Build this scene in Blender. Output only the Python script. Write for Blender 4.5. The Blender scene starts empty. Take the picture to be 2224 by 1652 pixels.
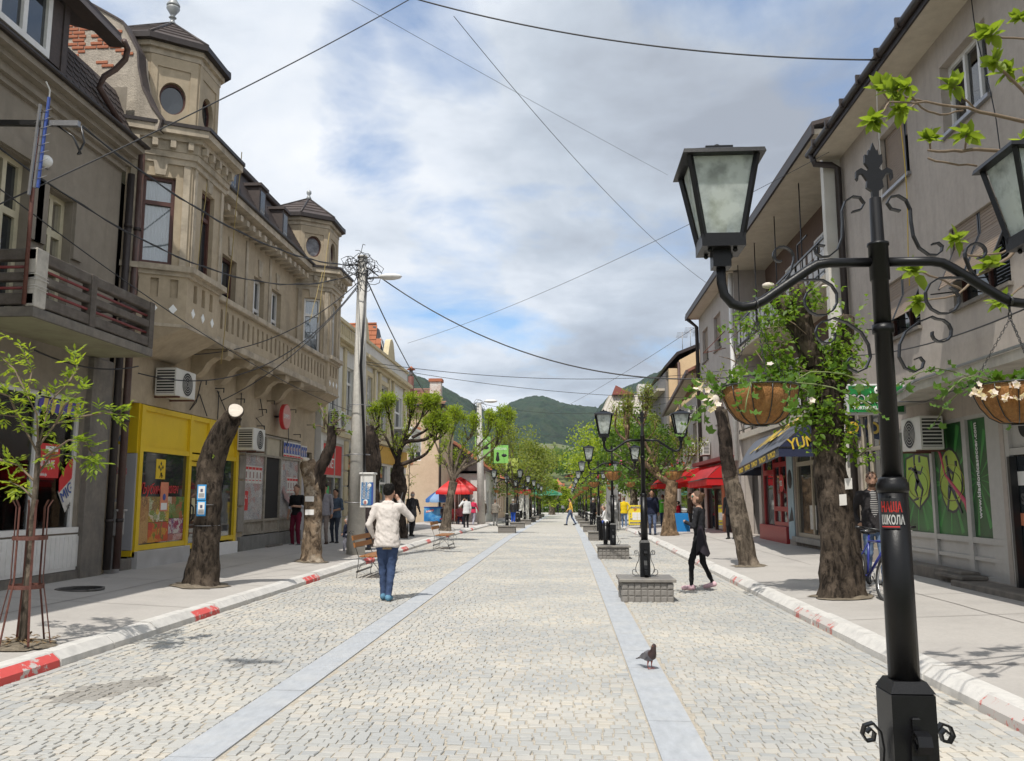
import bpy,bmesh,math,random
import numpy as np
from mathutils import Vector,Matrix,noise as mnoise
R=math.radians
rnd=random.Random(7)
S=bpy.context.scene
COL=S.collection
# --- camera
CW,CH,CF=2223.0,1652.0,1850.0
EYE=Vector((0.0,0.0,1.6))
PITCH,YAW=R(7.848),R(3.5697)
cam_data=bpy.data.cameras.new('camera')
cam_data.sensor_width=36.0
cam_data.lens=36.0*CF/CW
cam_data.clip_start=0.05
cam_data.clip_end=12000.0
cam=bpy.data.objects.new('camera',cam_data)
cam.location=EYE
cam.rotation_euler=(R(90)+PITCH,0.0,YAW)
COL.objects.link(cam)
S.camera=cam
# --- sun, sky, exposure
SUN_EL,SUN_AZ=R(60.5),R(17)
TO_SUN=Vector((-math.sin(SUN_AZ)*math.cos(SUN_EL),-math.cos(SUN_AZ)*math.cos(SUN_EL),math.sin(SUN_EL)))
sun=bpy.data.lights.new('sun','SUN')
sun.energy=4.3
sun.angle=R(0.55)
sun.color=(1.0,0.955,0.88)
sun_o=bpy.data.objects.new('sun',sun)
sun_o.rotation_euler=TO_SUN.to_track_quat('Z','Y').to_euler()
sun_o.location=(-20,-40,90)
COL.objects.link(sun_o)
S.view_settings.view_transform='Standard'
S.view_settings.look='None'
S.view_settings.exposure=0.0
S.view_settings.gamma=1.0
S.view_settings.use_curve_mapping=False
S.cycles.max_bounces=7
S.cycles.diffuse_bounces=3
S.cycles.glossy_bounces=3
S.cycles.transmission_bounces=4
S.cycles.transparent_max_bounces=10
S.cycles.volume_bounces=0
S.cycles.use_denoising=True
S.cycles.sample_clamp_indirect=6.0
S.cycles.caustics_reflective=False
S.cycles.caustics_refractive=False
def survey_dir(u,v):
 cp,sp,cy,sy=math.cos(PITCH),math.sin(PITCH),math.cos(YAW),math.sin(YAW)
 f=Vector((-sy*cp,cy*cp,sp));r=Vector((cy,sy,0));up=r.cross(f)
 return f+r*((u-CW/2)/CF)-up*((v-CH/2)/CF)
W=bpy.data.worlds.new('World')
S.world=W
W.use_nodes=True
nt=W.node_tree
nt.nodes.clear()
def wn(t,**k):
 n=nt.nodes.new(t)
 for a,b in k.items():setattr(n,a,b)
 return n
def wl(a,b):nt.links.new(a,b)
sky=wn('ShaderNodeTexSky',sky_type='NISHITA',sun_disc=False)
sky.sun_elevation=SUN_EL
sky.sun_rotation=math.atan2(TO_SUN.x,TO_SUN.y)
sky.air_density=1.0;sky.dust_density=0.6;sky.ozone_density=2.0
tc=wn('ShaderNodeTexCoord')
def wmath(op,a,b=None,clamp=False):
 n=wn('ShaderNodeMath',operation=op,use_clamp=clamp)
 for i,x in enumerate((a,b)):
  if x is None:continue
  if isinstance(x,(int,float)):n.inputs[i].default_value=x
  else:wl(x,n.inputs[i])
 return n.outputs[0]
sep=wn('ShaderNodeSeparateXYZ');wl(tc.outputs['Generated'],sep.inputs[0])
zz=wmath('ADD',wmath('MAXIMUM',sep.outputs['Z'],0.0),0.22)
comb=wn('ShaderNodeCombineXYZ')
wl(wmath('DIVIDE',sep.outputs['X'],zz),comb.inputs[0]);wl(wmath('DIVIDE',sep.outputs['Y'],zz),comb.inputs[1])
def wnoise(scale,detail,rough,off,dist=0.0):
 m=wn('ShaderNodeMapping');m.inputs['Location'].default_value=off
 wl(comb.outputs[0],m.inputs[0])
 n=wn('ShaderNodeTexNoise');n.inputs['Scale'].default_value=scale;n.inputs['Detail'].default_value=detail
 n.inputs['Roughness'].default_value=rough;n.inputs['Distortion'].default_value=dist
 wl(m.outputs[0],n.inputs['Vector']);return n.outputs['Fac']
def wramp(x,stops):
 n=wn('ShaderNodeValToRGB');wl(x,n.inputs[0]);e=n.color_ramp.elements
 while len(e)<len(stops):e.new(0.5)
 for i,(p,c)in enumerate(stops):
  e[i].position=p;e[i].color=(c[0],c[1],c[2],1)if isinstance(c,tuple)else(c,c,c,1)
 return n.outputs[0]
cov=wnoise(2.1,9.0,0.58,(3.1,1.7,0.4),0.25)
cov=wmath('ADD',cov,0.185)
for u,v,size,amt in((925,95,0.07,0.20),(765,325,0.045,0.15),(820,400,0.04,0.12),(715,140,0.035,0.15),(965,605,0.055,0.17),(1180,770,0.035,0.09),(840,20,0.03,0.06),(2300,-900,0.3,0.16),(-1500,-400,0.35,0.15)):
 d=survey_dir(u,v).normalized()
 dp=wn('ShaderNodeVectorMath',operation='DOT_PRODUCT');wl(tc.outputs['Generated'],dp.inputs[0]);dp.inputs[1].default_value=d
 k=wmath('DIVIDE',wmath('SUBTRACT',dp.outputs['Value'],math.cos(size*1.9)),1-math.cos(size*1.9),True)
 cov=wmath('SUBTRACT',cov,wmath('MULTIPLY',k,amt))
cloud_a=wramp(cov,[(0.41,0.0),(0.64,1.0)])
body=wnoise(1.5,8.0,0.56,(8.2,4.4,1.9),0.2)
dk=survey_dir(1790,330).normalized()
dp=wn('ShaderNodeVectorMath',operation='DOT_PRODUCT');wl(tc.outputs['Generated'],dp.inputs[0]);dp.inputs[1].default_value=dk
k=wmath('DIVIDE',wmath('SUBTRACT',dp.outputs['Value'],math.cos(0.42)),1-math.cos(0.42),True)
body=wmath('SUBTRACT',body,wmath('MULTIPLY',k,0.26))
cloud_c=wramp(body,[(0.20,(4.1,4.45,5.1)),(0.35,(6.0,6.6,7.4)),(0.47,(8.4,8.9,9.6)),(0.62,(10.2,10.4,10.7))])
mx=wn('ShaderNodeMix',data_type='RGBA')
wl(cloud_a,mx.inputs[0]);wl(cloud_c,mx.inputs[7])
skg=wn('ShaderNodeMix',data_type='RGBA',blend_type='MULTIPLY');skg.inputs[0].default_value=1.0
wl(sky.outputs[0],skg.inputs[6]);skg.inputs[7].default_value=(1.6,1.75,1.85,1)
wl(skg.outputs[2],mx.inputs[6])
bg=wn('ShaderNodeBackground');bg.inputs['Strength'].default_value=0.1
wl(mx.outputs[2],bg.inputs['Color'])
wo=wn('ShaderNodeOutputWorld');wl(bg.outputs[0],wo.inputs['Surface'])
W.cycles.sampling_method='MANUAL';W.cycles.sample_map_resolution=512
# --- surveying: sheet point -> point of the place on a known plane
def gz(y):
 return 0.0 if y<35 else max(-0.0085*(y-35),-1.6)
def at_x(u,v,x):
 d=survey_dir(u,v);return EYE+d*(x/d.x)
def at_y(u,v,y):
 d=survey_dir(u,v);return EYE+d*(y/d.y)
def at_g(u,v,up=0.0):
 d=survey_dir(u,v);y=15.0
 for _ in range(50):
  t=(gz(y)+up-EYE.z)/d.z;y=0.5*y+0.5*(EYE+d*t).y
 return Vector((EYE.x+d.x*t,y,gz(y)+up))
 # --- materials
MATS={}
def mat(name,col,rough=0.8,var=0.12,scale=6.0,bump=0.0,bscale=40.0,metal=0.0,spec=0.5,streak=0.0,stain=None,sscale=1.2,samt=0.5,stretch=None,coat=0.0,alpha=None):
 """Plain surface: base colour with fine grain, optional blotchy stains, rain streaks and relief."""
 if name in MATS:return MATS[name]
 m=bpy.data.materials.new(name);m.use_nodes=True
 t=m.node_tree;n=t.nodes;b=n['Principled BSDF']
 b.inputs['Roughness'].default_value=rough;b.inputs['Metallic'].default_value=metal
 b.inputs['Specular IOR Level'].default_value=spec
 b.inputs['Coat Weight'].default_value=coat
 tcn=n.new('ShaderNodeTexCoord')
 def nz(sc,det=4,ro=0.6,st=None):
  x=n.new('ShaderNodeTexNoise');x.inputs['Scale'].default_value=sc;x.inputs['Detail'].default_value=det;x.inputs['Roughness'].default_value=ro
  if st:
   mp=n.new('ShaderNodeMapping');mp.inputs['Scale'].default_value=st
   t.links.new(tcn.outputs['Object'],mp.inputs[0]);t.links.new(mp.outputs[0],x.inputs['Vector'])
  else:t.links.new(tcn.outputs['Object'],x.inputs['Vector'])
  return x.outputs['Fac']
 def ramp(x,a,c0,c1,b_):
  r=n.new('ShaderNodeValToRGB');t.links.new(x,r.inputs[0])
  r.color_ramp.elements[0].position=a;r.color_ramp.elements[1].position=b_
  r.color_ramp.elements[0].color=(*c0,1);r.color_ramp.elements[1].color=(*c1,1);return r.outputs[0]
 lo=tuple(max(0.0,c*(1-var))for c in col);hi=tuple(min(1.0,c*(1+var))for c in col)
 c=ramp(nz(scale,5,0.65,stretch),0.3,lo,hi,0.7)
 def mixin(c,fac,col2,amt):
  q=n.new('ShaderNodeMath');q.operation='MULTIPLY';t.links.new(fac,q.inputs[0]);q.inputs[1].default_value=amt
  x=n.new('ShaderNodeMix');x.data_type='RGBA';t.links.new(q.outputs[0],x.inputs[0]);t.links.new(c,x.inputs[6]);x.inputs[7].default_value=(*col2,1)
  return x.outputs[2]
 if stain:c=mixin(c,ramp(nz(sscale,7,0.65),0.45,(0,0,0),(1,1,1),0.68),stain,samt)
 if streak:c=mixin(c,ramp(nz(1.0,5,0.6,(5,5,0.35)),0.48,(0,0,0),(1,1,1),0.7),tuple(x*0.45 for x in col),streak)
 t.links.new(c,b.inputs['Base Color'])
 if bump:
  bp=n.new('ShaderNodeBump');bp.inputs['Strength'].default_value=bump;bp.inputs['Distance'].default_value=0.02
  t.links.new(nz(bscale,6,0.7,stretch),bp.inputs['Height']);t.links.new(bp.outputs[0],b.inputs['Normal'])
 MATS[name]=m;return m
def glass_mat(name,tint=(0.02,0.025,0.03),rough=0.03):
 """Window pane seen from outside: dark room behind, sky mirrored in it."""
 if name in MATS:return MATS[name]
 m=mat(name,tint,rough,0.3,2.0,spec=0.9);b=m.node_tree.nodes['Principled BSDF'];b.inputs['IOR'].default_value=1.6
 return m
def clear_glass(name,tint=(1,1,1),f=0.06):
 if name in MATS:return MATS[name]
 m=bpy.data.materials.new(name);m.use_nodes=True;t=m.node_tree;n=t.nodes;n.remove(n['Principled BSDF'])
 tr=n.new('ShaderNodeBsdfTransparent');tr.inputs[0].default_value=(*tint,1)
 gl=n.new('ShaderNodeBsdfGlossy');gl.inputs['Roughness'].default_value=0.02
 fr=n.new('ShaderNodeFresnel');fr.inputs[0].default_value=1.5
 ad=n.new('ShaderNodeMath');ad.operation='ADD';ad.use_clamp=True;t.links.new(fr.outputs[0],ad.inputs[0]);ad.inputs[1].default_value=f
 mx=n.new('ShaderNodeMixShader');t.links.new(ad.outputs[0],mx.inputs[0]);t.links.new(tr.outputs[0],mx.inputs[1]);t.links.new(gl.outputs[0],mx.inputs[2])
 t.links.new(mx.outputs[0],n['Material Output'].inputs['Surface']);MATS[name]=m;return m
def leaf_mat(name,col,trans=0.45,var=0.35):
 if name in MATS:return MATS[name]
 m=bpy.data.materials.new(name);m.use_nodes=True;t=m.node_tree;n=t.nodes;b=n['Principled BSDF']
 b.inputs['Roughness'].default_value=0.45;b.inputs['Specular IOR Level'].default_value=0.35
 g=n.new('ShaderNodeNewGeometry')
 x=n.new('ShaderNodeTexWhiteNoise');x.noise_dimensions='1D';t.links.new(g.outputs['Random Per Island'],x.inputs['W'])
 r=n.new('ShaderNodeValToRGB');t.links.new(x.outputs['Value'],r.inputs[0]);e=r.color_ramp.elements
 e[0].position,e[1].position=0.0,1.0
 e[0].color=(col[0]*(1-var),col[1]*(1-var*0.9),col[2]*(1-var*0.5),1);e[1].color=(min(1,col[0]*(1+var*1.2)),min(1,col[1]*(1+var*0.7)),col[2],1)
 t.links.new(r.outputs[0],b.inputs['Base Color'])
 tl=n.new('ShaderNodeBsdfTranslucent');mixc=n.new('ShaderNodeMix');mixc.data_type='RGBA';mixc.blend_type='MULTIPLY';mixc.inputs[0].default_value=1
 t.links.new(r.outputs[0],mixc.inputs[6]);mixc.inputs[7].default_value=(1.5,1.5,0.7,1);t.links.new(mixc.outputs[2],tl.inputs[0])
 mx=n.new('ShaderNodeMixShader');mx.inputs[0].default_value=trans
 t.links.new(b.outputs[0],mx.inputs[1]);t.links.new(tl.outputs[0],mx.inputs[2]);t.links.new(mx.outputs[0],n['Material Output'].inputs['Surface'])
 MATS[name]=m;return m
 # --- mesh builder
class MB:
 """Collects solids in world coordinates; put() links them as ONE mesh object."""
 def __init__(s):s.v=[];s.f=[];s.m=[];s.mi=[];s.sm=[]
 def _mi(s,m):
  if m not in s.mi:s.mi.append(m)
  return s.mi.index(m)
 def add(s,vs,fs,m,smooth=False):
  o=len(s.v);s.v.extend(tuple(p)for p in vs);k=s._mi(m)
  for f in fs:s.f.append(tuple(i+o for i in f));s.m.append(k);s.sm.append(smooth)
  return s
 def quad(s,a,b,c,d,m):return s.add([a,b,c,d],[(0,1,2,3)],m)
 def poly(s,pts,m):return s.add(pts,[tuple(range(len(pts)))],m)
 def box(s,x0,x1,y0,y1,z0,z1,m,b=0.0):
  if x0>x1:x0,x1=x1,x0
  if y0>y1:y0,y1=y1,y0
  if z0>z1:z0,z1=z1,z0
  if b<=0:
   vs=[(x,y,z)for z in(z0,z1)for y in(y0,y1)for x in(x0,x1)]
   return s.add(vs,[(0,2,3,1),(4,5,7,6),(0,1,5,4),(2,6,7,3),(0,4,6,2),(1,3,7,5)],m)
  b=min(b,(x1-x0)*.45,(y1-y0)*.45,(z1-z0)*.45)
  o=[(x0,y0),(x1,y0),(x1,y1),(x0,y1)];i=[(x0+b,y0+b),(x1-b,y0+b),(x1-b,y1-b),(x0+b,y1-b)]
  vs=[(*p,z0)for p in i]+[(*p,z0+b)for p in o]+[(*p,z1-b)for p in o]+[(*p,z1)for p in i]
  fs=[(3,2,1,0),(12,13,14,15)]
  for r in range(3):
   for k in range(4):
    q=(k+1)%4;fs.append((r*4+k,r*4+q,r*4+4+q,r*4+4+k))
  return s.add(vs,fs,m)
 def obox(s,c,ax,hx,ay,hy,az,hz,m):
  """Oriented box: centre, three axes and half sizes."""
  c,ax,ay,az=Vector(c),Vector(ax).normalized(),Vector(ay).normalized(),Vector(az).normalized()
  vs=[c+ax*(hx*i)+ay*(hy*j)+az*(hz*k)for k in(-1,1)for j in(-1,1)for i in(-1,1)]
  return s.add(vs,[(0,2,3,1),(4,5,7,6),(0,1,5,4),(2,6,7,3),(0,4,6,2),(1,3,7,5)],m)
 def bar(s,a,b,w,h,m,up=(0,0,1)):
  """Rectangular bar from a to b."""
  a,b=Vector(a),Vector(b);d=b-a
  if d.length<1e-6:return s
  up=Vector(up);x=d.cross(up)
  if x.length<1e-6:x=d.cross(Vector((1,0,0)))
  x.normalize();y=x.cross(d).normalized()
  return s.obox((a+b)/2,d,d.length/2,x,w/2,y,h/2,m)
 def prism(s,pts,z0,z1,m,cap=True,top=None):
  """Outline (x,y) raised from z0 to z1; top = outline at z1 when it differs."""
  n=len(pts);t=top or pts
  vs=[(x,y,z0)for x,y in pts]+[(x,y,z1)for x,y in t]
  fs=[(i,(i+1)%n,n+(i+1)%n,n+i)for i in range(n)]
  if cap:fs+=[tuple(range(n-1,-1,-1)),tuple(range(n,2*n))]
  return s.add(vs,fs,m)
 def slab(s,pts,off,m):
  """A flat polygon in space given thickness along the vector off."""
  n=len(pts);off=Vector(off);vs=[Vector(p)for p in pts]+[Vector(p)+off for p in pts]
  fs=[tuple(range(n)),tuple(range(2*n-1,n-1,-1))]+[(i,(i+1)%n,n+(i+1)%n,n+i)for i in range(n)]
  return s.add(vs,fs,m)
 def tube(s,pts,r,m,k=8,cap=True,smooth=True,flat=None):
  """Round bar along points, radius one number or one per point; flat=(w,h) makes a strap."""
  P_=[Vector(p)for p in pts];n=len(P_)
  if n<2:return s
  rs=r if isinstance(r,(list,tuple))else[r]*n
  vs=[];pv=None
  for i in range(n):
   t=(P_[min(i+1,n-1)]-P_[max(i-1,0)])
   t=t.normalized()if t.length>1e-9 else Vector((0,0,1))
   if pv is None:
    a=Vector((0,0,1))if abs(t.z)<.9 else Vector((0,1,0))
    x=t.cross(a).normalized()
   else:
    x=pv-t*pv.dot(t)
    x=x.normalized()if x.length>1e-6 else t.orthogonal().normalized()
   pv=x;y=t.cross(x)
   for j in range(k):
    an=2*math.pi*j/k
    vs.append(P_[i]+(x*math.cos(an)+y*math.sin(an))*rs[i])
  fs=[(i*k+j,i*k+(j+1)%k,(i+1)*k+(j+1)%k,(i+1)*k+j)for i in range(n-1)for j in range(k)]
  if cap:fs+=[tuple(range(k-1,-1,-1)),tuple(range((n-1)*k,n*k))]
  return s.add(vs,fs,m,smooth)
 def strap(s,pts,w,th,wdir,m):
  """Flat iron strip along points; w along wdir."""
  P_=[Vector(p)for p in pts];wd=Vector(wdir).normalized();n=len(P_);vs=[]
  for i in range(n):
   t=(P_[min(i+1,n-1)]-P_[max(i-1,0)]).normalized();q=t.cross(wd).normalized()
   for a,b in((-1,-1),(1,-1),(1,1),(-1,1)):vs.append(P_[i]+wd*(a*w/2)+q*(b*th/2))
  fs=[(i*4+j,i*4+(j+1)%4,i*4+4+(j+1)%4,i*4+4+j)for i in range(n-1)for j in range(4)]+[(3,2,1,0),(n*4-4,n*4-3,n*4-2,n*4-1)]
  return s.add(vs,fs,m)
 def lathe(s,prof,c,m,k=16,smooth=True,a0=0.0,sx=1.0,sy=1.0):
  """Profile of (radius, z) turned about a vertical axis at c."""
  n=len(prof);vs=[(c[0]+r*sx*math.cos(a0+2*math.pi*j/k),c[1]+r*sy*math.sin(a0+2*math.pi*j/k),c[2]+z)for r,z in prof for j in range(k)]
  fs=[(i*k+j,i*k+(j+1)%k,(i+1)*k+(j+1)%k,(i+1)*k+j)for i in range(n-1)for j in range(k)]
  fs+=[tuple(range(k-1,-1,-1)),tuple(range((n-1)*k,n*k))]
  return s.add(vs,fs,m,smooth)
 def ball(s,c,r,m,k=10,sx=1,sy=1,sz=1):
  pr=[(max(1e-4,math.sin(math.pi*i/6)),-math.cos(math.pi*i/6))for i in range(7)]
  return s.lathe([(a*r,b*r*sz)for a,b in pr],c,m,k,True,0,sx,sy)
 def put(s,name,parent=None,label=None,bev=0.0):
  me=bpy.data.meshes.new(name)
  off=Vector(parent['at'])if parent is not None else Vector((0,0,0))
  me.from_pydata([(v[0]-off.x,v[1]-off.y,v[2]-off.z)for v in s.v],[],s.f)
  for k in s.mi:me.materials.append(k)
  me.polygons.foreach_set('material_index',s.m)
  me.polygons.foreach_set('use_smooth',s.sm)
  me.update()
  o=bpy.data.objects.new(name,me);COL.objects.link(o)
  if parent is not None:o.parent=parent
  o['at']=tuple(off)
  if label:o['label']=label
  return o
def tag(o,label=None,cat=None,group=None,kind=None):
 if label:o['label']=label
 if cat:o['category']=cat
 if group:o['group']=group
 if kind:o['kind']=kind
 return o
def thing(name,label,cat,at=(0,0,0),group=None):
 o=bpy.data.objects.new(name,None);COL.objects.link(o);o.location=at;o['at']=tuple(at);o.empty_display_size=0.2
 return tag(o,label,cat,group)
def solo(mb,name,label,cat,at,group=None):
 """A thing of one mesh, its origin at the given base point."""
 h={'at':tuple(at)}
 me=bpy.data.meshes.new(name);off=Vector(at)
 me.from_pydata([(v[0]-off.x,v[1]-off.y,v[2]-off.z)for v in mb.v],[],mb.f)
 for k in mb.mi:me.materials.append(k)
 me.polygons.foreach_set('material_index',mb.m);me.polygons.foreach_set('use_smooth',mb.sm);me.update()
 o=bpy.data.objects.new(name,me);COL.objects.link(o);o.location=off;o['at']=tuple(at)
 return tag(o,label,cat,group)
def struct(mb,name):return tag(mb.put(name),kind='structure')
def copy_tree(o,parent=None):
 c=o.copy();COL.objects.link(c)
 if parent is not None:c.parent=parent
 for ch in list(KIDS.get(o.name,())):copy_tree(ch,c)
 return c
KIDS={}
def index_kids():
 KIDS.clear()
 for o in bpy.data.objects:
  if o.parent is not None:KIDS.setdefault(o.parent.name,[]).append(o)
def pieces(parent,name,items,limit=300,key=None,mesh_cache=None):
 """items: list of MB, one piece each. The nearest `limit` become parts, the rest ONE stuff part."""
 if key:items=sorted(items,key=key)
 for q in items[:limit]:q.put(name,parent)
 rest=items[limit:]
 if rest:
  a=MB()
  for q in rest:
   o=len(a.v);a.v.extend(q.v)
   for f,k,sm in zip(q.f,q.m,q.sm):a.f.append(tuple(i+o for i in f));a.m.append(a._mi(q.mi[k]));a.sm.append(sm)
  tag(a.put(name+'_field',parent),kind='stuff')
def near_cam(q):
 v=q.v[0];return(v[0]-EYE.x)**2+(v[1]-EYE.y)**2+(v[2]-EYE.z)**2
def text_mesh(txt,size,m,origin,xdir,ydir,depth=0.004,align='LEFT',bold=0.0,squash=1.0,shear=0.0):
 """Lettering as thin solid shapes. origin + x*xdir + y*ydir."""
 cu=bpy.data.curves.new('lettering','FONT');cu.body=txt;cu.size=size;cu.extrude=depth/2;cu.align_x=align;cu.offset=bold;cu.shear=shear;cu.resolution_u=3
 ob=bpy.data.objects.new('lettering',cu);COL.objects.link(ob)
 dg=bpy.context.evaluated_depsgraph_get();me=bpy.data.meshes.new_from_object(ob.evaluated_get(dg))
 x,y=Vector(xdir).normalized(),Vector(ydir).normalized();z=x.cross(y);o=Vector(origin)
 mb=MB();mb.add([o+x*(v.co.x*squash)+y*v.co.y+z*v.co.z for v in me.vertices],[tuple(p.vertices)for p in me.polygons],m)
 COL.objects.unlink(ob);bpy.data.objects.remove(ob);bpy.data.curves.remove(cu);bpy.data.meshes.remove(me)
 return mb
def facade(mb,o,d,n,w,z0,z1,holes,depth,m,mr=None,arch=None):
 """Wall face with real openings. o: (x,y) start, d: (x,y) along, n: (x,y) outward, holes: (s0,s1,z0,z1)."""
 d=Vector((d[0],d[1],0)).normalized();n=Vector((n[0],n[1],0)).normalized();O=Vector((o[0],o[1],0))
 pt=lambda s,z,q=0.0:O+d*s+Vector((0,0,z))-n*q
 ss=sorted({0.0,w,*[h[0]for h in holes],*[h[1]for h in holes]});zs=sorted({z0,z1,*[h[2]for h in holes],*[h[3]for h in holes]})
 for i in range(len(ss)-1):
  for j in range(len(zs)-1):
   cs,cz=(ss[i]+ss[i+1])/2,(zs[j]+zs[j+1])/2
   if any(h[0]<cs<h[1]and h[2]<cz<h[3]for h in holes):continue
   mb.quad(pt(ss[i],zs[j]),pt(ss[i+1],zs[j]),pt(ss[i+1],zs[j+1]),pt(ss[i],zs[j+1]),m)
 for h in holes:
  r=mr or m
  if arch:mb.quad(pt(h[0],h[2],depth),pt(h[1],h[2],depth),pt(h[1],h[3],depth),pt(h[0],h[3],depth),m)
  mb.quad(pt(h[0],h[2]),pt(h[0],h[3]),pt(h[0],h[3],depth),pt(h[0],h[2],depth),r)
  mb.quad(pt(h[1],h[2]),pt(h[1],h[3]),pt(h[1],h[3],depth),pt(h[1],h[2],depth),r)
  mb.quad(pt(h[0],h[2]),pt(h[1],h[2]),pt(h[1],h[2],depth),pt(h[0],h[2],depth),r)
  mb.quad(pt(h[0],h[3]),pt(h[1],h[3]),pt(h[1],h[3],depth),pt(h[0],h[3],depth),r)
 return mb
def window(parent,o,d,n,s0,s1,z0,z1,depth,mf,mg,cols=1,rows=(),fw=0.06,sill=None,name='window',label=None,th=0.05,curtain=None,drawn=1.0):
 """Frame with its panes as sub-parts, set `depth` behind the wall face."""
 d=Vector((d[0],d[1],0)).normalized();n=Vector((n[0],n[1],0)).normalized();O=Vector((o[0],o[1],0))
 pt=lambda s,z,q:O+d*s+Vector((0,0,z))-n*q
 fr=MB();q=depth-th/2
 up=Vector((0,0,1))
 def bar(sa,sb,za,zb):fr.obox(pt((sa+sb)/2,(za+zb)/2,q),d,(sb-sa)/2,n,th/2,up,(zb-za)/2,mf)
 bar(s0,s0+fw,z0,z1);bar(s1-fw,s1,z0,z1);bar(s0+fw,s1-fw,z0,z0+fw);bar(s0+fw,s1-fw,z1-fw,z1)
 zl=[z0+fw,*[z0+(z1-z0)*r for r in rows],z1-fw];sl=[s0+fw+(s1-s0-2*fw)*i/cols for i in range(cols+1)]
 for z in zl[1:-1]:bar(s0+fw,s1-fw,z-fw*.6,z+fw*.6)
 for s in sl[1:-1]:
  for a,b in zip(zl[:-1],zl[1:]):bar(s-fw*.5,s+fw*.5,a+(fw*.6 if a!=zl[0]else 0),b-(fw*.6 if b!=zl[-1]else 0))
 f=fr.put(name,parent,label)
 for a,b in zip(sl[:-1],sl[1:]):
  for c,e in zip(zl[:-1],zl[1:]):
   MB().obox(pt((a+b)/2,(c+e)/2,depth+.004),d,(b-a)/2,n,.004,up,(e-c)/2,mg).put('pane',f)
 if curtain:
  cb=MB();a,b,k=s0+fw,s1-fw,14
  for i in range(k):
   x0,x1=a+(b-a)*i/k*drawn,a+(b-a)*(i+1)/k*drawn
   cb.quad(pt(x0,z0+fw,depth+.05+.015*(i%2)),pt(x1,z0+fw,depth+.05+.015*((i+1)%2)),pt(x1,z1-fw,depth+.05+.015*((i+1)%2)),pt(x0,z1-fw,depth+.05+.015*(i%2)),curtain)
  cb.put('curtain',f)
 if sill is not None:
  MB().obox(pt((s0+s1)/2,z0-.03,.0),d,(s1-s0)/2+.05,n,.07,up,.03,sill).put('sill',f)
 return f
 # --- shared materials
M_stone=leaf_mat('cobble_stone',(0.42,0.405,0.37),trans=0.0,var=0.20)
def _stone_relief(m):
 t=m.node_tree;n=t.nodes;b=n['Principled BSDF'];b.inputs['Roughness'].default_value=0.75;b.inputs['Specular IOR Level'].default_value=0.3
 r=[x for x in n if x.type=='VALTORGB'][0];e=r.color_ramp.elements
 e[0].color=(0.395,0.40,0.395,1);e[1].color=(0.50,0.47,0.415,1);k=e.new(0.5);k.color=(0.455,0.445,0.415,1);k=e.new(0.8);k.color=(0.48,0.46,0.425,1)
 tcn=n.new('ShaderNodeTexCoord');z=n.new('ShaderNodeTexNoise');z.inputs['Scale'].default_value=55;z.inputs['Detail'].default_value=4
 t.links.new(tcn.outputs['Object'],z.inputs['Vector'])
 st=n.new('ShaderNodeTexNoise');st.inputs['Scale'].default_value=0.55;st.inputs['Detail'].default_value=5;t.links.new(tcn.outputs['Object'],st.inputs['Vector'])
 sr=n.new('ShaderNodeValToRGB');sr.color_ramp.elements[0].position=.42;sr.color_ramp.elements[1].position=.62
 sr.color_ramp.elements[0].color=(.86,.87,.88,1);sr.color_ramp.elements[1].color=(1.04,1.02,.98,1);t.links.new(st.outputs['Fac'],sr.inputs[0])
 ml=n.new('ShaderNodeMix');ml.data_type='RGBA';ml.blend_type='MULTIPLY';ml.inputs[0].default_value=1;t.links.new(r.outputs[0],ml.inputs[6]);t.links.new(sr.outputs[0],ml.inputs[7])
 t.links.new(ml.outputs[2],b.inputs['Base Color'])
 bp=n.new('ShaderNodeBump');bp.inputs['Strength'].default_value=.35;bp.inputs['Distance'].default_value=.006
 t.links.new(z.outputs['Fac'],bp.inputs['Height']);t.links.new(bp.outputs[0],b.inputs['Normal'])
_stone_relief(M_stone)
M_sand=mat('joint_sand',(0.44,0.395,0.325),0.95,0.2,30,0.5,120)
M_bluestone=mat('blue_slab',(0.40,0.42,0.445),0.65,0.12,5,0.3,60,stain=(0.52,0.52,0.51),sscale=2.5,samt=0.5,stretch=(3,1,1))
M_walk=mat('pavement_concrete',(0.43,0.405,0.375),0.9,0.07,25,0.25,160,stain=(0.33,0.31,0.29),sscale=0.9,samt=0.6)
M_joint=mat('pavement_joint',(0.22,0.20,0.18),0.95)
M_kerb=mat('kerb_concrete',(0.62,0.60,0.565),0.85,0.08,14,0.5,70,stain=(0.42,0.41,0.39),sscale=4,samt=0.6)
M_soil=mat('soil',(0.20,0.165,0.12),0.95,0.4,14,1.0,30,stain=(0.10,0.08,0.055),sscale=9,samt=.7)
def worn_paint(name,col,under,cover=0.5):
 m=mat(name,col,0.7,0.06,10);t=m.node_tree;n=t.nodes;b=n['Principled BSDF']
 src=b.inputs['Base Color'].links[0].from_socket
 tcn=n.new('ShaderNodeTexCoord');z=n.new('ShaderNodeTexNoise');z.inputs['Scale'].default_value=7;z.inputs['Detail'].default_value=9;z.inputs['Roughness'].default_value=.75
 t.links.new(tcn.outputs['Object'],z.inputs['Vector'])
 r=n.new('ShaderNodeValToRGB');r.color_ramp.elements[0].position=cover;r.color_ramp.elements[1].position=cover+.03;t.links.new(z.outputs['Fac'],r.inputs[0])
 x=n.new('ShaderNodeMix');x.data_type='RGBA';t.links.new(r.outputs[0],x.inputs[0]);t.links.new(src,x.inputs[6]);x.inputs[7].default_value=(*under,1)
 t.links.new(x.outputs[2],b.inputs['Base Color']);return m
M_kerbred=worn_paint('kerb_red_paint',(0.62,0.085,0.075),(0.52,0.48,0.45),0.54)
M_kerbred2=worn_paint('kerb_red_paint_worn',(0.50,0.15,0.13),(0.5,0.47,0.44),0.44)
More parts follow.
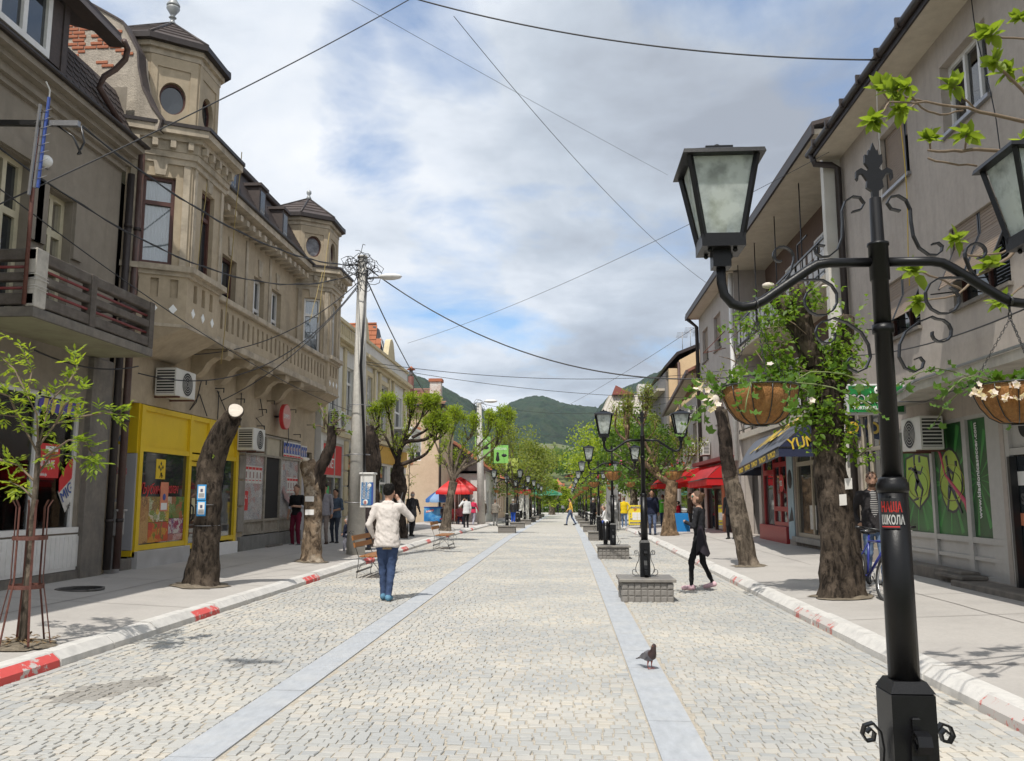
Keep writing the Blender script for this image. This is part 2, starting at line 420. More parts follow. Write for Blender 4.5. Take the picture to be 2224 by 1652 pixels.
# --- far ground, hills
def grid_mesh(fx,nu,nv,m,smooth=True):
 mb=MB();vs=[fx(i/nu,j/nv)for j in range(nv+1)for i in range(nu+1)]
 fs=[(j*(nu+1)+i,j*(nu+1)+i+1,(j+1)*(nu+1)+i+1,(j+1)*(nu+1)+i)for j in range(nv)for i in range(nu)]
 return mb.add(vs,fs,m,smooth)
M_land=mat('far_ground',(0.13,0.14,0.07),0.95,0.3,0.05)
def ground_z(y):return gz(y)-0.10 if y<260 else gz(260)-0.10
ys=[-60,35]+[35+12*k for k in range(1,20)]+[320,500,900,2500]
mb=MB();vs=[]
for y in ys:vs+=[(-2500,y,ground_z(y)),(2500,y,ground_z(y))]
mb.add(vs,[(2*i,2*i+1,2*i+3,2*i+2)for i in range(len(ys)-1)],M_land)
struct(mb,'ground')
M_forest=mat('forest',(0.022,0.046,0.016),0.95,0.6,0.07,1.0,0.16,stain=(0.06,0.075,0.03),sscale=0.03,samt=0.75)
M_forest.node_tree.nodes['Bump'].inputs['Distance'].default_value=8.0
M_meadow=mat('meadow',(0.12,0.145,0.05),0.95,0.35,0.05,0.6,0.3,stain=(0.16,0.13,0.075),sscale=0.03,samt=0.6)
def lerp_table(tb,u):
 if u<=tb[0][0]:return tb[0][1]
 for(a,p),(b,q)in zip(tb[:-1],tb[1:]):
  if u<=b:
   k=(u-a)/(b-a);return p+(q-p)*k
 return tb[-1][1]
def hill(name,Y,table,front,nu,nv,m,rough,seed,base_v=1085):
 """A hill whose crest, seen from the street, follows the table of survey points; it slopes down towards the town and away behind."""
 u0,u1=table[0][0],table[-1][0]
 def f(a,b):
  u=u0+(u1-u0)*a
  c=at_y(u,lerp_table(table,u),Y)
  t=b*1.35
  if t<=1:k=(math.sin((t-.5)*math.pi)*.5+.5)**0.85;y=Y-front*(1-t)
  else:k=1-(t-1)*0.9;y=Y+front*(t-1)
  x=c.x*(y/Y)
  gl=0.35*math.sin(x*0.021+seed+1.3*math.sin(y*.006))+0.25*mnoise.noise((x*.012,y*.009,seed))
  zc=(c.z+3)*k+(c.z*.22)*gl*(4*k*(1-k))*(1 if t<=1 else .3)-3
  z=zc+rough*(mnoise.noise((x/13+seed,y/13,1.7))+.7*mnoise.noise((x/5.5+seed,y/5.5,4.1)))*min(1,k*3)
  return(x,y,z)
 struct(grid_mesh(f,nu,nv,m),name)
hill('hill',1900,[(700,880),(860,900),(1000,925),(1070,903),(1082,897),(1100,884),(1112,878),(1130,871),(1142,868),(1152,866),(1165,866),(1180,868),(1195,873),(1215,881),(1235,887),(1265,890),(1290,892),(1330,902),(1400,930),(1600,980),(1800,1010)],900,260,110,M_forest,4.0,2.0)
hill('hill',1300,[(300,700),(600,740),(800,790),(875,815),(900,826),(930,837),(960,848),(990,862),(1020,878),(1050,896),(1075,912),(1100,940),(1130,985),(1160,1030),(1200,1075)],620,220,100,M_forest,3.2,5.0)
hill('hill',1500,[(1200,1070),(1250,985),(1280,925),(1300,888),(1320,868),(1345,852),(1380,838),(1420,820),(1500,800),(1800,760)],700,200,90,M_forest,3.5,9.0)
hill('hill',760,[(900,1030),(1000,1005),(1080,985),(1130,972),(1170,966),(1210,968),(1250,975),(1300,980),(1350,985),(1500,1000),(1700,1010)],430,140,60,M_meadow,1.0,12.0)
# --- street
KL,KR=-4.85,3.12
SL,SR,SW=-2.335,0.735,0.155
base=MB();M_far=mat('far_cobbles',(0.43,0.41,0.365),0.85,0.16,9,0.6,14,stretch=(1.2,1,1),stain=(0.36,0.345,0.31),sscale=0.7,samt=.5)
yy=[2.0,35,41.0]
base.add([(x,y,gz(y)-.006)for y in yy for x in(KL-.1,KR+.1)],[(2*i,2*i+1,2*i+3,2*i+2)for i in range(2)],M_sand)
yy=[41.0+8*k for k in range(16)]
base.add([(x,y,gz(y))for y in yy for x in(KL-.1,KR+.1)],[(2*i,2*i+1,2*i+3,2*i+2)for i in range(15)],M_far)
street=struct(base,'street')
def stone(x0,x1,y0,y1,h,r):
 j=lambda:r.uniform(-.006,.006)
 z=gz((y0+y1)/2);q=.013
 lo=[(x0+j(),y0+j()),(x1+j(),y0+j()),(x1+j(),y1+j()),(x0+j(),y1+j())]
 cx,cy=(x0+x1)/2,(y0+y1)/2
 hi=[(a+(cx-a)*.13,b+(cy-b)*.15)for a,b in lo]
 md=[(a+(cx-a)*.05,b+(cy-b)*.06)for a,b in lo]
 t=r.uniform(-.003,.003);u=r.uniform(-.003,.003)
 vs=[(*p,z-.018)for p in lo]+[(*p,z-.003+h)for p in md]+[(*p,z+h+(t if k in(0,3)else-t)+(u if k<2 else-u))for k,p in enumerate(hi)]
 fs=[(8,9,10,11)]+[(a,(a+1)%4,4+(a+1)%4,4+a)for a in range(4)]+[(4+a,4+(a+1)%4,8+(a+1)%4,8+a)for a in range(4)]
 return vs,fs
rc=random.Random(3)
stones=[]
y=4.3
while y<41.0:
 dy=rc.uniform(.085,.112)
 for(xa,xb,ph)in((KL+.30,SL-SW-.01,.3),(SL+SW+.01,SR-SW-.01,1.4),(SR+SW+.01,KR-.30,2.2)):
  x=xa+rc.uniform(0,.05)
  while x<xb-.04:
   w=min(rc.uniform(.068,.118),xb-x)
   if xb-x-w<.05:w=xb-x
   xm=x+w/2
   o=.16*math.sin(xm*2.1+ph)+.09*mnoise.noise((xm*.9,y*.6,0))
   if abs(xm/max(y,1))<.95:stones.append(stone(x+.0035,x+w-.0035,y+o+.0045,y+o+dy-.0045,rc.uniform(-.001,.006),rc))
   x+=w
 y+=dy
for xa in(KL+.01,KL+.11,KL+.21,KR-.11,KR-.21,KR-.31):
 y=4.3
 while y<41:
  l=rc.uniform(.09,.16);stones.append(stone(xa+.004,xa+.094,y+.004,y+l-.004,rc.uniform(-.002,.006),rc));y+=l
def seen(st):
 p=st[0][8];d=Vector(p)-EYE
 f=survey_dir(CW/2,CH/2);w=d.dot(f);u=d.dot(survey_dir(CW/2+CF,CH/2)-f)/w;v=d.dot(survey_dir(CW/2,CH/2+CF)-f)/w
 return abs(u)<.6 and v<.43
front=sorted([s for s in stones if seen(s)],key=lambda s:s[0][0][1])[:300]
fid={id(s)for s in front}
for vs,fs in front:MB().add(vs,fs,M_stone).put('cobble',street)
field=MB()
M_oil=mat('stained_stone',(.28,.265,.24),.8,.2,20)
def stained(p):
 a,b=(p[0]+3.85)*.88-(p[1]-7.3)*.47,(p[0]+3.95)*.47+(p[1]-7.3)*.88
 return(a/.26)**2+(b/.8)**2+.8*mnoise.noise((p[0]*3,p[1]*3,1))<.75
for s in stones:
 if id(s)not in fid:field.add(s[0],s[1],M_oil if stained(s[0][8])else M_stone)
tag(field.put('cobbles',street),kind='stuff')
for sx in(SL,SR):
 y=2.2
 while y<150:
  l=rc.uniform(.85,1.15)if y<40 else 12.0
  z0,z1=gz(y),gz(y+l);q=MB()
  a,b,g=sx-SW,sx+SW,(.004 if y<40 else .0)
  top=.004+rc.uniform(0,.003)
  q.add([(a,y+g,z0-.03),(b,y+g,z0-.03),(b,y+l-g,z1-.03),(a,y+l-g,z1-.03),(a,y+g,z0+top),(b,y+g,z0+top),(b,y+l-g,z1+top),(a,y+l-g,z1+top)],[(4,5,6,7),(0,1,5,4),(1,2,6,5),(2,3,7,6),(3,0,4,7)],M_bluestone)
  q.put('slab',street);y+=l
def kerb(side):
 kb=thing('kerb',None,None);kb['kind']='structure'
 s=1 if side>0 else-1;xf=KR if s>0 else KL
 y=2.5;k=0;r=random.Random(11+side)
 reds=[6.7+4.75*i for i in range(12)]if s>0 else[7.25+4.72*i for i in range(12)]
 while y<75:
  l=r.uniform(.82,1.05)if y<45 else 5.0
  dz=r.uniform(-.006,.008);dx=r.uniform(-.01,.01)
  red=any(abs((y+l/2)-q)<.5 for q in reds)
  h=.135+dz;x0=xf+dx
  pr=[(x0,-.03),(x0+.008*s,h*.45),(x0+.085*s,h-.012),(x0+.10*s,h),(x0+.235*s,h+.004),(x0+.235*s,-.03)]
  q=MB();ga=.006;vs=[(p[0],y+ga,gz(y)+p[1])for p in pr]+[(p[0],y+l-ga,gz(y+l)+p[1])for p in pr];n=len(pr)
  for i in range(n-1):
   q.add([vs[i],vs[i+1],vs[n+i+1],vs[n+i]],[(0,1,2,3)],(M_kerbred if s<0 else M_kerbred2)if red and i in(0,1)else M_kerb)
  q.add(vs,[tuple(range(n)),tuple(range(2*n-1,n-1,-1))],M_kerb)
  q.put('kerb_stone',kb);y+=l
kerb(1);kerb(-1)
def pavement(xk,xw,zk,zw):
 mb=MB();ys=[2.0+1.0*k for k in range(15)]+[17+4*k for k in range(36)]
 xs=[xk+(xw-xk)*i/5 for i in range(6)]
 vs=[]
 for y in ys:
  for i,x in enumerate(xs):
   vs.append((x,y,gz(y)+zk+(zw-zk)*i/5+.012*mnoise.noise((x*.7,y*.5,3))))
 fs=[(j*6+i,j*6+i+1,j*6+7+i,j*6+6+i)for j in range(len(ys)-1)for i in range(5)]
 mb.add(vs,fs,M_walk,True)
 p=struct(mb,'pavement')
 jt=MB()
 def strip(pts,w):
  for a,b in zip(pts[:-1],pts[1:]):
   a,b=Vector(a),Vector(b);d=(b-a).normalized();q=Vector((-d.y,d.x,0))*w/2
   jt.quad(a-q,a+q,b+q,b-q,M_joint)
 zz_=lambda x,y:gz(y)+zk+(zw-zk)*(x-xk)/(xw-xk)+.012*mnoise.noise((x*.7,y*.5,3))+.005
 r=random.Random(int(abs(xk)*10))
 y=5.2
 while y<60:
  w=r.uniform(-.25,.25)
  strip([(x,y+w*i/10+r.uniform(-.012,.012),zz_(x,y))for i,x in enumerate([xk+(xw-xk)*i/10 for i in range(11)])],.014);y+=r.uniform(2.2,3.4)
 xm=xk+(xw-xk)*.47
 strip([(xm+r.uniform(-.015,.015),4+.8*k,zz_(xm,4+.8*k))for k in range(70)],.016)
 tag(jt.put('joint',p),kind='stuff')
 return zz_
walk_left=pavement(KL-.235,-8.75,.128,.30)
walk_right=pavement(KR+.235,7.2,.128,.28)
# --- materials for buildings
M_plA=mat('grey_plaster',(0.27,0.235,0.19),0.9,0.10,5,0.35,90,streak=0.22,stain=(0.20,0.17,0.135),sscale=0.8,samt=0.5)
M_plB=mat('beige_plaster',(0.44,0.36,0.255),0.9,0.10,7,0.4,110,streak=0.2,stain=(0.27,0.225,0.165),sscale=1.3,samt=0.5)
M_trimB=mat('pale_plaster_trim',(0.48,0.41,0.315),0.9,0.10,7,0.4,90,streak=0.5,stain=(0.16,0.14,0.11),sscale=2.2,samt=0.6)
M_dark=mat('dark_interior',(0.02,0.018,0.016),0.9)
M_creamframe=mat('cream_paint',(0.60,0.54,0.38),0.5,0.08,9,stain=(0.4,0.36,0.26),sscale=4,samt=.4)
M_whitepaint=mat('white_paint',(0.72,0.71,0.69),0.45,0.05,9,stain=(0.5,0.48,0.44),sscale=3,samt=.3)
M_brownframe=mat('dark_red_wood',(0.085,0.032,0.025),0.5,0.2,9)
M_roofdk=mat('dark_brown_shingle',(0.050,0.037,0.034),0.65,0.25,16,0.3,60,stain=(0.085,0.06,0.05),sscale=2,samt=.6)
M_gutter=mat('dark_gutter',(0.04,0.032,0.03),0.5,0.2,9,metal=.4)
M_pipe=mat('brown_downpipe',(0.075,0.04,0.033),0.5,0.2,5,stain=(.12,.1,.09),sscale=3,samt=.5)
M_pane=glass_mat('window_glass')
M_blindpane=clear_glass('clear_pane',(.9,.93,.95),.10)
M_shopglass=clear_glass('shop_glass',(.85,.88,.88),.03)
M_curtain=mat('white_curtain',(0.70,0.72,0.74),0.9,0.06,5)
M_concrete=mat('weathered_concrete',(0.20,0.178,0.152),0.95,0.14,9,0.6,60,streak=.4,stain=(0.10,0.095,0.09),sscale=2.5,samt=0.7)
M_moss=mat('painted_soffit',(0.30,0.29,0.175),0.9,0.1,4,0.3,40,stain=(0.16,0.13,0.09),sscale=1.5,samt=.6)
M_redpipe=mat('red_iron',(0.19,0.035,0.035),0.5,0.2,8)
M_iron=mat('black_iron',(0.012,0.012,0.013),0.35,0.2,20,spec=.6)
M_rust=mat('rusty_iron',(0.115,0.042,0.03),0.7,0.3,25,.2,80)
M_brick=leaf_mat('old_brick',(0.44,0.165,0.085),0.0,0.30)
M_brick.node_tree.nodes['Principled BSDF'].inputs['Roughness'].default_value=.9
M_flake=mat('flaking_render',(0.44,0.385,0.315),0.95,0.18,7,1.0,26,streak=.5,stain=(0.27,0.235,0.20),sscale=1.4,samt=0.8)
M_mortar=mat('old_mortar',(0.42,0.335,0.26),0.95,0.2,20,1.0,40)
M_yellow=mat('yellow_shop_panel',(0.72,0.50,0.018),0.4,0.05,3,stain=(0.6,0.40,0.02),sscale=1,samt=.3)
M_greypan=mat('grey_panel',(0.42,0.42,0.44),0.6,0.06,4,stain=(.3,.3,.3),sscale=2,samt=.3)
M_whitetile=mat('white_tile',(0.80,0.80,0.78),0.25,0.03,3)
M_paper=mat('printed_paper',(0.62,0.60,0.56),0.8,0.1,9,stain=(.45,.42,.38),sscale=6,samt=.5)
M_red=mat('red_print',(0.56,0.035,0.035),0.6,0.08,6)
M_blue=mat('blue_print',(0.035,0.075,0.30),0.6,0.1,6)
M_white=mat('white_print',(0.76,0.75,0.73),0.7,0.03,6)
M_black=mat('black_print',(0.015,0.015,0.017),0.6,0.1,6)
M_purple=mat('blue_valance',(0.10,0.075,0.36),0.8,0.1,6)
M_yellowcl=mat('yellow_valance',(0.66,0.53,0.14),0.8,0.1,6)
M_acw=mat('white_plastic',(0.66,0.65,0.61),0.45,0.05,5,stain=(.5,.48,.42),sscale=3,samt=.4)
M_acd=mat('grille_dark',(0.03,0.03,0.03),0.6)
M_galv=mat('galvanised',(0.30,0.30,0.31),0.4,0.15,12,metal=.7)
M_orange_tile=leaf_mat('orange_roof_tile',(0.43,0.155,0.075),0.0,0.25);M_orange_tile.node_tree.nodes['Principled BSDF'].inputs['Roughness'].default_value=.85
M_old_tile=leaf_mat('old_roof_tile',(0.36,0.17,0.11),0.0,0.40);M_old_tile.node_tree.nodes['Principled BSDF'].inputs['Roughness'].default_value=.9
def collage(name,scale=5.0,pal=((.55,.53,.49),(.16,.17,.22),(.42,.40,.37),(.60,.58,.54),(.13,.11,.10),(.48,.46,.44),(.40,.13,.11),(.30,.27,.24),(.62,.61,.58),(.20,.19,.2))):
 """Layers of small torn prints, as flat colour."""
 m=bpy.data.materials.new(name);m.use_nodes=True;t=m.node_tree;n=t.nodes;b=n['Principled BSDF'];b.inputs['Roughness'].default_value=.75
 tcn=n.new('ShaderNodeTexCoord');dn=n.new('ShaderNodeTexNoise');dn.inputs['Scale'].default_value=scale*1.3;dn.inputs['Detail'].default_value=6;t.links.new(tcn.outputs['Object'],dn.inputs['Vector'])
 va=n.new('ShaderNodeVectorMath');va.operation='MULTIPLY_ADD';t.links.new(dn.outputs['Color'],va.inputs[0]);va.inputs[1].default_value=(.25,.25,.25);t.links.new(tcn.outputs['Object'],va.inputs[2])
 v=n.new('ShaderNodeTexVoronoi');v.inputs['Scale'].default_value=scale;v.distance='CHEBYCHEV';t.links.new(va.outputs[0],v.inputs['Vector'])
 w=n.new('ShaderNodeTexWhiteNoise');t.links.new(v.outputs['Color'],w.inputs['Vector'])
 z=n.new('ShaderNodeTexNoise');z.inputs['Scale'].default_value=scale*9;z.inputs['Detail'].default_value=6;z.inputs['Roughness'].default_value=.8;t.links.new(tcn.outputs['Object'],z.inputs['Vector'])
 ad=n.new('ShaderNodeMath');ad.operation='MULTIPLY_ADD';t.links.new(z.outputs['Fac'],ad.inputs[0]);ad.inputs[1].default_value=1.5;ad.inputs[2].default_value=-.75
 a2=n.new('ShaderNodeMath');a2.operation='ADD';t.links.new(w.outputs['Value'],a2.inputs[0]);t.links.new(ad.outputs[0],a2.inputs[1])
 r=n.new('ShaderNodeValToRGB');r.color_ramp.interpolation='CONSTANT';t.links.new(a2.outputs[0],r.inputs[0]);e=r.color_ramp.elements
 while len(e)<len(pal):e.new(.5)
 for i,c in enumerate(pal):e[i].position=i/len(pal);e[i].color=(*c,1)
 t.links.new(r.outputs[0],b.inputs['Base Color']);return m
M_collage=collage('torn_posters',5.0)
M_food=collage('food_print',4.0,((.35,.16,.06),(.6,.4,.16),(.1,.16,.05),(.55,.08,.05),(.7,.66,.55),(.5,.33,.05),(.16,.08,.04)))
M_faces=collage('portrait_print',7.0,((.05,.07,.2),(.5,.09,.1),(.6,.55,.5),(.06,.09,.25),(.45,.3,.25),(.65,.62,.6)))
XW=-8.2
def ypt(u,v,x=XW):return at_x(u,v,x).y
def zpt(u,v,x=XW):return at_x(u,v,x).z
V=Vector
# =========================== grey plaster house with the balcony
hA=thing('plaster_house','grey brown plaster house with concrete balcony and dark mansard roof over a shoe shop','house',(XW,10,.3))
y0,y1=3.5,14.72
d1=(ypt(104,404),ypt(160,436),4.25,6.52)
d2=(ypt(-8,340),ypt(68,382),4.25,6.72)
shop=(5.0,ypt(174,1000),1.03,3.28)
mb=MB()
facade(mb,(XW,y0),(0,1),(1,0),y1-y0,.2,7.8,[(a-y0,b-y0,c,d)for a,b,c,d in(d1,d2,shop)],.28,M_plA)
mb.quad((XW,y1,.2),(-14,y1,.2),(-14,y1,9.3),(XW,y1,9.3),M_plA)
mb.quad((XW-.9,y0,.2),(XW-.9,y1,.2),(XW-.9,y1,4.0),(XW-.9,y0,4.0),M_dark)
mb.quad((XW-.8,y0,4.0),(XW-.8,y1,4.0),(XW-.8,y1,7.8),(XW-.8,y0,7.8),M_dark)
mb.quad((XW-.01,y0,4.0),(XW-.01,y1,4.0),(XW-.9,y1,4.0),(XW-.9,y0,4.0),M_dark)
mb.quad((XW,y0,.2),(-14,y0,.2),(-14,y0,9.3),(XW,y0,9.3),M_plA)
mb.put('wall',hA)
mo=MB()
for a,b,c,d in(d1,d2):
 mo.box(XW,XW+.05,a-.30,a-.02,5.55,d+.02,M_plA);mo.box(XW,XW+.05,b+.02,b+.28,5.55,d+.02,M_plA);mo.box(XW,XW+.055,a-.32,b+.32,d+.022,d+.24,M_plA)
mo.put('door_surround',hA)
co=MB()
for k,(x,za,zb)in enumerate(((-8.13,7.62,7.72),(-8.05,7.722,7.86),(-7.93,7.862,7.96),(-7.80,7.962,8.06))):co.box(XW-.1,x,y0,y1+.02,za,zb,M_plA)
co.put('cornice',hA)
g=MB();g.box(-8.1,-7.72,y0,y1+.08,8.062,8.13,M_gutter,.02);g.put('gutter',hA)
window(hA,(XW,0),(0,1),(1,0),d1[0],d1[1],d1[2],d1[3],.2,M_creamframe,M_blindpane,2,(.44,.72),.09,name='balcony_door',curtain=M_curtain,drawn=.45)
window(hA,(XW,0),(0,1),(1,0),d2[0],d2[1],d2[2],d2[3],.2,M_creamframe,M_pane,2,(.66,),.09,name='balcony_door',label='open balcony door with dark room behind')
sh=MB();q=XW-.14
for s in(shop[0],8.2,10.6,ypt(82,1000),shop[1]-.07):sh.box(q,q+.07,s,s+.07,shop[2],shop[3],M_whitepaint)
sh.box(q,q+.07,shop[0],shop[1],shop[3]-.07,shop[3]-.001,M_whitepaint);sh.box(q-.04,XW+.04,shop[0],shop[1]+.02,shop[2]+.001,shop[2]+.09,M_whitepaint)
sf=sh.put('shop_front',hA)
gl=MB();gl.box(q+.02,q+.026,shop[0]+.02,shop[1]-.02,shop[2]+.05,shop[3]-.03,M_shopglass);gl.put('pane',sf)
st=MB()
st.box(XW,XW+.03,5.0,shop[1]+.03,.42,1.0,M_whitepaint);st.put('stall_riser',hA)
def rib(k):
 r=MB();y=8.0+k*.12;r.box(XW+.03,XW+.037,y,y+.104,.47,.97,M_whitepaint);return r
pieces(hA,'panel',[rib(k)for k in range(51)],60)
MB().box(XW-.05,XW+.06,4,shop[1]+.05,.2,.41,M_concrete).put('plinth',hA)
pl=MB();pl.box(XW,XW+.10,shop[1]+.05,y1-.02,.2,4.02,M_concrete,.02);pl.put('pilaster',hA)
ya,yb,zt=ypt(86,868,XW),ypt(186,915,XW),3.18
n=12
for i in range(n):
 m=(M_purple,M_yellowcl)[i%2];a,b=ya+(yb-ya)*i/n,ya+(yb-ya)*(i+1)/n;q2=MB();sh_=(yb-ya)/n*.8
 pts=[(XW-.05,a+sh_,zt),(XW-.05,b+sh_,zt),(XW-.02,b,zt-.2),(XW-.02,(a+b)/2,zt-.26),(XW-.02,a,zt-.2)]
 q2.slab(pts,(.006,0,0),m);q2.put('valance_stripe',hA)
v2=MB()
for i in range(11):
 zz2=3.05-i*.17;v2.slab([(XW-.02,yb-.02,zz2),(XW-.02,yb+.05,zz2-.06),(XW-.02,yb+.05,zz2-.23),(XW-.02,yb-.02,zz2-.17)],(.006,0,0),(M_purple,M_yellowcl)[i%2])
v2.put('valance_trim',hA)
def poster_on_x(x,u0,v0,u1,v1,m,name,parent,out=.008,s=1):
 a,b=at_x(u0,v0,x),at_x(u1,v1,x);mb=MB();mb.box(x,x+s*out,a.y,b.y,b.z,a.z,m);return mb.put(name,parent),a,b
p,a,b=poster_on_x(XW-.10,78,960,125,1038,M_red,'sale_poster',hA)
text_mesh('SNIŽENJE',.16,M_white,(XW-.088,a.y+.04,(a.z+b.z)/2-.1),(0,1,0),(0,0,1),squash=.72).put('lettering',p)
text_mesh('za kolekciju',.07,M_white,(XW-.088,a.y+.06,b.z+.03),(0,1,0),(0,0,1),squash=.8).put('lettering',p)
MB().box(XW-.092,XW-.087,a.y+.25,b.y-.06,a.z-.12,a.z-.04,M_white).put('blank_strip',p)
tb=MB();A=[at_x(u,v,XW-.1)for u,v in((125,1068),(197,978),(197,1022),(140,1112))];tb.slab(A,(.008,0,0),M_paper)
bp_=tb.put('banner',hA);tb=MB();A=[at_x(u,v,XW-.09)for u,v in((128,1040),(150,1000),(197,972),(197,990),(127,1070))];tb.slab(A,(.006,0,0),M_red);tb.put('red_field',bp_)
dr=(at_x(190,1018,XW)-at_x(140,1078,XW)).normalized();ur=Vector((1,0,0)).cross(dr)
text_mesh('MIG',.26,M_blue,at_x(136,1092,XW-.08),dr,ur,squash=.8).put('lettering',bp_)
text_mesh('SPORT & STYLE',.09,M_black,at_x(147,1106,XW-.08),dr,ur,squash=.8).put('lettering',bp_)
sv=MB()
for z in(1.18,1.62):sv.box(XW-.85,XW-.30,9,13.9,z-.03,z,M_whitepaint)
for y in(10.4,12.1,13.5):sv.box(XW-.7,XW-.62,y,y+.1,1.12,2.3,M_creamframe)
sv.put('shelf',hA)
shoe_m=[mat('shoe_'+n,c,.4)for n,c in(('black',(.02,.02,.02)),('tan',(.4,.28,.16)),('white',(.6,.6,.58)),('green',(.05,.3,.2)),('red',(.35,.04,.04)))]
rs=random.Random(5)
for i,(y,z)in enumerate([(10.9+.19*k,1.18)for k in range(16)]+[(11.2+.24*k,1.62)for k in range(11)]):
 m=shoe_m[(i*7+i//3)%5];mb=MB();x=XW-.42+rs.uniform(-.06,.06);a=rs.uniform(-.5,.5);c,s_=math.cos(a),math.sin(a)
 prof=[(-.13,.03,.075),(-.09,.038,.085),(-.03,.034,.06),(.04,.04,.045),(.10,.042,.035),(.135,.02,.02)]
 ring=[]
 for px,w_,h_ in prof:
  for(qy,qz)in((-w_,0),(-w_*.8,h_),(w_*.8,h_),(w_,0)):ring.append((x+px*c-qy*s_,y+px*s_+qy*c,z+qz))
 fs=[(r*4+j,r*4+(j+1)%4,r*4+4+(j+1)%4,r*4+4+j)for r in range(5)for j in range(4)]+[(0,1,2,3),(20,21,22,23)]
 mb.add(ring,fs,m,True)
 solo(mb,'shoe',f"{m.name[5:]} shoe, {('first','second','third','fourth','fifth','sixth','seventh','eighth','ninth','tenth','eleventh','twelfth','thirteenth','fourteenth','fifteenth','sixteenth')[i if i < 16 else i - 16]} along the {'lower' if i < 16 else 'upper'} shelf of the shoe shop window",'shoe',(x,y,z),'shoes in the shop window')
M_railA=mat('sooty_concrete',(.105,.088,.075),.95,.25,9,.6,60,streak=.2,stain=(.20,.18,.155),sscale=3,samt=.6,stretch=(1,.4,1.5))
bx0,bx1,by0,by1=XW,-7.18,10.85,14.22
bl=MB();bl.box(bx0,bx1+.02,by0,by1,4.03,4.17,M_concrete,.01);bl.quad((bx0,by0,4.026),(bx1,by0,4.026),(bx1,by1,4.026),(bx0,by1,4.026),M_moss)
bal=bl.put('balcony',hA)
for(xa,xb,ya_,yb_)in((bx1-.12,bx1,by0,by1),(bx0,bx1-.125,by0,by0+.12),(bx0,bx1-.125,by1-.12,by1)):
 for za,zb in((4.82,4.98),(4.53,4.65),(4.20,4.36)):
  MB().box(xa,xb,ya_,yb_,za,zb,M_railA,.012).put('rail',bal)
for yy_ in(by0+.005,ypt(205,590,bx1)-.06,by1-.145):
 MB().box(bx1-.135,bx1+.015,yy_,yy_+.15,4.172,4.985,M_railA,.012).put('post',bal)
MB().box(bx1-.1,bx1+.02,by0+.0,by0+.26,4.175,4.99,mat('pale_concrete',(.48,.45,.40),.9,.12,9,.5,60,stain=(.25,.23,.2),sscale=4,samt=.6),.01).put('corner_post',bal)  # near corner post paler than the rails, its sunlight put into the colour
for z in(4.735,4.44):
 MB().tube([(bx1-.05,by0+.1,z),(bx1-.05,by1-.1,z)],.022,M_redpipe).put('red_bar',bal)
 MB().tube([(bx0+.05,by0+.06,z),(bx1-.1,by0+.06,z)],.022,M_redpipe).put('red_bar',bal)
for k in range(5):
 wr=MB();z=4.42+.05*k+.02*math.sin(k*4)
 wr.tube([(bx1-.15,by0-.008,z),(bx1+.03,by0-.01,z+.01),(bx1+.03,by0+.28,z+.02*math.sin(k))],.005,M_paper,4);wr.put('cord',bal)
def plane_tiles(o,du,dv,nu,nv,w,h,m,n_out,rr,stagger=True,gap=.06,lift=.012,round_=False,keep=None):
 """Shingles on a plane: rows climb along dv, each tile slightly tipped so its lower edge stands proud."""
 o,du,dv,n_out=V(o),V(du).normalized(),V(dv).normalized(),V(n_out).normalized();out=[]
 for j in range(nv):
  for i in range(nu):
   off=(w/2 if stagger and j%2 else 0);p=o+du*(i*w+off+rr.uniform(-.004,.004))+dv*(j*h)
   if keep and not keep(p):continue
   q=MB();l=lift+rr.uniform(0,.006);a=w*(1-gap);H_=h*1.25
   if round_:base_=[(0,h*.35),(a*.15,h*.08),(a*.5,0),(a*.85,h*.08),(a,h*.35),(a,H_),(0,H_)]
   else:base_=[(0,0),(a,0),(a,H_),(0,H_)]
   pt=[p+du*x+dv*y+n_out*(l*(1-y/H_)+.004)for x,y in base_];nn=len(pt)
   pb=[v-n_out*.007 for v in pt]
   q.add(pt+pb,[tuple(range(nn))]+[(k,(k+1)%nn,nn+(k+1)%nn,nn+k)for k in range(nn)],m);out.append(q)
 return out
ro=MB();e0,e1=V((-7.98,0,8.13)),V((-8.42,0,9.2));yr=y1+.15
ro.add([(e0.x,y0,e0.z),(e0.x,yr,e0.z),(e1.x,yr,e1.z),(e1.x,y0,e1.z),(-9.1,yr,9.85),(-9.1,y0,9.85),(-14,yr,10.6),(-14,y0,10.6)],[(0,1,2,3),(3,2,4,5),(5,4,6,7)],M_roofdk)
rA=ro.put('roof',hA)
sl=(e1-e0);nrm=V((sl.z,0,-sl.x)).normalized()
rt=random.Random(2)
dor=(ypt(-40,60,-8.0),ypt(132,170,-8.0))
tiles=plane_tiles((e0.x,9.6,e0.z),(0,1,0),sl,30,8,.19,.145,M_roofdk,nrm,rt,round_=True,keep=lambda p:p.y<y1-.05 and not(dor[0]+.02<p.y+.08<dor[1]-.02 and p.z>8.2))
pieces(rA,'shingle',tiles,150,near_cam)
dm=MB();dy0,dy1=dor;xf=-7.92
for yy_ in(dy0,dy1-.14):dm.box(-10.0,xf,yy_,yy_+.14,8.25,9.5,M_roofdk)
de=13.55
dm.slab([(xf+.30,dy0-.25,9.42),(xf+.30,de,9.42),(xf+.2,de,9.62),(xf+.2,dy0-.25,9.62)],(-.3,0,0.02),M_roofdk)
dm.slab([(xf+.2,dy0-.25,9.6),(xf+.2,de,9.6),(-8.9,de,9.95),(-8.9,dy0-.25,9.95)],(0,0,.08),M_roofdk)
dm.box(-10,xf-.04,dy0+.14,dy1-.14,8.2,8.32,M_roofdk)
dm.box(-10.2,-10.1,dy0,dy1,8.2,10,M_dark)
dd=dm.put('dormer',hA)
ww=ypt(112,150,-7.95)
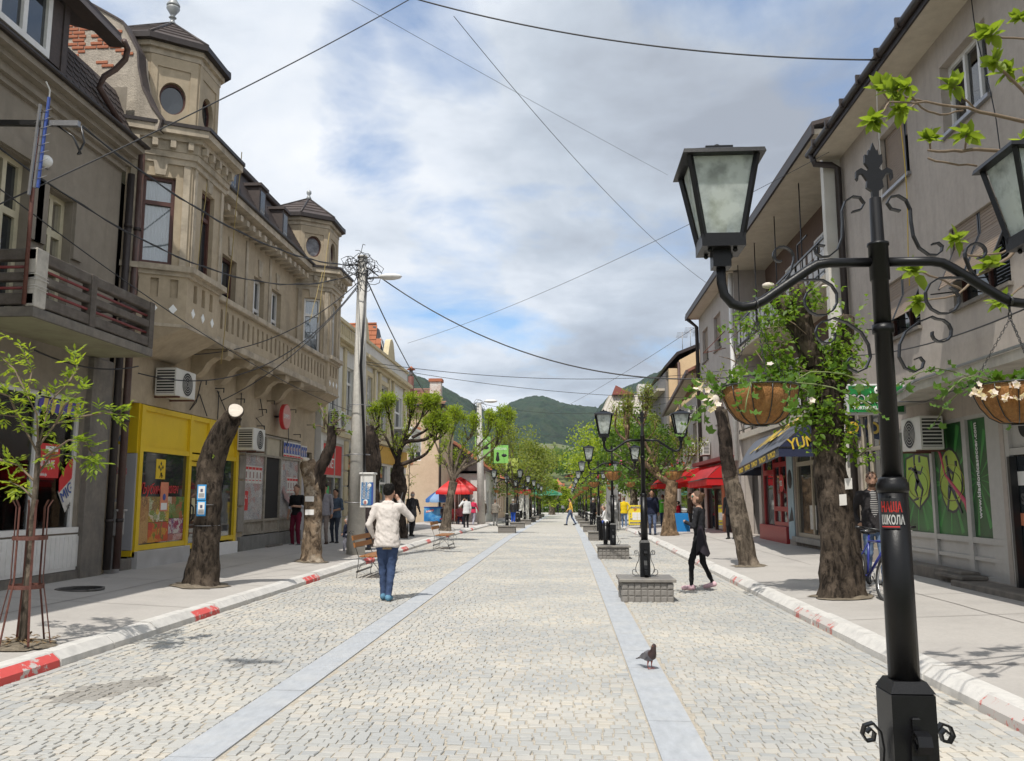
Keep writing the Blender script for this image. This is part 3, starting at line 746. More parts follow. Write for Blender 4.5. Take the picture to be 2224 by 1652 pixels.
window(hA,(xf-.05,0),(0,1),(1,0),dy0+.15,dy1-.45,8.33,9.4,.0,M_whitepaint,M_pane,2,(),.10,name='dormer_window')
MB().box(xf-.3,xf-.02,dy1-.44,dy1-.15,8.33,9.4,M_roofdk).put('dormer_panel',hA)
gp=MB();gp.tube([(xf+.30,de-.1,9.5),(xf+.30,de+.05,9.42),(xf+.22,de+.14,9.28),(xf+.05,de+.15,9.1),(xf-.12,de+.1,8.95),(xf-.2,de+.1,8.75),(xf-.05,de+.6,8.3)],.055,M_pipe);gp.put('rain_pipe',hA)
wc=MB();wc.tube([at_x(u,v,-7.7)for u,v in((100,177),(108,195),(106,225),(100,255),(92,285))],.012,M_white,6)
solo(wc,'cable','short white cable end hanging down from the gutter of the grey house','cable',tuple(at_x(92,285,-7.7)))
for(xx,yy_,zt_,lab)in((-8.06,14.80,7.6,'dark'),(-8.0,15.02,8.35,'red brown')):
 pp=MB();pp.tube([(xx,yy_,.35),(xx,yy_,zt_)],.065,M_gutter if lab=='dark' else M_pipe,10)
 for z in(1.2,3.0,4.9,6.6):pp.lathe([(.075,-.03),(.075,.03)],(xx,yy_,z),M_gutter,10)
 solo(pp,'downpipe',f'{lab} rain downpipe in the corner between the grey house and the turreted house','downpipe',(xx,yy_,.35))
gb=thing('wall_lamp','round white globe lamp on the grey house wall above the balcony door','lamp',tuple(at_x(100,350,XW+.1)))
c=at_x(100,350,XW+.18);MB().ball(c,.10,M_whitetile,14).put('globe',gb);MB().tube([(XW,c.y-.1,c.z+.04),(c.x-.08,c.y-.02,c.z+.02)],.05,M_acw).put('socket',gb)
yb_=ypt(72,400,-7.25)
br=thing('aerial_bracket','dark iron arm and post carrying cables above the concrete balcony','bracket',(-7.25,yb_,4.2))
pq=[at_y(u,v,yb_)for u,v in((0,262),(85,268),(172,269))]
MB().tube([(-7.25,yb_,4.18),(-7.25,yb_,pq[1].z)],.028,M_rust).put('post',br)
MB().bar(V((-8.6,yb_,pq[0].z)),pq[1],.07,.07,M_iron).put('arm',br);MB().bar(pq[1],pq[2],.07,.075,M_galv).put('arm_end',br)
MB().tube([pq[1]+V((.25,0,-.03)),pq[1]+V((.5,0,-.2)),pq[1]+V((.62,.02,-.45)),pq[2]+V((-.02,.05,-.42)),pq[2]+V((.06,.05,-.25)),pq[2]+V((.03,0,-.03))],.014,M_iron,6).put('cable_loop',br)
an=thing('aerial','small television aerial of shiny rods clamped to the iron post above the balcony','aerial',(-7.2,yb_,pq[1].z-.9))
zc=pq[1].z
for k,(dx,h0,h1)in enumerate(((.05,.25,-1.05),(.12,.12,-.95),(.17,.35,-.95))):
 MB().bar((-7.25+dx,yb_-.06,zc+h0),(-7.25+dx-.06,yb_-.06,zc+h1),.03,.03,(M_galv,M_galv,M_blue)[k]).put('rod',an)
for k in range(9):MB().tube([(-7.27,yb_-.06,zc-.85+.12*k),(-7.0,yb_-.1,zc-.80+.12*k)],.004,M_galv,4).put('director',an)
# =========================== turreted beige house
yB0,yB1=14.86,27.5
hB=thing('turreted_house','beige plaster house with two corner turrets, a long slotted balcony and shops below','house',(XW,20,.3))
zE=8.55
bays=((14.92,15.5,17.0,17.6),(25.1,25.62,26.9,27.4))
wm=[(ypt(478,560),ypt(512,620)),(ypt(553,620),ypt(578,650)),(ypt(594,650),ypt(618,690))]
wm=[(19.45,20.35),(21.55,22.35),(22.95,23.75)]
holes=[(a-yB0,b-yB0,5.0,7.45)for a,b in wm]
ys0,ys1=15.95,20.95
yp0,yp1=21.45,26.05
yd0,yd1=26.25,27.25
holes+=[(15.15-yB0,ys1-yB0,.3,3.42),(yp0-yB0,yp1-yB0,.62,3.35),(yd0-yB0,yd1-yB0,.3,3.05)]
mb=MB();facade(mb,(XW,yB0),(0,1),(1,0),yB1-yB0,.15,zE,holes,.22,M_plB)
mb.quad((XW,yB1,.1),(-15,yB1,.1),(-15,yB1,10),(XW,yB1,10),M_plB)
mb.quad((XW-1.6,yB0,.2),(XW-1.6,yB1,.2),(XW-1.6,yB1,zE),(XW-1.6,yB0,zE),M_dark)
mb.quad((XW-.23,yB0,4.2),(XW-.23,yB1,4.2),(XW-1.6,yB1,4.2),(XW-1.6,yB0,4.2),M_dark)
mb.put('wall',hB)
for a,b in wm:
 lt=a>21
 window(hB,(XW,0),(0,1),(1,0),a,b,5.0,7.45,.18,M_whitepaint if lt else M_brownframe,M_pane,2 if lt else 1,(.66,),.07,name='window',curtain=None)
 kb=MB();kb.slab([(XW,(a+b)/2-.1,7.5),(XW,(a+b)/2+.1,7.5),(XW,(a+b)/2+.16,7.95),(XW,(a+b)/2-.16,7.95)],(.035,0,0),M_trimB);kb.put('keystone',hB)
for y in(19.15,20.9,22.65):
 MB().box(XW,XW+.03,y,y+.16,5.3,zE-.35,M_trimB).put('pilaster',hB)
ea=MB();ea.box(XW-.1,-7.72,17.5,25.3,zE+.0,zE+.16,M_trimB);ea.box(XW-.1,-7.95,17.5,25.3,zE-.16,zE-.001,M_trimB);ea.put('cornice',hB)
for k in range(18):MB().box(XW+.002,-7.78,17.8+k*.41,17.96+k*.41,zE-.30,zE-.162,M_trimB).put('eaves_bracket',hB)
MB().box(-7.95,-7.66,17.5,25.3,zE+.162,zE+.24,M_gutter,.02).put('gutter',hB)
p0,p1=V((-7.85,18.6,zE+.24)),V((-8.7,18.6,10.3))
ro=MB();ro.add([(p0.x,17.3,p0.z),(p0.x,25.4,p0.z),(p1.x,25.4,p1.z),(p1.x,17.3,p1.z),(-15,25.2,11.2),(-15,17.5,11.2)],[(0,1,2,3),(3,2,4,5)],M_roofdk)
ro.box(p1.x-.1,p1.x+.16,17.6,25.2,p1.z-.04,p1.z+.13,M_roofdk,.03)
ro.add([(-8.6,yB0+.3,8.6),(-8.6,18,8.6),(-9.2,18,10.4),(-9.2,yB0+.3,10.4),(-15,18,10.9),(-15,yB0+.3,10.9)],[(0,1,2,3),(3,2,4,5)],M_roofdk)
ro.add([(-8.6,24.6,8.6),(-8.6,yB1,8.6),(-9.2,yB1,10.2),(-9.2,24.6,10.2),(-15,yB1,10.7),(-15,24.6,10.7)],[(0,1,2,3),(3,2,4,5)],M_roofdk)
rB=ro.put('roof',hB)
sl=p1-p0;nrm=V((sl.z,0,-sl.x)).normalized()
tl=plane_tiles((p0.x,17.4,p0.z),(0,1,0),sl,44,17,.18,.115,M_roofdk,nrm,rt)
pieces(rB,'shingle',tl,150,near_cam)
for y in(19.35,21.35,23.2):
 dmr=MB();dmr.box(-8.6,-7.98,y-.24,y+.24,zE+.36,9.75,M_roofdk);dmr.box(-8.7,-7.92,y-.30,y+.30,9.752,9.83,M_roofdk);o_=dmr.put('dormer',hB)
 MB().box(-7.985,-7.972,y-.16,y+.16,zE+.45,9.66,M_pane).put('pane',o_)
 for k in range(6):MB().tube([(-7.9,y-.28+.11*k,8.85),(-7.9,y-.28+.11*k,9.12)],.008,M_iron,4).put('snow_guard',o_)
XB=-7.36
n_slot=27;ya_,yb_=17.1,25.55;stp=(yb_-ya_)/n_slot
hs=[(i*stp+stp*.30,i*stp+stp*.72,5.2,5.64)for i in range(n_slot)]
bl=MB();facade(bl,(XB,ya_),(0,1),(1,0),yb_-ya_,5.0,5.76,hs,.12,M_plB);facade(bl,(XB-.12,ya_),(0,1),(1,0),yb_-ya_,5.0,5.76,hs,.0,M_plB)
bb=bl.put('balcony',hB)
MB().box(XW,XB+.04,ya_-.2,yb_+.2,4.84,4.995,M_trimB,.015).put('slab',bb)
MB().box(XB-.17,XB+.10,ya_-.05,yb_+.05,5.765,5.89,M_trimB,.015).put('handrail',bb)
for i,h in enumerate(hs):
 c=V((XB,ya_+(h[0]+h[1])/2,h[3]));r=(h[1]-h[0])/2
 q=MB();arc=[(c.y+r*math.cos(t),c.z-r+r*math.sin(t))for t in[math.pi*k/6 for k in range(7)]]
 for side in(0,1):
  ar=arc[:4]if side==0 else arc[3:];cor=(c.y+r,c.z)if side==0 else(c.y-r,c.z)
  q.slab([(XB-.06,*cor)]+[(XB-.06,*p)for p in ar],(.055,0,0),M_plB)
 q.put('slot_head',bb)
def console(y):
 q=MB();pr=[(XW,4.83),(XB-.02,4.83),(XB-.02,4.70),(XB-.10,4.62),(XB-.2,4.66),(XB-.33,4.66),(XB-.48,4.55),(XB-.58,4.38),(XW+.12,4.25),(XW,4.22)]
 q.slab([(x,y-.15,z)for x,z in pr],(0,.30,0),M_plB);return q
for y in(18.2,19.5,20.8,22.1,23.4):console(y).put('console',hB)
# ---- bays and turrets
def bay(b,first):
 a0,a1,a2,a3=b;XF=-7.2 if first else-7.3
 plan=[(XW,a0),(XF,a1),(XF,a2),(XW,a3)]
 def face(mb,p,q,za,zb,holes,dep,m,mr=None,bk=None):
  d=V((q[0]-p[0],q[1]-p[1],0));L=d.length;d.normalize();n=V((d.y,-d.x,0));facade(mb,p,(d.x,d.y),(n.x,n.y),L,za,zb,holes,dep,m,mr,bk);return d,n,L
 bd=MB()
 zb0,zs,zt=4.82,5.86,8.0
 fr=None
 L1=math.hypot(XF-XW,a1-a0);L2=a2-a1
 slots1=[(L1*f-.07,L1*f+.07,5.36,5.72)for f in(.2,.5,.8)];slots2=[(L2*f-.08,L2*f+.08,5.36,5.72)for f in(.25,.5,.75)]
 for k in range(3):
  p,q=plan[k],plan[k+1]
  face(bd,p,q,zb0,zs,(slots1,slots2,[])[k],.07,M_plB,None,True)
  wz=(6.0,7.72);L=(L1,L2,1)[k]
  wh=([(L*.24,L*.74,*wz)],[(L*.30,L*.70,*wz)],[])[k]
  d,n,L_=face(bd,p,q,zs,zt,wh,.16,M_plB)
  if wh:
   h=wh[0]
   window(hB,p,(d.x,d.y),(n.x,n.y),h[0],h[1],h[2],h[3],.14,M_brownframe if first else M_whitepaint,M_blindpane if k==0 else M_pane,1,(.70,),.065,name='bay_window',curtain=M_curtain if k==0 else None)
   for s in(0.05,L-.17):
    tr=MB();tr.obox(V((p[0],p[1],0))+d*(s+.06)+n*.015+V((0,0,(zs+zt)/2)),d,.06,n,.015,(0,0,1),(zt-zs)/2-.02,M_trimB);tr.put('corner_strip',hB)
   kb=MB();c=V((p[0],p[1],0))+d*(h[0]+h[1])*.5+V((0,0,7.74));kb.slab([c-d*.09,c+d*.09,c+d*.15+V((0,0,.36)),c-d*.15+V((0,0,.36))],n*.035,M_trimB);kb.put('keystone',hB)
   for f in(.2,.5,.8):
    c=V((p[0],p[1],0))+d*L*f+V((0,0,5.14))+n*.001;r=.095
    q_=MB();q_.slab([c-d*r*.8,c-V((0,0,r)),c+d*r*.8,c+V((0,0,r))],n*.014,M_whitetile);q_.put('diamond_tile',hB)
 bd.poly([(x-.5,y,8.0)if False else(x,y,8.0)for x,y in plan],M_dark)
 ob=bd.put('bay',hB)
 grow=lambda e:[(XW,a0-e*.7),(XF+e,a1-e*.4),(XF+e,a2+e*.4),(XW,a3+e*.7)]
 for za,zb,e in((4.80,4.86,.03),(5.78,5.86,.05),(5.862,5.97,.14),(7.98,8.10,.05),(8.10,8.22,.10)):
  MB().prism(grow(e),za,zb,M_trimB).put('moulding',hB)
 un=MB();un.prism([(XW,a0+.35),(XW+.15,a1),(XW+.15,a2),(XW,a3-.35)],4.35,4.80,M_plB,True,grow(.0));un.put('underside',hB)
 for za,zb,e in((8.42,8.52,.20),(8.522,8.66,.34)):MB().prism(grow(e),za,zb,M_trimB).put('cornice',hB)
 MB().prism(grow(.12),8.222,8.419,M_trimB).put('frieze',hB)
 g=grow(.36)
 MB().prism(grow(.38),8.661,8.73,M_gutter).put('gutter',hB)
 for k,(p,q)in enumerate(zip(grow(.13)[:-1],grow(.13)[1:])):
  P0,P1=V((*p,0)),V((*q,0));d=(P1-P0);L=d.length;d.normalize();n=V((d.y,-d.x,0))
  if k==2:continue
  for i in range(max(3,int(L/.3))):
   c=P0+d*(L*(i+.5)/max(3,int(L/.3)))+n*.05+V((0,0,8.33));q_=MB();q_.obox(c,d,.05,n,.05,(0,0,1),.07,M_trimB);q_.put('dentil',hB)
 yc=(a1+a2)/2
 hw=(a2-a1)/2
 xt,ys=(XF-.22,.5)if first else(XF-.14,.12);T=[(-9.4,a1-.58+ys),(-8.2,a1-.53+ys),(xt,a1+ys),(xt,a2-.0),(-8.2,a2+.55),(-9.4,a2+.55)]
 zt0,zt1=8.73,(10.55 if first else 10.2)
 tb=MB()
 for k in range(5):
  p,q=T[k],T[k+1];d=V((q[0]-p[0],q[1]-p[1],0));L=d.length;d.normalize();n=V((d.y,-d.x,0));P0=V((*p,0));up=V((0,0,1))
  pt=lambda s,z,o=0.0:P0+d*s+up*z+n*o
  if k in(1,2):
   cs,cz,rx,rz=L/2,(9.55 if first else 9.42),min(.29,L*.27),.34;N=24
   ring=[(cs+rx*math.cos(2*math.pi*i/N),cz+rz*math.sin(2*math.pi*i/N))for i in range(N)]
   box_=[]
   for i in range(N):
    t=2*math.pi*i/N;c_,s_=math.cos(t),math.sin(t);m_=max(abs(c_),abs(s_));box_.append((cs+c_/m_*L*.5,cz+s_/m_*(cz-zt0 if s_<0 else zt1-cz)))
   vs=[pt(*r_)for r_ in ring]+[pt(*b_)for b_ in box_]+[pt(*r_,-.13)for r_ in ring]
   tb.add(vs,[(i,(i+1)%N,N+(i+1)%N,N+i)for i in range(N)]+[(i,(i+1)%N,2*N+(i+1)%N,2*N+i)for i in range(N)],M_plB)
   fr_=MB();r2=[(cs+rx*.86*math.cos(2*math.pi*i/N),cz+rz*.86*math.sin(2*math.pi*i/N))for i in range(N)]
   fr_.add([pt(*r_,-.09)for r_ in ring]+[pt(*r_,-.09)for r_ in r2]+[pt(*r_,-.13)for r_ in r2],[(i,(i+1)%N,N+(i+1)%N,N+i)for i in range(N)]+[(N+i,N+(i+1)%N,2*N+(i+1)%N,2*N+i)for i in range(N)],M_brownframe)
   w_=fr_.put('round_window',hB);pn=MB();pn.poly([pt(*r_,-.125)for r_ in ring],M_pane if first else mat('crumpled_sheet_pane',(.17,.17,.19),.25,.6,6,1.0,9));pn.put('pane',w_)
   pf=MB()
   for(sa,sb,za,zb)in((.02,L*.17,zt0,zt1-.15),(L*.83,L-.02,zt0,zt1-.15),(L*.17,L*.83,zt1-.38,zt1-.15)):pf.obox(pt((sa+sb)/2,(za+zb)/2,.012),d,(sb-sa)/2,n,.012,up,(zb-za)/2,M_plB)
   pf.put('panel_border',hB)
  else:tb.quad(pt(0,zt0),pt(L,zt0),pt(L,zt1),pt(0,zt1),M_plB)
 tb.put('turret',hB)
 ev=lambda e:[(-9.4-e*.5,T[0][1]-e),(-8.2+e*.4,T[1][1]-e),(xt+e,T[2][1]-e*.5),(xt+e,a2+e*.4),(-8.2+e*.4,a2+.55+e),(-9.4-e*.5,a2+.55+e)]
 MB().prism(ev(.03),zt1-.14,zt1-.02,M_trimB).put('moulding',hB);MB().prism(ev(.1),zt1-.02,zt1+.08,M_trimB).put('turret_cornice',hB)
 MB().prism(ev(.22),zt1+.081,zt1+.2,M_gutter).put('turret_gutter',hB)
 cx,cy,cz=-8.3,(T[1][1]+a2+.55)/2,zt1+1.1
 rf=MB();E=ev(.20);pts=[(x,y,zt1+.2)for x,y in E]+[(cx,cy,cz)];rf.add(pts,[(i,(i+1)%6,6)for i in range(6)],M_roofdk)
 r_=rf.put('turret_roof',hB)
 for i in range(6):
  a,b=V(pts[i]),V(pts[(i+1)%6]);ap=V(pts[6])
  MB().tube([a,ap],.035,M_gutter,6).put('ridge',r_)
  for f in(.18,.36,.54,.72):
   MB().bar(a.lerp(ap,f)+V((0,0,.012)),b.lerp(ap,f)+V((0,0,.012)),.02,.02,M_roofdk).put('course',r_)
 s=1.0 if first else .75
 fin=[(.12,0),(.05,.1),(.045,.18),(.09,.2),(.045,.23),(.06,.28),(.155,.44),(.15,.47),(.10,.485),(.15,.50),(.155,.54),(.06,.70),(.04,.82),(.035,.9),(.085,.98),(.07,1.06),(.0,1.12)]
 if not first:fin=[(.12,0),(.06,.14),(.045,.18),(.09,.26),(.085,.34),(.02,.40),(0,.42)]
 MB().lathe([(r*.9,z*.85)for r,z in fin],(cx,cy,cz-.05),mat('zinc',(.33,.34,.34),.5,.2,8,metal=.3),14).put('finial',hB)
bay(bays[0],True);bay(bays[1],False)
YG=14.92
out=[at_y(u,v,YG)for u,v in((262,330),(225,262),(198,215),(150,130),(120,60),(95,-40),(40,-160),(40,-260),(150,-70),(180,0),(255,42),(268,50),(288,88),(300,112),(302,150),(310,190),(330,232),(352,262),(345,285),(292,268),(280,330))]
gw=MB();gw.slab([(p.x,YG,p.z)for p in out],(0,.38,0),M_flake);gwo=gw.put('gable',hB)
cp=MB()
for a,b in zip(out[8:18],out[9:19]):cp.bar(V((a.x,YG+.12,a.z+.02)),V((b.x,YG+.12,b.z+.02)),.30,.035,M_roofdk)
cp.put('coping',hB)
def inside(x,z):
 c=False;n=len(out)
 for i in range(n):
  a,b=out[i],out[(i+1)%n]
  if(a.z>z)!=(b.z>z)and x<(b.x-a.x)*(z-a.z)/(b.z-a.z)+a.x:c=not c
 return c
zmin,zmax=min(p.z for p in out),max(p.z for p in out);xmin,xmax=min(p.x for p in out),max(p.x for p in out)
br_items=[];j=0;z=zmin;rb=random.Random(4)
while z<zmax:
 x=xmin+(.13 if j%2 else 0)
 while x<xmax:
  cx_,cz_=x+.12,z+.033
  if all(inside(x+a,z+b)for a in(.0,.25)for b in(0,.07)):
   hN=mnoise.noise((cx_*1.6,cz_*1.9,2.0))+.5*mnoise.noise((cx_*5,cz_*6,7.0))+(cz_-10.0)*.42-(cx_+8.6)*.30
   if hN>.12:
    q=MB();d_=.012+rb.uniform(0,.012);q.box(x+.006,x+.236-rb.choice((0,0,.09)),YG-d_,YG+.05,z+.006,z+.066,M_brick,.008);br_items.append(q)
  x+=.25
 z+=.078;j+=1
pieces(gwo,'brick',br_items,300,near_cam)
# ---- yellow corner shop
XY=XW+.02
ysd=V((XW-1.0,ys0,0))
sp=thing('yellow_shop_front','bright yellow framed shop front with food pictures in its window','shop front',(XW,18,.3))
fr=MB()
z_b,z_m,z_t=.60,2.50,3.40
yA,yDo,yDc,yP2=ys0,18.25,19.12,19.55
for(a,b)in((yA,yA+.13),(18.12,18.25),(19.12,19.24),(19.42,19.58),(20.8,ys1)):fr.box(XW-.08,XY+.02,a,b,z_b-.12,z_t,M_yellow)
for(a,b)in((yA+.13,18.12),(19.58,20.8)):
 for z in(z_b,z_m,z_t-.10):fr.box(XW-.07,XY+.01,a,b,z,z+.10,M_yellow)
fr.box(XW-.07,XY+.01,18.25,19.12,z_t-.1,z_t,M_yellow);fr.box(XW-.07,XY+.01,18.25,19.12,z_m-.08,z_m+.06,M_yellow);fr.box(XW-.07,XY+.01,19.24,19.42,.5,z_t,M_yellow)
fr.put('frame',sp)
for(a,b)in((yA+.13,18.12),(18.25,19.12),(19.58,20.8)):MB().box(XW-.04,XW-.02,a,b,z_m+.1,z_t-.1,M_yellow).put('top_panel',sp)
for(a,b,lo)in((yA+.13,18.12,1.62),(19.58,20.8,z_b+.1)):MB().box(XW-.035,XW-.025,a,b,z_b+.1,z_m,M_pane).put('pane',sp)
dr_=MB();dr_.box(XW-.06,XW-.01,18.27,18.36,.5,z_m-.1,M_yellow);dr_.box(XW-.06,XW-.01,19.02,19.1,.5,z_m-.1,M_yellow);dr_.box(XW-.06,XW-.01,18.36,19.02,.5,.62,M_yellow);dr_.box(XW-.06,XW-.01,18.36,19.02,z_m-.2,z_m-.1,M_yellow)
do=dr_.put('door',sp);MB().box(XW-.045,XW-.035,18.36,19.02,.62,z_m-.2,M_pane).put('pane',do)
MB().box(XW-.034,XW-.03,18.5,18.85,1.25,1.6,mat('cream_print',(.55,.5,.3),.6)).put('notice',do);MB().tube([(XW,18.42,1.1),(XW+.05,18.42,1.15),(XW+.05,18.42,1.4),(XW,18.42,1.45)],.018,M_iron,6).put('handle',do)
cells=((yA+.14,16.55,.72,1.63),(16.55,17.42,1.12,1.63),(16.55,17.42,.72,1.12),(17.42,18.1,1.18,1.63),(17.42,18.1,.86,1.18),(17.42,18.1,.72,.86))
food_m=[collage('food_print_%s'%n,s,p)for n,s,p in(('loaves',3,((.35,.18,.07),(.5,.3,.12),(.2,.1,.05),(.42,.26,.1))),('plate',5,((.6,.42,.06),(.15,.1,.05),(.5,.3,.12),(.65,.6,.5),(.2,.25,.06))),('fruit',6,((.55,.1,.04),(.6,.3,.05),(.1,.2,.04),(.5,.08,.05))),('greens',6,((.06,.16,.03),(.4,.1,.06),(.12,.22,.05),(.5,.4,.3))),('bottles',9,((.3,.05,.1),(.6,.55,.5),(.2,.1,.2))),('meat',7,((.4,.15,.13),(.55,.4,.36),(.3,.1,.1))))]
for i,(a,b,c_,d_)in enumerate(cells):MB().box(XW-.025,XW-.019,a+.005,b-.005,c_+.004,d_-.004,food_m[i]).put('food_picture',sp)
sg=MB();sg.box(XW-.024,XW-.018,16.75,17.15,1.98,2.38,M_yellow);so_=sg.put('emblem',sp)
for(dy,dz)in((.2,.31),(.12,.24),(.28,.24),(.2,.20)):
 q=MB();c=V((XW-.017,16.75+dy,1.98+dz));q.slab([c+V((0,-.035,0)),c+V((0,0,-.045)),c+V((0,.035,0)),c+V((0,0,.045))],(.003,0,0),M_black);q.put('mark',so_)
text_mesh('Љ',.14,M_black,(XW-.016,16.89,2.01),(0,1,0),(0,0,1),shear=.3).put('mark',so_)
text_mesh('Љубинка',.30,M_red,(XW-.02,16.12,1.68),(0,1,0),(0,0,1),squash=.82,shear=.35).put('lettering',sp)
text_mesh('колач',.28,M_red,(XW-.02,17.28,1.70),(0,1,0),(0,0,1),squash=.62,shear=.35).put('lettering',sp)
pp=MB();pp.box(XW-.016,XW-.011,16.98,17.32,1.33,1.92,mat('orange_print',(.62,.22,.12),.6));po=pp.put('notice',sp);MB().box(XW-.010,XW-.008,17.02,17.28,1.36,1.5,M_white).put('print',po);MB().ball((XW-.01,17.15,1.62),.07,M_blue,10,.1).put('print',po)
rs_=MB();rs_.box(XW-1.0,XW-.01,ys0-.04,ys0+.02,.62,2.45,M_greypan);rs_.put('side_panel',sp)
MB().box(XW-1.0,XW-.005,ys0-.05,ys0+.03,2.46,3.42,M_yellow).put('side_board',sp)
MB().box(XW-1.0,XW-.005,ys0-.05,ys0+.03,.5,.61,M_yellow).put('side_rail',sp)
stp_=thing('doorstep','worn concrete steps in the dark recess beside the yellow shop','steps',(XW-.5,15.6,.3))
MB().box(XW-1.0,XW+.02,15.17,15.9,.2,.47,M_concrete,.01).put('step',stp_);MB().box(XW-1.0,XW-.3,15.17,15.9,.471,.68,M_concrete,.01).put('step',stp_)
MB().box(XW-.1,XW+.1,ys0,18.24,.15,.59,mat('whitewashed_plinth',(.52,.51,.5),.9,.1,8,.5,50,stain=(.3,.28,.26),sscale=2,samt=.5),.01).put('plinth',sp)
MB().box(XW-.1,XW+.1,18.25,19.2,.12,.42,M_concrete,.01).put('step',sp);MB().box(XW-.1,XW+.1,19.21,ys1,.12,.55,M_white,.01).put('plinth',sp)
for k in range(6):
 z=.55+k*.52;q=MB();q.box(XW+.0,XW+.09,14.98,15.16,z,z+.46,M_plB,.02);o_=q.put('corner_block',hB)
text_mesh('ЗР43',.2,mat('red_spray',(.3,.05,.07),.8),(XW+.093,14.95,2.02),(0,1,0),(0,0,1)).put('graffiti',hB)
text_mesh('Миса',.16,mat('blue_spray',(.10,.13,.2),.8),(XW+.093,14.95,2.62),(0,1,0),(0,0,1)).put('graffiti',hB)
# ---- papered-over shop
ps=thing('papered_shop_front','closed shop front plastered with torn posters below the slotted balcony','shop front',(XW,24,.2))
fr=MB();xq=XW-.06
M_tin=mat('dull_tin',(.30,.27,.22),.6,.2,8,stain=(.15,.12,.09),sscale=3,samt=.6)
sp_y=(yp0,22.95,24.2,yp1-.02)
zmid=2.72
for y in(*sp_y[:3],sp_y[3]-.08):fr.box(xq,XW+.01,y,y+.08,.64,3.33,M_tin)
for a,b in zip(sp_y[:-1],sp_y[1:]):
 for z in(.66,.98,zmid,3.26):fr.box(xq,XW+.005,a+.08,b,z,z+.06,M_tin)
fr.put('frame',ps)
for i,(a,b)in enumerate(((yp0+.08,22.95),(24.28,26.0))):
 MB().box(xq+.01,xq+.02,a,b,1.04,zmid,M_collage).put('postered_pane',ps)
MB().box(xq+.01,xq+.02,23.03,24.2,1.04,zmid,M_dark).put('open_doorway',ps)
for a,b in zip(sp_y[:-1],sp_y[1:]):
 MB().box(xq+.01,xq+.02,a+.08,b,.72,.98,M_tin).put('kick_panel',ps)
 MB().box(xq+.01,xq+.02,a+.08,b,zmid+.06,3.26,mat('yellowed_board',(.45,.4,.3),.8,.1,5)).put('top_board',ps)
def posters(parent,x,ya,za,n,w,h,style,nm='poster'):
 for i in range(n):
  q=MB();y=ya+i*w;q.box(x,x+.004,y+.006,y+w-.006,za,za+h,M_paper if style!='red' else M_red);o_=q.put(nm,parent)
  if style=='vote':
   MB().box(x+.004,x+.006,y+.02,y+w-.02,za+h*.22,za+h*.9,M_blue).put('print',o_);MB().ball((x+.006,y+w/2,za+h*.55),w*.2,mat('skin_print',(.5,.33,.26),.7),8,.1).put('print',o_)
   MB().box(x+.0045,x+.0065,y+.02,y+w-.02,za+.01,za+h*.12,M_red).put('print',o_);MB().box(x+.0061,x+.0075,y+w*.6,y+w*.72,za+h*.25,za+h*.7,M_white).put('print',o_)
  elif style=='list':
   MB().box(x+.004,x+.006,y+.02,y+w-.02,za+h*.78,za+h*.93,M_red).put('print',o_)
   q2=MB();q2.box(x+.004,x+.006,y+w*.2,y+w*.8,za+h*.15,za+h*.2,M_red);q2.box(x+.004,x+.006,y+w*.35,y+w*.65,za+h*.3,za+h*.66,mat('dusky_print',(.3,.18,.16),.7));q2.put('print',o_)
posters(ps,xq+.021,yp0+.12,1.98,5,.255,.46,'list');posters(ps,xq+.021,24.95,1.75,4,.255,.46,'list')
posters(ps,XW+.012,24.38,2.80,6,.27,.46,'vote')
posters(ps,XW+.012,26.05,2.78,3,.2,.44,'vote')
p_=MB().box(xq+.021,xq+.026,yp0+.02,yp0+.42,1.28,1.78,M_red).put('poster',ps);text_mesh('МАЈ',.13,M_white,(xq+.028,yp0+.08,1.58),(0,1,0),(0,0,1)).put('lettering',p_);text_mesh('54',.11,M_white,(xq+.028,yp0+.1,1.42),(0,1,0),(0,0,1)).put('lettering',p_)
tn=MB();tn.add([(XW,24.5,1.9),(XW+.02,24.6,1.6),(XW+.1,25.0,1.38),(XW+.16,25.4,1.25),(XW+.10,25.95,1.36),(XW+.05,25.6,1.55),(XW+.03,25.0,1.62)],[(0,1,6),(1,2,6),(2,3,5,6),(3,4,5)],mat('pink_paper',(.42,.28,.26),.8));tn.put('torn_poster',ps)
MB().box(XW-.1,XW+.07,yp0-.3,yp1+.1,.0,.63,mat('stone_plinth',(.2,.195,.18),.9,.15,6,.5,40,streak=.4),.01).put('plinth',ps)
MB().box(XW-.1,XW+.16,23.0,24.2,.0,.33,M_concrete,.01).put('step',ps)
for k in range(4):MB().box(XW+.0,XW+.05,21.02,21.4,.75+.66*k,1.36+.66*k,mat('stone_panel',(.26,.235,.2),.8,.15,6,.4,30,stain=(.14,.12,.1),sscale=2,samt=.5),.012).put('stone_panel',ps)
dw=thing('grey_door','pale grey door with a small number plate 44 beside the papered shop','door',(XW,26.7,.2))
MB().box(XW-.2,XW-.15,26.27,27.23,.25,2.5,mat('pale_door',(.43,.43,.45),.5,.05,4)).put('leaf',dw);MB().box(XW-.15,XW-.14,26.3,26.62,1.72,1.92,M_black).put('number_plate',dw)
text_mesh('44',.15,M_white,(XW-.137,26.36,1.76),(0,1,0),(0,0,1)).put('digits',dw);MB().box(XW-.2,XW-.1,26.27,27.23,2.52,3.02,M_dark).put('fanlight',dw)
rs2=thing('round_sign','round pink and red shop sign on the wall above the papered shop','sign',(XW,23.65,3.75))
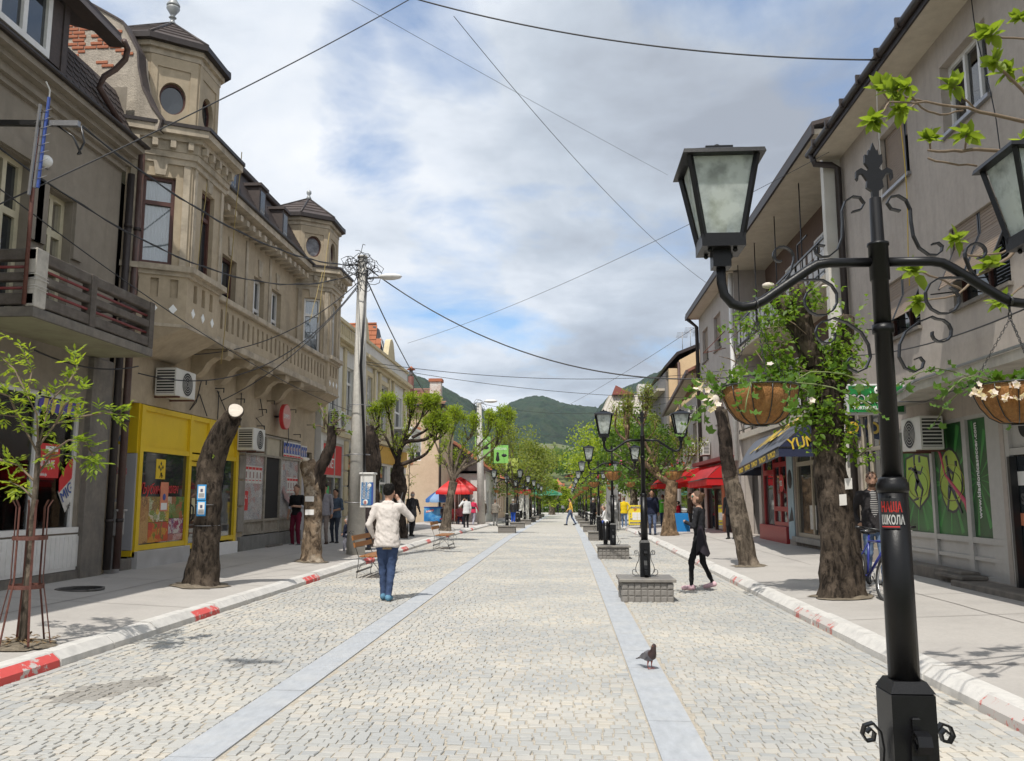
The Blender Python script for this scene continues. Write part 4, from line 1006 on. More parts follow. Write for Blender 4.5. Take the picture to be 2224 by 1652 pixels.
c=V((XW+.22,23.65,3.88));ci=lambda x,r,m,nm,par:(lambda q:(q.add([(x,c.y+r*math.cos(2*math.pi*k/28),c.z+r*math.sin(2*math.pi*k/28))for k in range(28)]+[(x+.10,c.y+r*math.cos(2*math.pi*k/28),c.z+r*math.sin(2*math.pi*k/28))for k in range(28)],[tuple(range(28)),tuple(range(28,56))]+[(k,(k+1)%28,28+(k+1)%28,28+k)for k in range(28)],m),q.put(nm,par)))(MB())
ci(c.x,.36,M_red,'case',rs2);ci(c.x+.014,.335,mat('pink_acrylic',(.55,.27,.26),.35),'face',rs2)
text_mesh('SIMPO',.19,M_white,(c.x+.12,c.y-.31,c.z-.06),(0,1,0),(0,0,1),squash=.95).put('lettering',rs2);MB().tube([(XW,c.y-.1,c.z),(c.x,c.y-.1,c.z)],.03,M_iron).put('bracket',rs2)
def air_con(at,label,ny=1,w=.78,h=.55,d=.30,side=-1,group='air conditioners on the house walls',fan_m=None):
 """Outdoor unit hung on a wall at (x wall face, y, z); side: which way the fan face looks (+1 = +x)."""
 x,y,z=at;t=thing('air_conditioner',label,'air conditioner',at,group)
 s=ny;b=MB();b.box(x+s*.06,x+s*(.06+d),y,y+w,z,z+h,M_acw,.015);b.put('case',t)
 xf_=x+s*(.06+d);f=MB();cy_,cz_=y+w*.58,z+h*.5;r=h*.43
 f.add([(xf_+s*.003,cy_+r*math.cos(2*math.pi*k/20),cz_+r*math.sin(2*math.pi*k/20))for k in range(20)],[tuple(range(20))],M_acd);fo=f.put('fan_grille',t)
 for k in range(5):MB().tube([(xf_+s*.006,cy_+r*(.2+.2*k)*math.cos(a*math.pi/10),cz_+r*(.2+.2*k)*math.sin(a*math.pi/10))for a in range(21)],.004,M_acw,4,False).put('ring',fo)
 lv=MB();lv.box(x+s*.09,x+s*(.03+d),y-.004,y-.001,z+.05,z+h-.05,M_acd);lo=lv.put('side_grille',t)
 for k in range(8):MB().box(x+s*.08,x+s*(.04+d),y-.012,y-.005,z+.06+k*(h-.1)/8,z+.08+k*(h-.1)/8,M_acw).put('louvre',lo)
 for q in(y+.12,y+w-.12):MB().bar((x,q,z-.02),(x+s*(d+.1),q,z-.02),.03,.03,M_rust).put('bracket',t)
 return t
air_con((XW,16.35,3.62),'white air conditioner on an iron bracket above the yellow shop',1,.9,.56,.42)
air_con((XW,20.75,2.78),'cream air conditioner beside the leaning tree trunk at the papered shop',1,.82,.56,.40)
for i,(y,z)in enumerate(((18.4,4.2),(19.4,4.15),(20.7,4.05),(22.3,3.95),(22.9,4.25),(24.8,4.2),(25.3,3.5),(26.6,3.9),(22.2,3.5))):
 hk=MB();hk.bar((XW,y,z),(XW+.22,y,z),.03,.02,M_iron);hk.bar((XW+.21,y,z),(XW+.21,y,z-.1),.02,.02,M_iron);hk.put('wall_hook',hB)
for i,pts in enumerate((((18.5,4.2),(18.3,3.7),(18.0,3.5),(18.45,3.9),(18.9,3.45)),((19.5,4.1),(19.5,3.4)),((19.4,4.1),(20.2,3.5),(20.6,3.45)),((22.2,4.3),(22.5,3.8),(22.0,3.7),(22.6,3.5)),((20.9,4.4),(20.9,3.4)),((24.6,3.9),(24.7,3.3),(24.5,3.1)))):
 wq=MB();wq.tube([(XW+.05,y,z)for y,z in pts],.012,M_iron,5);wq.put('wall_cable',hB)
 # =========================== cream houses further down, same side
M_cream=mat('cream_plaster',(0.56,0.48,0.31),0.9,0.07,6,0.25,70,streak=.25,stain=(.42,.36,.25),sscale=1.2,samt=.5)
M_creamw=mat('white_plaster',(0.62,0.61,0.58),0.9,0.06,6,0.25,70,streak=.2,stain=(.5,.47,.42),sscale=1.2,samt=.4)
M_peach=mat('peach_plaster',(0.60,0.46,0.33),0.9,0.08,4,0.3,60,stain=(.5,.36,.25),sscale=.7,samt=.5)
M_ochre=mat('ochre_board',(0.52,0.31,0.055),0.8,0.08,5)
M_pinkpl=mat('pale_grey_plaster',(0.40,0.36,0.33),0.9,0.07,4,0.3,70,streak=.25,stain=(.31,.28,.26),sscale=.9,samt=.45)
M_greypl=mat('stained_grey_plaster',(0.43,0.38,0.335),0.92,0.07,9,0.5,90,streak=.22,stain=(.31,.27,.235),sscale=.7,samt=.6)
M_soffit=mat('pale_soffit',(0.50,0.45,0.37),0.9,0.08,5,.2,40,stain=(.36,.31,.25),sscale=1.5,samt=.5)
M_shutter=mat('brown_shutter',(0.235,0.175,0.125),0.6,0.08,5)
M_alu=mat('aluminium_frame',(0.43,0.42,0.40),0.4,0.06,8,metal=.1)
M_beigeframe=mat('beige_frame',(0.40,0.35,0.27),0.5,0.08,8)
M_redframe=mat('red_frame',(0.33,0.028,0.03),0.4,0.08,8)
M_awnred=leaf_mat('red_awning',(0.62,0.03,0.035),.35,.04)
M_awngrey=leaf_mat('grey_awning',(0.115,0.125,0.155),.15,.05)
M_awnblue=leaf_mat('navy_awning',(0.035,0.042,0.085),.2,.05)
XC=-8.0
def street_house(name,label,x,ya,yb,zg,zc,ztop,m,mt,side,wins,shops,fr=None,cat='house',depth=7.0,wfr=None):
 """Two-storey row house: wall with openings, cornice at zc, parapet to ztop. side=+1 looks towards +x."""
 h=thing(name,label,cat,(x,(ya+yb)/2,zg));n=(side,0)
 mb=MB();facade(mb,(x,ya),(0,1),n,yb-ya,zg-.3,ztop,[(a-ya,b-ya,c,d)for a,b,c,d in wins+shops],.18,m)
 xb=x-side*depth
 for y in(ya,yb):mb.quad((x,y,zg-.3),(xb,y,zg-.3),(xb,y,ztop),(x,y,ztop),m)
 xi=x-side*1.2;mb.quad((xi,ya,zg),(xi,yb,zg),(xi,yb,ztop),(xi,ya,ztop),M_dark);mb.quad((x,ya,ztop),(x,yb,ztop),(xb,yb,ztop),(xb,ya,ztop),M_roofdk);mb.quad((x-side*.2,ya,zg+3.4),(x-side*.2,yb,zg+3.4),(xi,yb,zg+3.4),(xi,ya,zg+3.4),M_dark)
 mb.put('wall',h)
 for a,b,c,d in wins:window(h,(x,0),(0,1),n,a,b,c,d,.14,wfr or M_whitepaint,M_pane,2,(.68,),.07,sill=mt)
 return h
hC=street_house('cream_house','cream and white house with arched parapet and red signed shop beside the turreted house',XC,27.55,32.9,.2,7.1,7.9,M_creamw,M_cream,1,[(28.5,29.5,4.6,6.4),(30.6,31.6,4.6,6.4)],[(27.85,30.4,.7,3.5),(31.0,32.5,.5,3.3)])
for(za,zb,e)in((7.0,7.12,.12),(7.122,7.25,.28),(3.75,3.9,.12),(7.86,7.98,.10)):MB().box(XC,XC+e,27.56,32.9,za,zb,M_cream).put('cornice',hC)
for y in(27.7,30.0,32.4):MB().box(XC,XC+.08,y,y+.3,3.92,6.98,M_cream).put('pilaster',hC)
for k in range(16):MB().box(XC,XC+.05,28.4+.26*k,28.5+.26*k,7.36,7.78,M_cream).put('parapet_slot',hC)
pa=MB();pts=[(27.6,7.9),(27.7,8.5),(27.95,8.85),(28.2,8.9),(28.45,8.6),(28.7,8.15),(29.2,7.95),(29.2,7.9)];pa.slab([(XC,y,z)for y,z in pts],(-.25,0,0),M_cream);pa.put('parapet_arch',hC)
sh=MB();xq=XC-.1
for y in(27.85,29.35,30.32):sh.box(xq,xq+.08,y,y+.08,.7,3.5,M_alu)
for z in(.7,2.3,3.42):sh.box(xq,xq+.07,27.93,30.32,z,z+.08,M_alu)
so_=sh.put('shop_front',hC)
MB().box(xq+.02,xq+.03,27.9,30.35,.75,2.3,M_pane).put('pane',so_)
MB().box(xq+.05,xq+.06,27.93,29.35,2.38,3.42,M_red).put('sign_board',so_);MB().box(xq+.05,xq+.06,29.43,30.32,2.38,3.42,M_red).put('sign_board',so_)
text_mesh('PLANET',.48,M_white,(xq+.066,27.96,2.62),(0,1,0),(0,0,1),squash=.88).put('lettering',so_)
MB().box(xq+.031,xq+.04,28.5,28.85,1.3,2.0,mat('green_print',(.05,.42,.12),.6)).put('poster',so_)
MB().box(xq+.02,xq+.03,31.0,32.5,.5,3.3,M_pane).put('pane',hC)
for k in range(6):MB().box(XC,XC+.06,30.45,30.95,.4+.55*k,.9+.55*k,M_cream,.015).put('corner_block',hC)
air_con((XC,28.25,3.95),'white air conditioner on the cream house just past the balcony end',1,.85,.6,.32)
air_con((XC,31.2,2.9),'white air conditioner half hidden behind the concrete pole',1,.85,.6,.32)
air_con((XC,31.9,2.0),'lower white air conditioner behind the concrete pole',1,.85,.6,.32)
hD=street_house('ornate_house','long yellow cream house with pilasters and wavy parapet in front of the hills',XC,32.95,42.6,.1,7.1,7.9,M_creamw,M_cream,1,[(33.6,34.5,4.5,6.5),(36.3,37.6,4.5,6.5),(39.2,41.2,4.1,6.4)],[(33.4,35.0,.5,3.0),(35.6,38.0,.3,3.0),(38.8,41.8,.3,3.0)])
for(za,zb,e)in((6.95,7.1,.15),(7.102,7.25,.30),(3.9,4.05,.15),(7.85,7.97,.08)):MB().box(XC,XC+e,32.96,42.6,za,zb,M_cream).put('cornice',hD)
for y in(33.0,34.8,35.8,37.8,38.7,41.5):MB().box(XC,XC+.10,y,y+.32,4.06,6.93,M_cream).put('pilaster',hD)
for(a,b,c,d)in((33.6,34.5,4.5,6.5),(36.3,37.6,4.5,6.5)):
 f=MB();f.box(XC,XC+.07,a-.2,a-.01,c,d+.2,M_cream);f.box(XC,XC+.07,b+.01,b+.2,c,d+.2,M_cream);f.box(XC,XC+.071,a-.01,b+.01,d+.01,d+.2,M_cream);f.box(XC,XC+.1,a-.25,b+.25,c-.35,c-.05,M_cream);f.put('window_surround',hD)
for yc in(33.3,38.6):
 pa=MB();pts=[(yc-.9,7.9),(yc-.75,8.1),(yc-.55,8.5),(yc-.35,8.8),(yc,8.92),(yc+.35,8.8),(yc+.55,8.5),(yc+.75,8.1),(yc+.9,7.9)];pa.slab([(XC,y,z)for y,z in pts],(-.25,0,0),M_cream);pa.put('parapet_arch',hD)
MB().box(XC,XC+.06,32.96,42.6,3.1,3.85,M_ochre).put('fascia',hD)
for(a,b)in((33.4,35.0),(35.6,38.0),(38.8,41.8)):
 q=MB();q.box(XC-.12,XC-.10,a,b,.3,3.0,M_pane);o_=q.put('pane',hD);q=MB()
 for y in(a,(a+b)/2-.04,b-.08):q.box(XC-.1,XC-.04,y,y+.08,.3,3.0,M_whitepaint)
 q.box(XC-.1,XC-.041,a+.08,b-.08,2.2,2.28,M_whitepaint);q.put('shop_frame',hD)
bc=MB();bc.box(XC+.0,XC+.95,38.9,41.5,3.82,4.0,M_creamw);o_=bc.put('balcony',hD)
for k in range(10):MB().lathe([(.05,0),(.09,.2),(.05,.45),(.08,.7),(.08,.75)],(XC+.85,39.0+.27*k,4.0),M_whitetile,8).put('baluster',o_)
MB().box(XC,XC+.95,38.9,41.5,4.752,4.86,M_whitetile).put('handrail',o_)
rt_=MB();A=[(-8.6,38.6,7.9),(-8.6,42.2,7.9),(-10.4,42.2,10.2),(-10.4,38.6,10.2)]
dz=thing('attic_roof','orange tiled attic roof with a dark dormer window behind the wavy parapet','roof',(-10,40,7.9))
MB().slab([(-8.9,41.0,8.0),(-8.9,42.3,8.0),(-9.4,42.2,10.1),(-9.4,41.3,10.1)],(-.15,0,0),mat('dark_cladding',(.06,.06,.065),.6)).put('dormer_front',dz)
MB().slab([(-8.87,41.35,8.35),(-8.87,42.0,8.35),(-9.2,41.95,9.55),(-9.2,41.4,9.55)],(.04,0,0),M_whitepaint).put('window_frame',dz);MB().slab([(-8.83,41.43,8.45),(-8.83,41.92,8.45),(-9.14,41.88,9.45),(-9.14,41.47,9.45)],(.03,0,0),M_pane).put('pane',dz)
sl_o,sl_u,sl_v=V((-12.6,40.55,8.0)),V((1,.06,0)),V((.05,.42,1))
MB().slab([(-12.8,40.55,7.9),(-8.9,40.9,7.9),(-9.4,41.5,10.15),(-12.8,41.3,10.0)],(0,.1,0),M_roofdk).put('roof_deck',dz)
tl=plane_tiles((-12.7,40.5,7.95),(1,.06,0),(0,.3,1),14,9,.26,.25,M_orange_tile,(0,-1,.3),rt,False,.02,.03,keep=lambda p:p.x<-9.0-(p.z-8)*.24)
pieces(dz,'roof_tile',tl,200)
MB().tube([(-12.8,41.2,10.15),(-9.4,41.5,10.25)],.09,M_orange_tile,8).put('ridge',dz)
hE=thing('peach_house','peeling peach house with old tiled roof and two chimneys beyond the cream houses','house',(-9,47,0))
y0_,xr_=53.0,-7.9
mb=MB();facade(mb,(-14,y0_),(1,0),(0,-1),xr_+14,-.3,7.3,[(4.2,5.0,3.9,5.3)],.15,M_peach);mb.quad((xr_,y0_,-.3),(xr_,60,-.4),(xr_,60,7.3),(xr_,y0_,7.3),M_peach);mb.quad((-14,y0_+1,0),(xr_,y0_+1,0),(xr_,y0_+1,7.2),(-14,y0_+1,7.2),M_dark);mb.put('wall',hE)
window(hE,(-14,y0_),(1,0),(0,-1),4.2,5.0,3.9,5.3,.12,M_whitepaint,M_pane,2,(),.06)
pk=MB();rr_=random.Random(8)
for k in range(7):c=V((rr_.uniform(-10.5,-8.2),y0_-.012,rr_.uniform(3.3,6.9)));pk.poly([c+V((.16*math.cos(a)*rr_.uniform(.5,1.3),0,.1*math.sin(a)))for a in[k2*math.pi/4 for k2 in range(8)]],mat('bare_brick_patch',(.36,.16,.09),.9,.3,20))
tag(pk.put('bare_patch',hE),kind='stuff')
MB().tube([(-14,y0_-.3,7.35),(xr_+.1,y0_-.3,7.35),(xr_+.35,y0_+.1,7.35),(xr_+.35,60,7.3)],.13,M_gutter).put('gutter',hE);MB().tube([(xr_+.12,y0_-.1,7.3),(xr_+.12,y0_-.1,0)],.07,M_gutter).put('downpipe',hE)
MB().add([(-14,y0_-.3,7.37),(xr_+.3,y0_-.3,7.37),(xr_+.3,60,7.35),(-9.9,58,9.1),(-14,58,9.1)],[(0,1,3,4),(1,2,3)],M_roofdk).put('roof_deck',hE)
tl=plane_tiles((-13.9,y0_-.35,7.41),(1,0,0),(0,5.0,1.73),21,12,.32,.40,M_old_tile,(0,-.33,1),rt,False,.03,.05,keep=lambda p:p.x<xr_+.2-(p.y-y0_)*.42)
pieces(hE,'roof_tile',tl,200,near_cam)
for(x,y,w_,za,zb)in((-8.45,55.2,.36,7.6,9.15),):
 q=MB();q.box(x-w_,x+w_,y-w_,y+w_,za,zb,mat('flaking_white',(.6,.57,.53),.9,.12,6,.6,30,stain=(.36,.17,.1),sscale=2.5,samt=.9));o_=q.put('chimney',hE);MB().box(x-w_-.08,x+w_+.08,y-w_-.08,y+w_+.08,zb+.002,zb+.2,M_brick).put('chimney_cap',o_)
fl=MB();fl.lathe([(.2,0),(.2,1.9)],(-10.2,55.6,7.7),M_rust,12);o_=fl.put('flue',hE);MB().lathe([(.12,1.9),(.12,2.35)],(-10.2,55.6,7.7),M_galv,8).put('flue_neck',o_);MB().lathe([(.3,2.35),(.02,2.6)],(-10.2,55.6,7.7),M_brick,12).put('flue_cowl',o_)
def low_house(name,label,x0,x1,ya,yb,z1,zr,mw,side,group=None,tiles=True,ridge='y'):
 h=thing(name,label,'house',((x0+x1)/2,ya,gz(ya)),group);zg=gz(ya)-.3
 mb=MB();facade(mb,(x0,ya),(1,0),(0,-1),x1-x0,zg,z1,[((x1-x0)*.2,(x1-x0)*.45,zg+1.1,zg+2.5),((x1-x0)*.6,(x1-x0)*.85,zg+1.1,zg+2.5)],.15,mw)
 L=yb-ya;nw=max(2,int(L/2.6));xs=x1 if side>0 else x0;hs_=[(L*(i+.25)/nw,L*(i+.75)/nw,zg+.9,zg+2.6)for i in range(nw)]
 facade(mb,(xs,ya),(0,1),(side,0),L,zg,z1,hs_,.15,mw);xo=x0 if side>0 else x1;mb.quad((xo,ya,zg),(xo,yb,zg),(xo,yb,z1),(xo,ya,z1),mw);mb.quad((x0,yb,zg),(x1,yb,zg),(x1,yb,z1),(x0,yb,z1),mw)
 mb.put('wall',h)
 for a,b,c,d in hs_:window(h,(xs,ya),(0,1),(side,0),a,b,c,d,.12,M_whitepaint,M_pane,2,(.7,),.07)
 for a,b in((.2,.45),(.6,.85)):window(h,(x0,ya),(1,0),(0,-1),(x1-x0)*a,(x1-x0)*b,zg+1.1,zg+2.5,.12,M_whitepaint,M_pane,2,(),.07)
 e=.35
 if ridge=='y':
  xm=(x0+x1)/2;P_=[(x0-e,z1-.12),(xm,zr),(x1+e,z1-.12)]
  mb=MB();mb.slab([(x,ya-e,z)for x,z in P_],(0,L+2*e,0),M_roofdk);mb.slab([(x0,ya,z1-.3),(x1,ya,z1-.3),(xm,ya,zr-.1)],(0,.1,0),mw);mb.put('roof',h)
  if tiles:
   for sx,px in((1,x0-e),(-1,x1+e)):
    dv=V((sx*(xm-x0+e),0,zr-z1+.12));nr=V((-sx*dv.z,0,abs(dv.x)));tl=plane_tiles((px,ya-e,z1-.10),(0,1,0),dv,int((L+.7)/.5),int(dv.length/.45),.5,.45,M_orange_tile,nr,rt,False,.03,.04)
    a=MB()
    for q in tl:
     o=len(a.v);a.v.extend(q.v)
     for f,k_,sm in zip(q.f,q.m,q.sm):a.f.append(tuple(i+o for i in f));a.m.append(a._mi(q.mi[k_]));a.sm.append(sm)
    tag(a.put('roof_tiles',h),kind='stuff')
 else:
  ym=(ya+yb)/2;mb=MB();mb.slab([(x0-e,ya-e,z1),(x1+e,ya-e,z1),(x1-1,ym,zr),(x0+1,ym,zr)],(0,0,.1),M_orange_tile);mb.slab([(x0-e,yb+e,z1),(x1+e,yb+e,z1),(x1-1,ym,zr),(x0+1,ym,zr)],(0,0,.1),M_orange_tile)
  mb.slab([(x1+e,ya-e,z1),(x1+e,yb+e,z1),(x1-1,ym,zr)],(0,0,.1),M_orange_tile);mb.slab([(x0-e,ya-e,z1),(x0-e,yb+e,z1),(x0+1,ym,zr)],(0,0,.1),M_orange_tile);mb.put('roof',h)
 return h
hF=low_house('corner_house','low white corner house with orange roof and green shop signs past the red parasol',-12.5,-5.6,60,70,3.6,6.2,M_creamw,1)
low_house('low_house','low house with orange roof between the green signs and the white car',-13,-6.0,71,84,3.4,6.0,M_peach,1)
low_house('low_house','farther low cream house with orange roof behind the white car',-14,-6.2,86,104,3.2,5.8,M_cream,1)
for(u,v,y,sz,lab,txt,col)in((1100,985,62.2,1.25,'bright green shop sign with a black figure hung high on the corner house','TOSCANA',(.22,.52,.12)),(1123,1010,66,1.1,'yellow green shop sign with an arch hung beyond the black figure sign','',(.42,.5,.12)),(1060,968,59.6,1.3,'green shop sign behind the concrete pole on the corner house','GALERIJA',(.25,.5,.14))):
 c=at_y(u-12,v,y);t=thing('shop_sign',lab,'sign',(c.x,y,c.z));MB().box(c.x-sz*.42,c.x+sz*.42,y-.06,y,c.z-sz*.55,c.z+sz*.5,mat('sign_green_%d'%u,col,.4)).put('board',t)
 if txt:text_mesh(txt,sz*.2,M_white,(c.x-sz*.38,y-.068,c.z+sz*.22),(1,0,0),(0,0,1),squash=.75).put('lettering',t)
 MB().lathe([(.02,0),(.14,.1),(.10,.4),(.06,.5),(.1,.6),(.02,.7)],(c.x-sz*.2,y-.08,c.z-sz*.45),M_black,8,True,0,1,.2).put('emblem',t);MB().ball((c.x+sz*.18,y-.06,c.z-sz*.1),.2,M_black,8,1,.15,.6).put('emblem',t);MB().box(c.x-sz*.45,c.x+sz*.45,y-.02,y+.4,c.z+sz*.5,c.z+sz*.54,M_iron).put('bracket',t)
 # =========================== right side: grey three-storey house
XR=6.5
hR=thing('grey_block','three storey grey plaster block with brown shutters above the green betting shop','building',(XR,14,.3))
ye0,ye1=3.0,19.6
def rx(u,v):p=at_x(u,v,XR);return p
w1=(ypt(2144,150,XR)-.02,ypt(2044,220,XR),7.70,8.95);w2=(ypt(1973,330,XR),ypt(1910,360,XR),7.66,8.92)
w3=(ypt(2192,560,XR)+.0,ypt(2066,590,XR),4.72,6.08);w4=(ypt(1995,640,XR),ypt(1921,680,XR),4.72,5.85)
w0=(8.2,9.9,7.7,8.95);w0b=(8.2,9.9,4.72,6.08)
sA=(13.22,17.35,.34,2.92);dA=(9.2,13.1,.32,2.95);sB=(17.55,19.35,.55,3.45)
mb=MB();facade(mb,(XR,ye0),(0,1),(-1,0),ye1-ye0,.1,9.6,[(a-ye0,b-ye0,c,d)for a,b,c,d in(w1,w2,w3,w4,w0,w0b,sA,dA,sB)],.24,M_greypl)
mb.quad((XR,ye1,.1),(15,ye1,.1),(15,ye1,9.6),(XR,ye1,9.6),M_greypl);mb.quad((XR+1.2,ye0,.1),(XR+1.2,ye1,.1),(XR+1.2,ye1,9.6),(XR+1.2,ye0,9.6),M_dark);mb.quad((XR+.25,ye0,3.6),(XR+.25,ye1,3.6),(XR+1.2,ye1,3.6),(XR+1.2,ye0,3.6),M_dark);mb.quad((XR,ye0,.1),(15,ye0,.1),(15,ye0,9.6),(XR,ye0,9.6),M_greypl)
mb.put('wall',hR)
ea=MB();ea.box(5.88,XR+.3,ye0,ye1+.05,9.50,9.62,M_soffit);ea.put('eaves',hR)
fa=MB();fa.box(5.84,5.879,ye0,ye1+.06,9.48,9.66,M_gutter);fa.tube([(5.80,ye0,9.66),(5.80,ye1+.1,9.64)],.075,M_gutter,8)
for k in range(17):fa.box(5.70,5.87,ye0+k,ye0+k+.05,9.57,9.76,M_gutter)
fa.put('gutter',hR);MB().slab([(5.8,ye0,9.67),(5.8,ye1,9.67),(14,ye1,12.2),(14,ye0,12.2)],(0,0,.1),M_roofdk).put('roof',hR)
window(hR,(XR,0),(0,1),(-1,0),*w1,.2,M_whitepaint,M_blindpane,3,(),.07,sill=M_galv,curtain=mat('blue_curtain',(.36,.39,.47),.9,.1,6))
window(hR,(XR,0),(0,1),(-1,0),*w0,.2,M_whitepaint,M_pane,3,(),.07,sill=M_galv)
window(hR,(XR,0),(0,1),(-1,0),*w2,.2,M_whitepaint,M_pane,2,(),.06,sill=M_galv)
def slats(parent,y0_,y1_,z0_,z1_,x,tilt=0.0,name='shutter'):
 """Roller shutter of separate slats; tilt pushes its foot out from the wall."""
 s=MB();n_=int((z1_-z0_)/.052);fr_=MB();top=V((x,0,z1_));dirv=V((-math.sin(tilt),0,-math.cos(tilt)))
 for yy_ in(y0_,y1_-.03):fr_.bar(V((x,yy_+.015,z1_)),V((x,yy_+.015,z1_))+dirv*(n_*.052),.03,.035,M_iron,(0,1,0))
 o_=fr_.put(name,parent)
 nn=V((-math.cos(tilt),0,math.sin(tilt)))
 for k in range(n_):
  c=V((x,(y0_+y1_)/2,z1_))+dirv*(.026+k*.052);q=MB();q.obox(c+nn*.004,(0,1,0),(y1_-y0_)/2-.03,dirv,.0225,nn,.006,M_shutter);q.put('slat',o_)
slats(hR,w2[0]+.42,w2[1]-.02,w2[2],w2[3]-.02,XR+.13)
slats(hR,w2[0]+.03,w2[0]+.37,w2[3]-.42,w2[3]-.02,XR+.13)
for(w,n_)in((w3,2),(w4,2),(w0b,2)):
 L=w[1]-w[0]
 window(hR,(XR,0),(0,1),(-1,0),*w,.2,M_brownframe,M_pane,2,(),.06,sill=M_concrete)
 for i in range(n_):
  a,b=w[0]+L*i/n_+.02,w[0]+L*(i+1)/n_-.02
  slats(hR,a,b,w[3]-.38,w[3]-.01,XR+.06);slats(hR,a,b,w[2]+.22,w[3]-.37,XR+.05,.42,'awning_shutter')
  MB().bar((XR+.1,b,w[2]+.3),(XR-.38,b,w[2]+.25),.02,.02,M_iron).put('stay',hR)
ca=MB();yc0,yc1,yc2=3.2,13.2,16.7
ca.slab([(XR,yc0,3.30),(5.35,yc0,3.22),(5.35,yc1,3.22),(6.1,yc2,3.26),(XR,yc2,3.30)],(0,0,.13),mat('pale_canopy',(.46,.43,.37),.9,.1,6,.4,40,streak=.3,stain=(.25,.22,.19),sscale=2,samt=.6))
cp_=ca.put('canopy',hR);ed=MB();ed.bar((5.33,yc0,3.37),(5.33,yc1,3.37),.04,.03,M_galv);ed.bar((5.33,yc1,3.37),(6.08,yc2,3.41),.04,.03,M_galv);ed.put('edge_trim',cp_)
MB().tube([(5.6,14.6,3.2),(5.75,13.9,3.12),(5.7,12.8,3.16),(5.8,12,3.2)],.012,M_iron,5).put('cable',hR)
bs=thing('betting_shop_front','betting shop front with green sport pictures on its windows under the grey canopy','shop front',(XR,14,.3))
M_grn=mat('green_picture',(0.012,0.075,0.018),0.35,0.5,2.2,stain=(.03,.20,.035),sscale=.8,samt=.8);M_lime=mat('lime_print',(.34,.46,.05),.4,.25,2,stain=(.16,.34,.05),sscale=1,samt=.6);M_sil=mat('dark_figure',(.022,.018,.03),.4)
xq=XR+.06
zb,zt_=.98,2.86
P1=(ypt(2027,1080,xq),ypt(1966,1080,xq));P2=(ypt(2102,1080,xq),ypt(2035,1080,xq));PS=(ypt(2152,1080,xq),ypt(2104,1080,xq));
yl=[PS[0]-.02,PS[1]+.01,P2[0]-.04,P2[1]+.02,P1[1]+.03,sA[1]-.1]
fr=MB()
for i,y in enumerate((sA[0],P2[0]-.16,P2[1]+.01,P1[1]+.01,sA[1]-.08)):fr.box(xq-.05,xq+.05,y,y+(.10 if i!=1 else .14),.34,2.92,M_alu)
fr.box(xq-.03,xq+.03,sA[0]+.1,PS[0]-.03,.34,2.86,M_alu)
for z in(.34,zb-.09,zt_):fr.box(xq-.045,xq+.045,sA[0]+.1,sA[1]-.08,z,z+(.09 if z>.4 else .05),M_alu)
fr.box(xq-.04,xq+.045,sA[0]+.1,sA[1]-.08,.62,.68,M_alu)
fr.put('frame',bs)
MB().box(xq,xq+.02,sA[0]+.1,sA[1]-.08,.39,.62,M_alu).put('kick_panel',bs);MB().box(xq,xq+.02,sA[0]+.1,sA[1]-.08,.68,zb-.09,M_alu).put('kick_panel',bs)
def rays(par,a,b,z0_,z1_,cy_,cz_):
 for k in range(7):
  an=-math.pi*.5+(k-3)*.5+.12;d=V((0,math.sin(an),-math.cos(an)if False else math.cos(an)))
  for sgn in(1,-1):
   q=MB();t_=.12+.05*(k%3);L_=1.6
   p1_=(cy_+math.cos(an)*.05,cz_+sgn*math.sin(an)*.05);pA=(cy_+math.cos(an-t_*.3)*L_,cz_+sgn*math.sin(an-t_*.3)*L_);pB=(cy_+math.cos(an+t_*.3)*L_,cz_+sgn*math.sin(an+t_*.3)*L_)
   f=1.0
   for(py,pz)in(pA,pB):
    for(v_,lo,hi,c_)in((py,a,b,cy_),(pz,z0_,z1_,cz_)):
     if v_>hi:f=min(f,(hi-c_)/(v_-c_))
     if v_<lo:f=min(f,(lo-c_)/(v_-c_))
   f=max(0,f*.97);pA=(cy_+(pA[0]-cy_)*f,cz_+(pA[1]-cz_)*f);pB=(cy_+(pB[0]-cy_)*f,cz_+(pB[1]-cz_)*f)
   q.slab([(xq-.0005-.0004*(k%2),*p1_),(xq-.0005-.0004*(k%2),*pA),(xq-.0005-.0004*(k%2),*pB)],(-.0005,0,0),mat('ray_green',(.05,.24,.05),.4));q.put('ray',par)
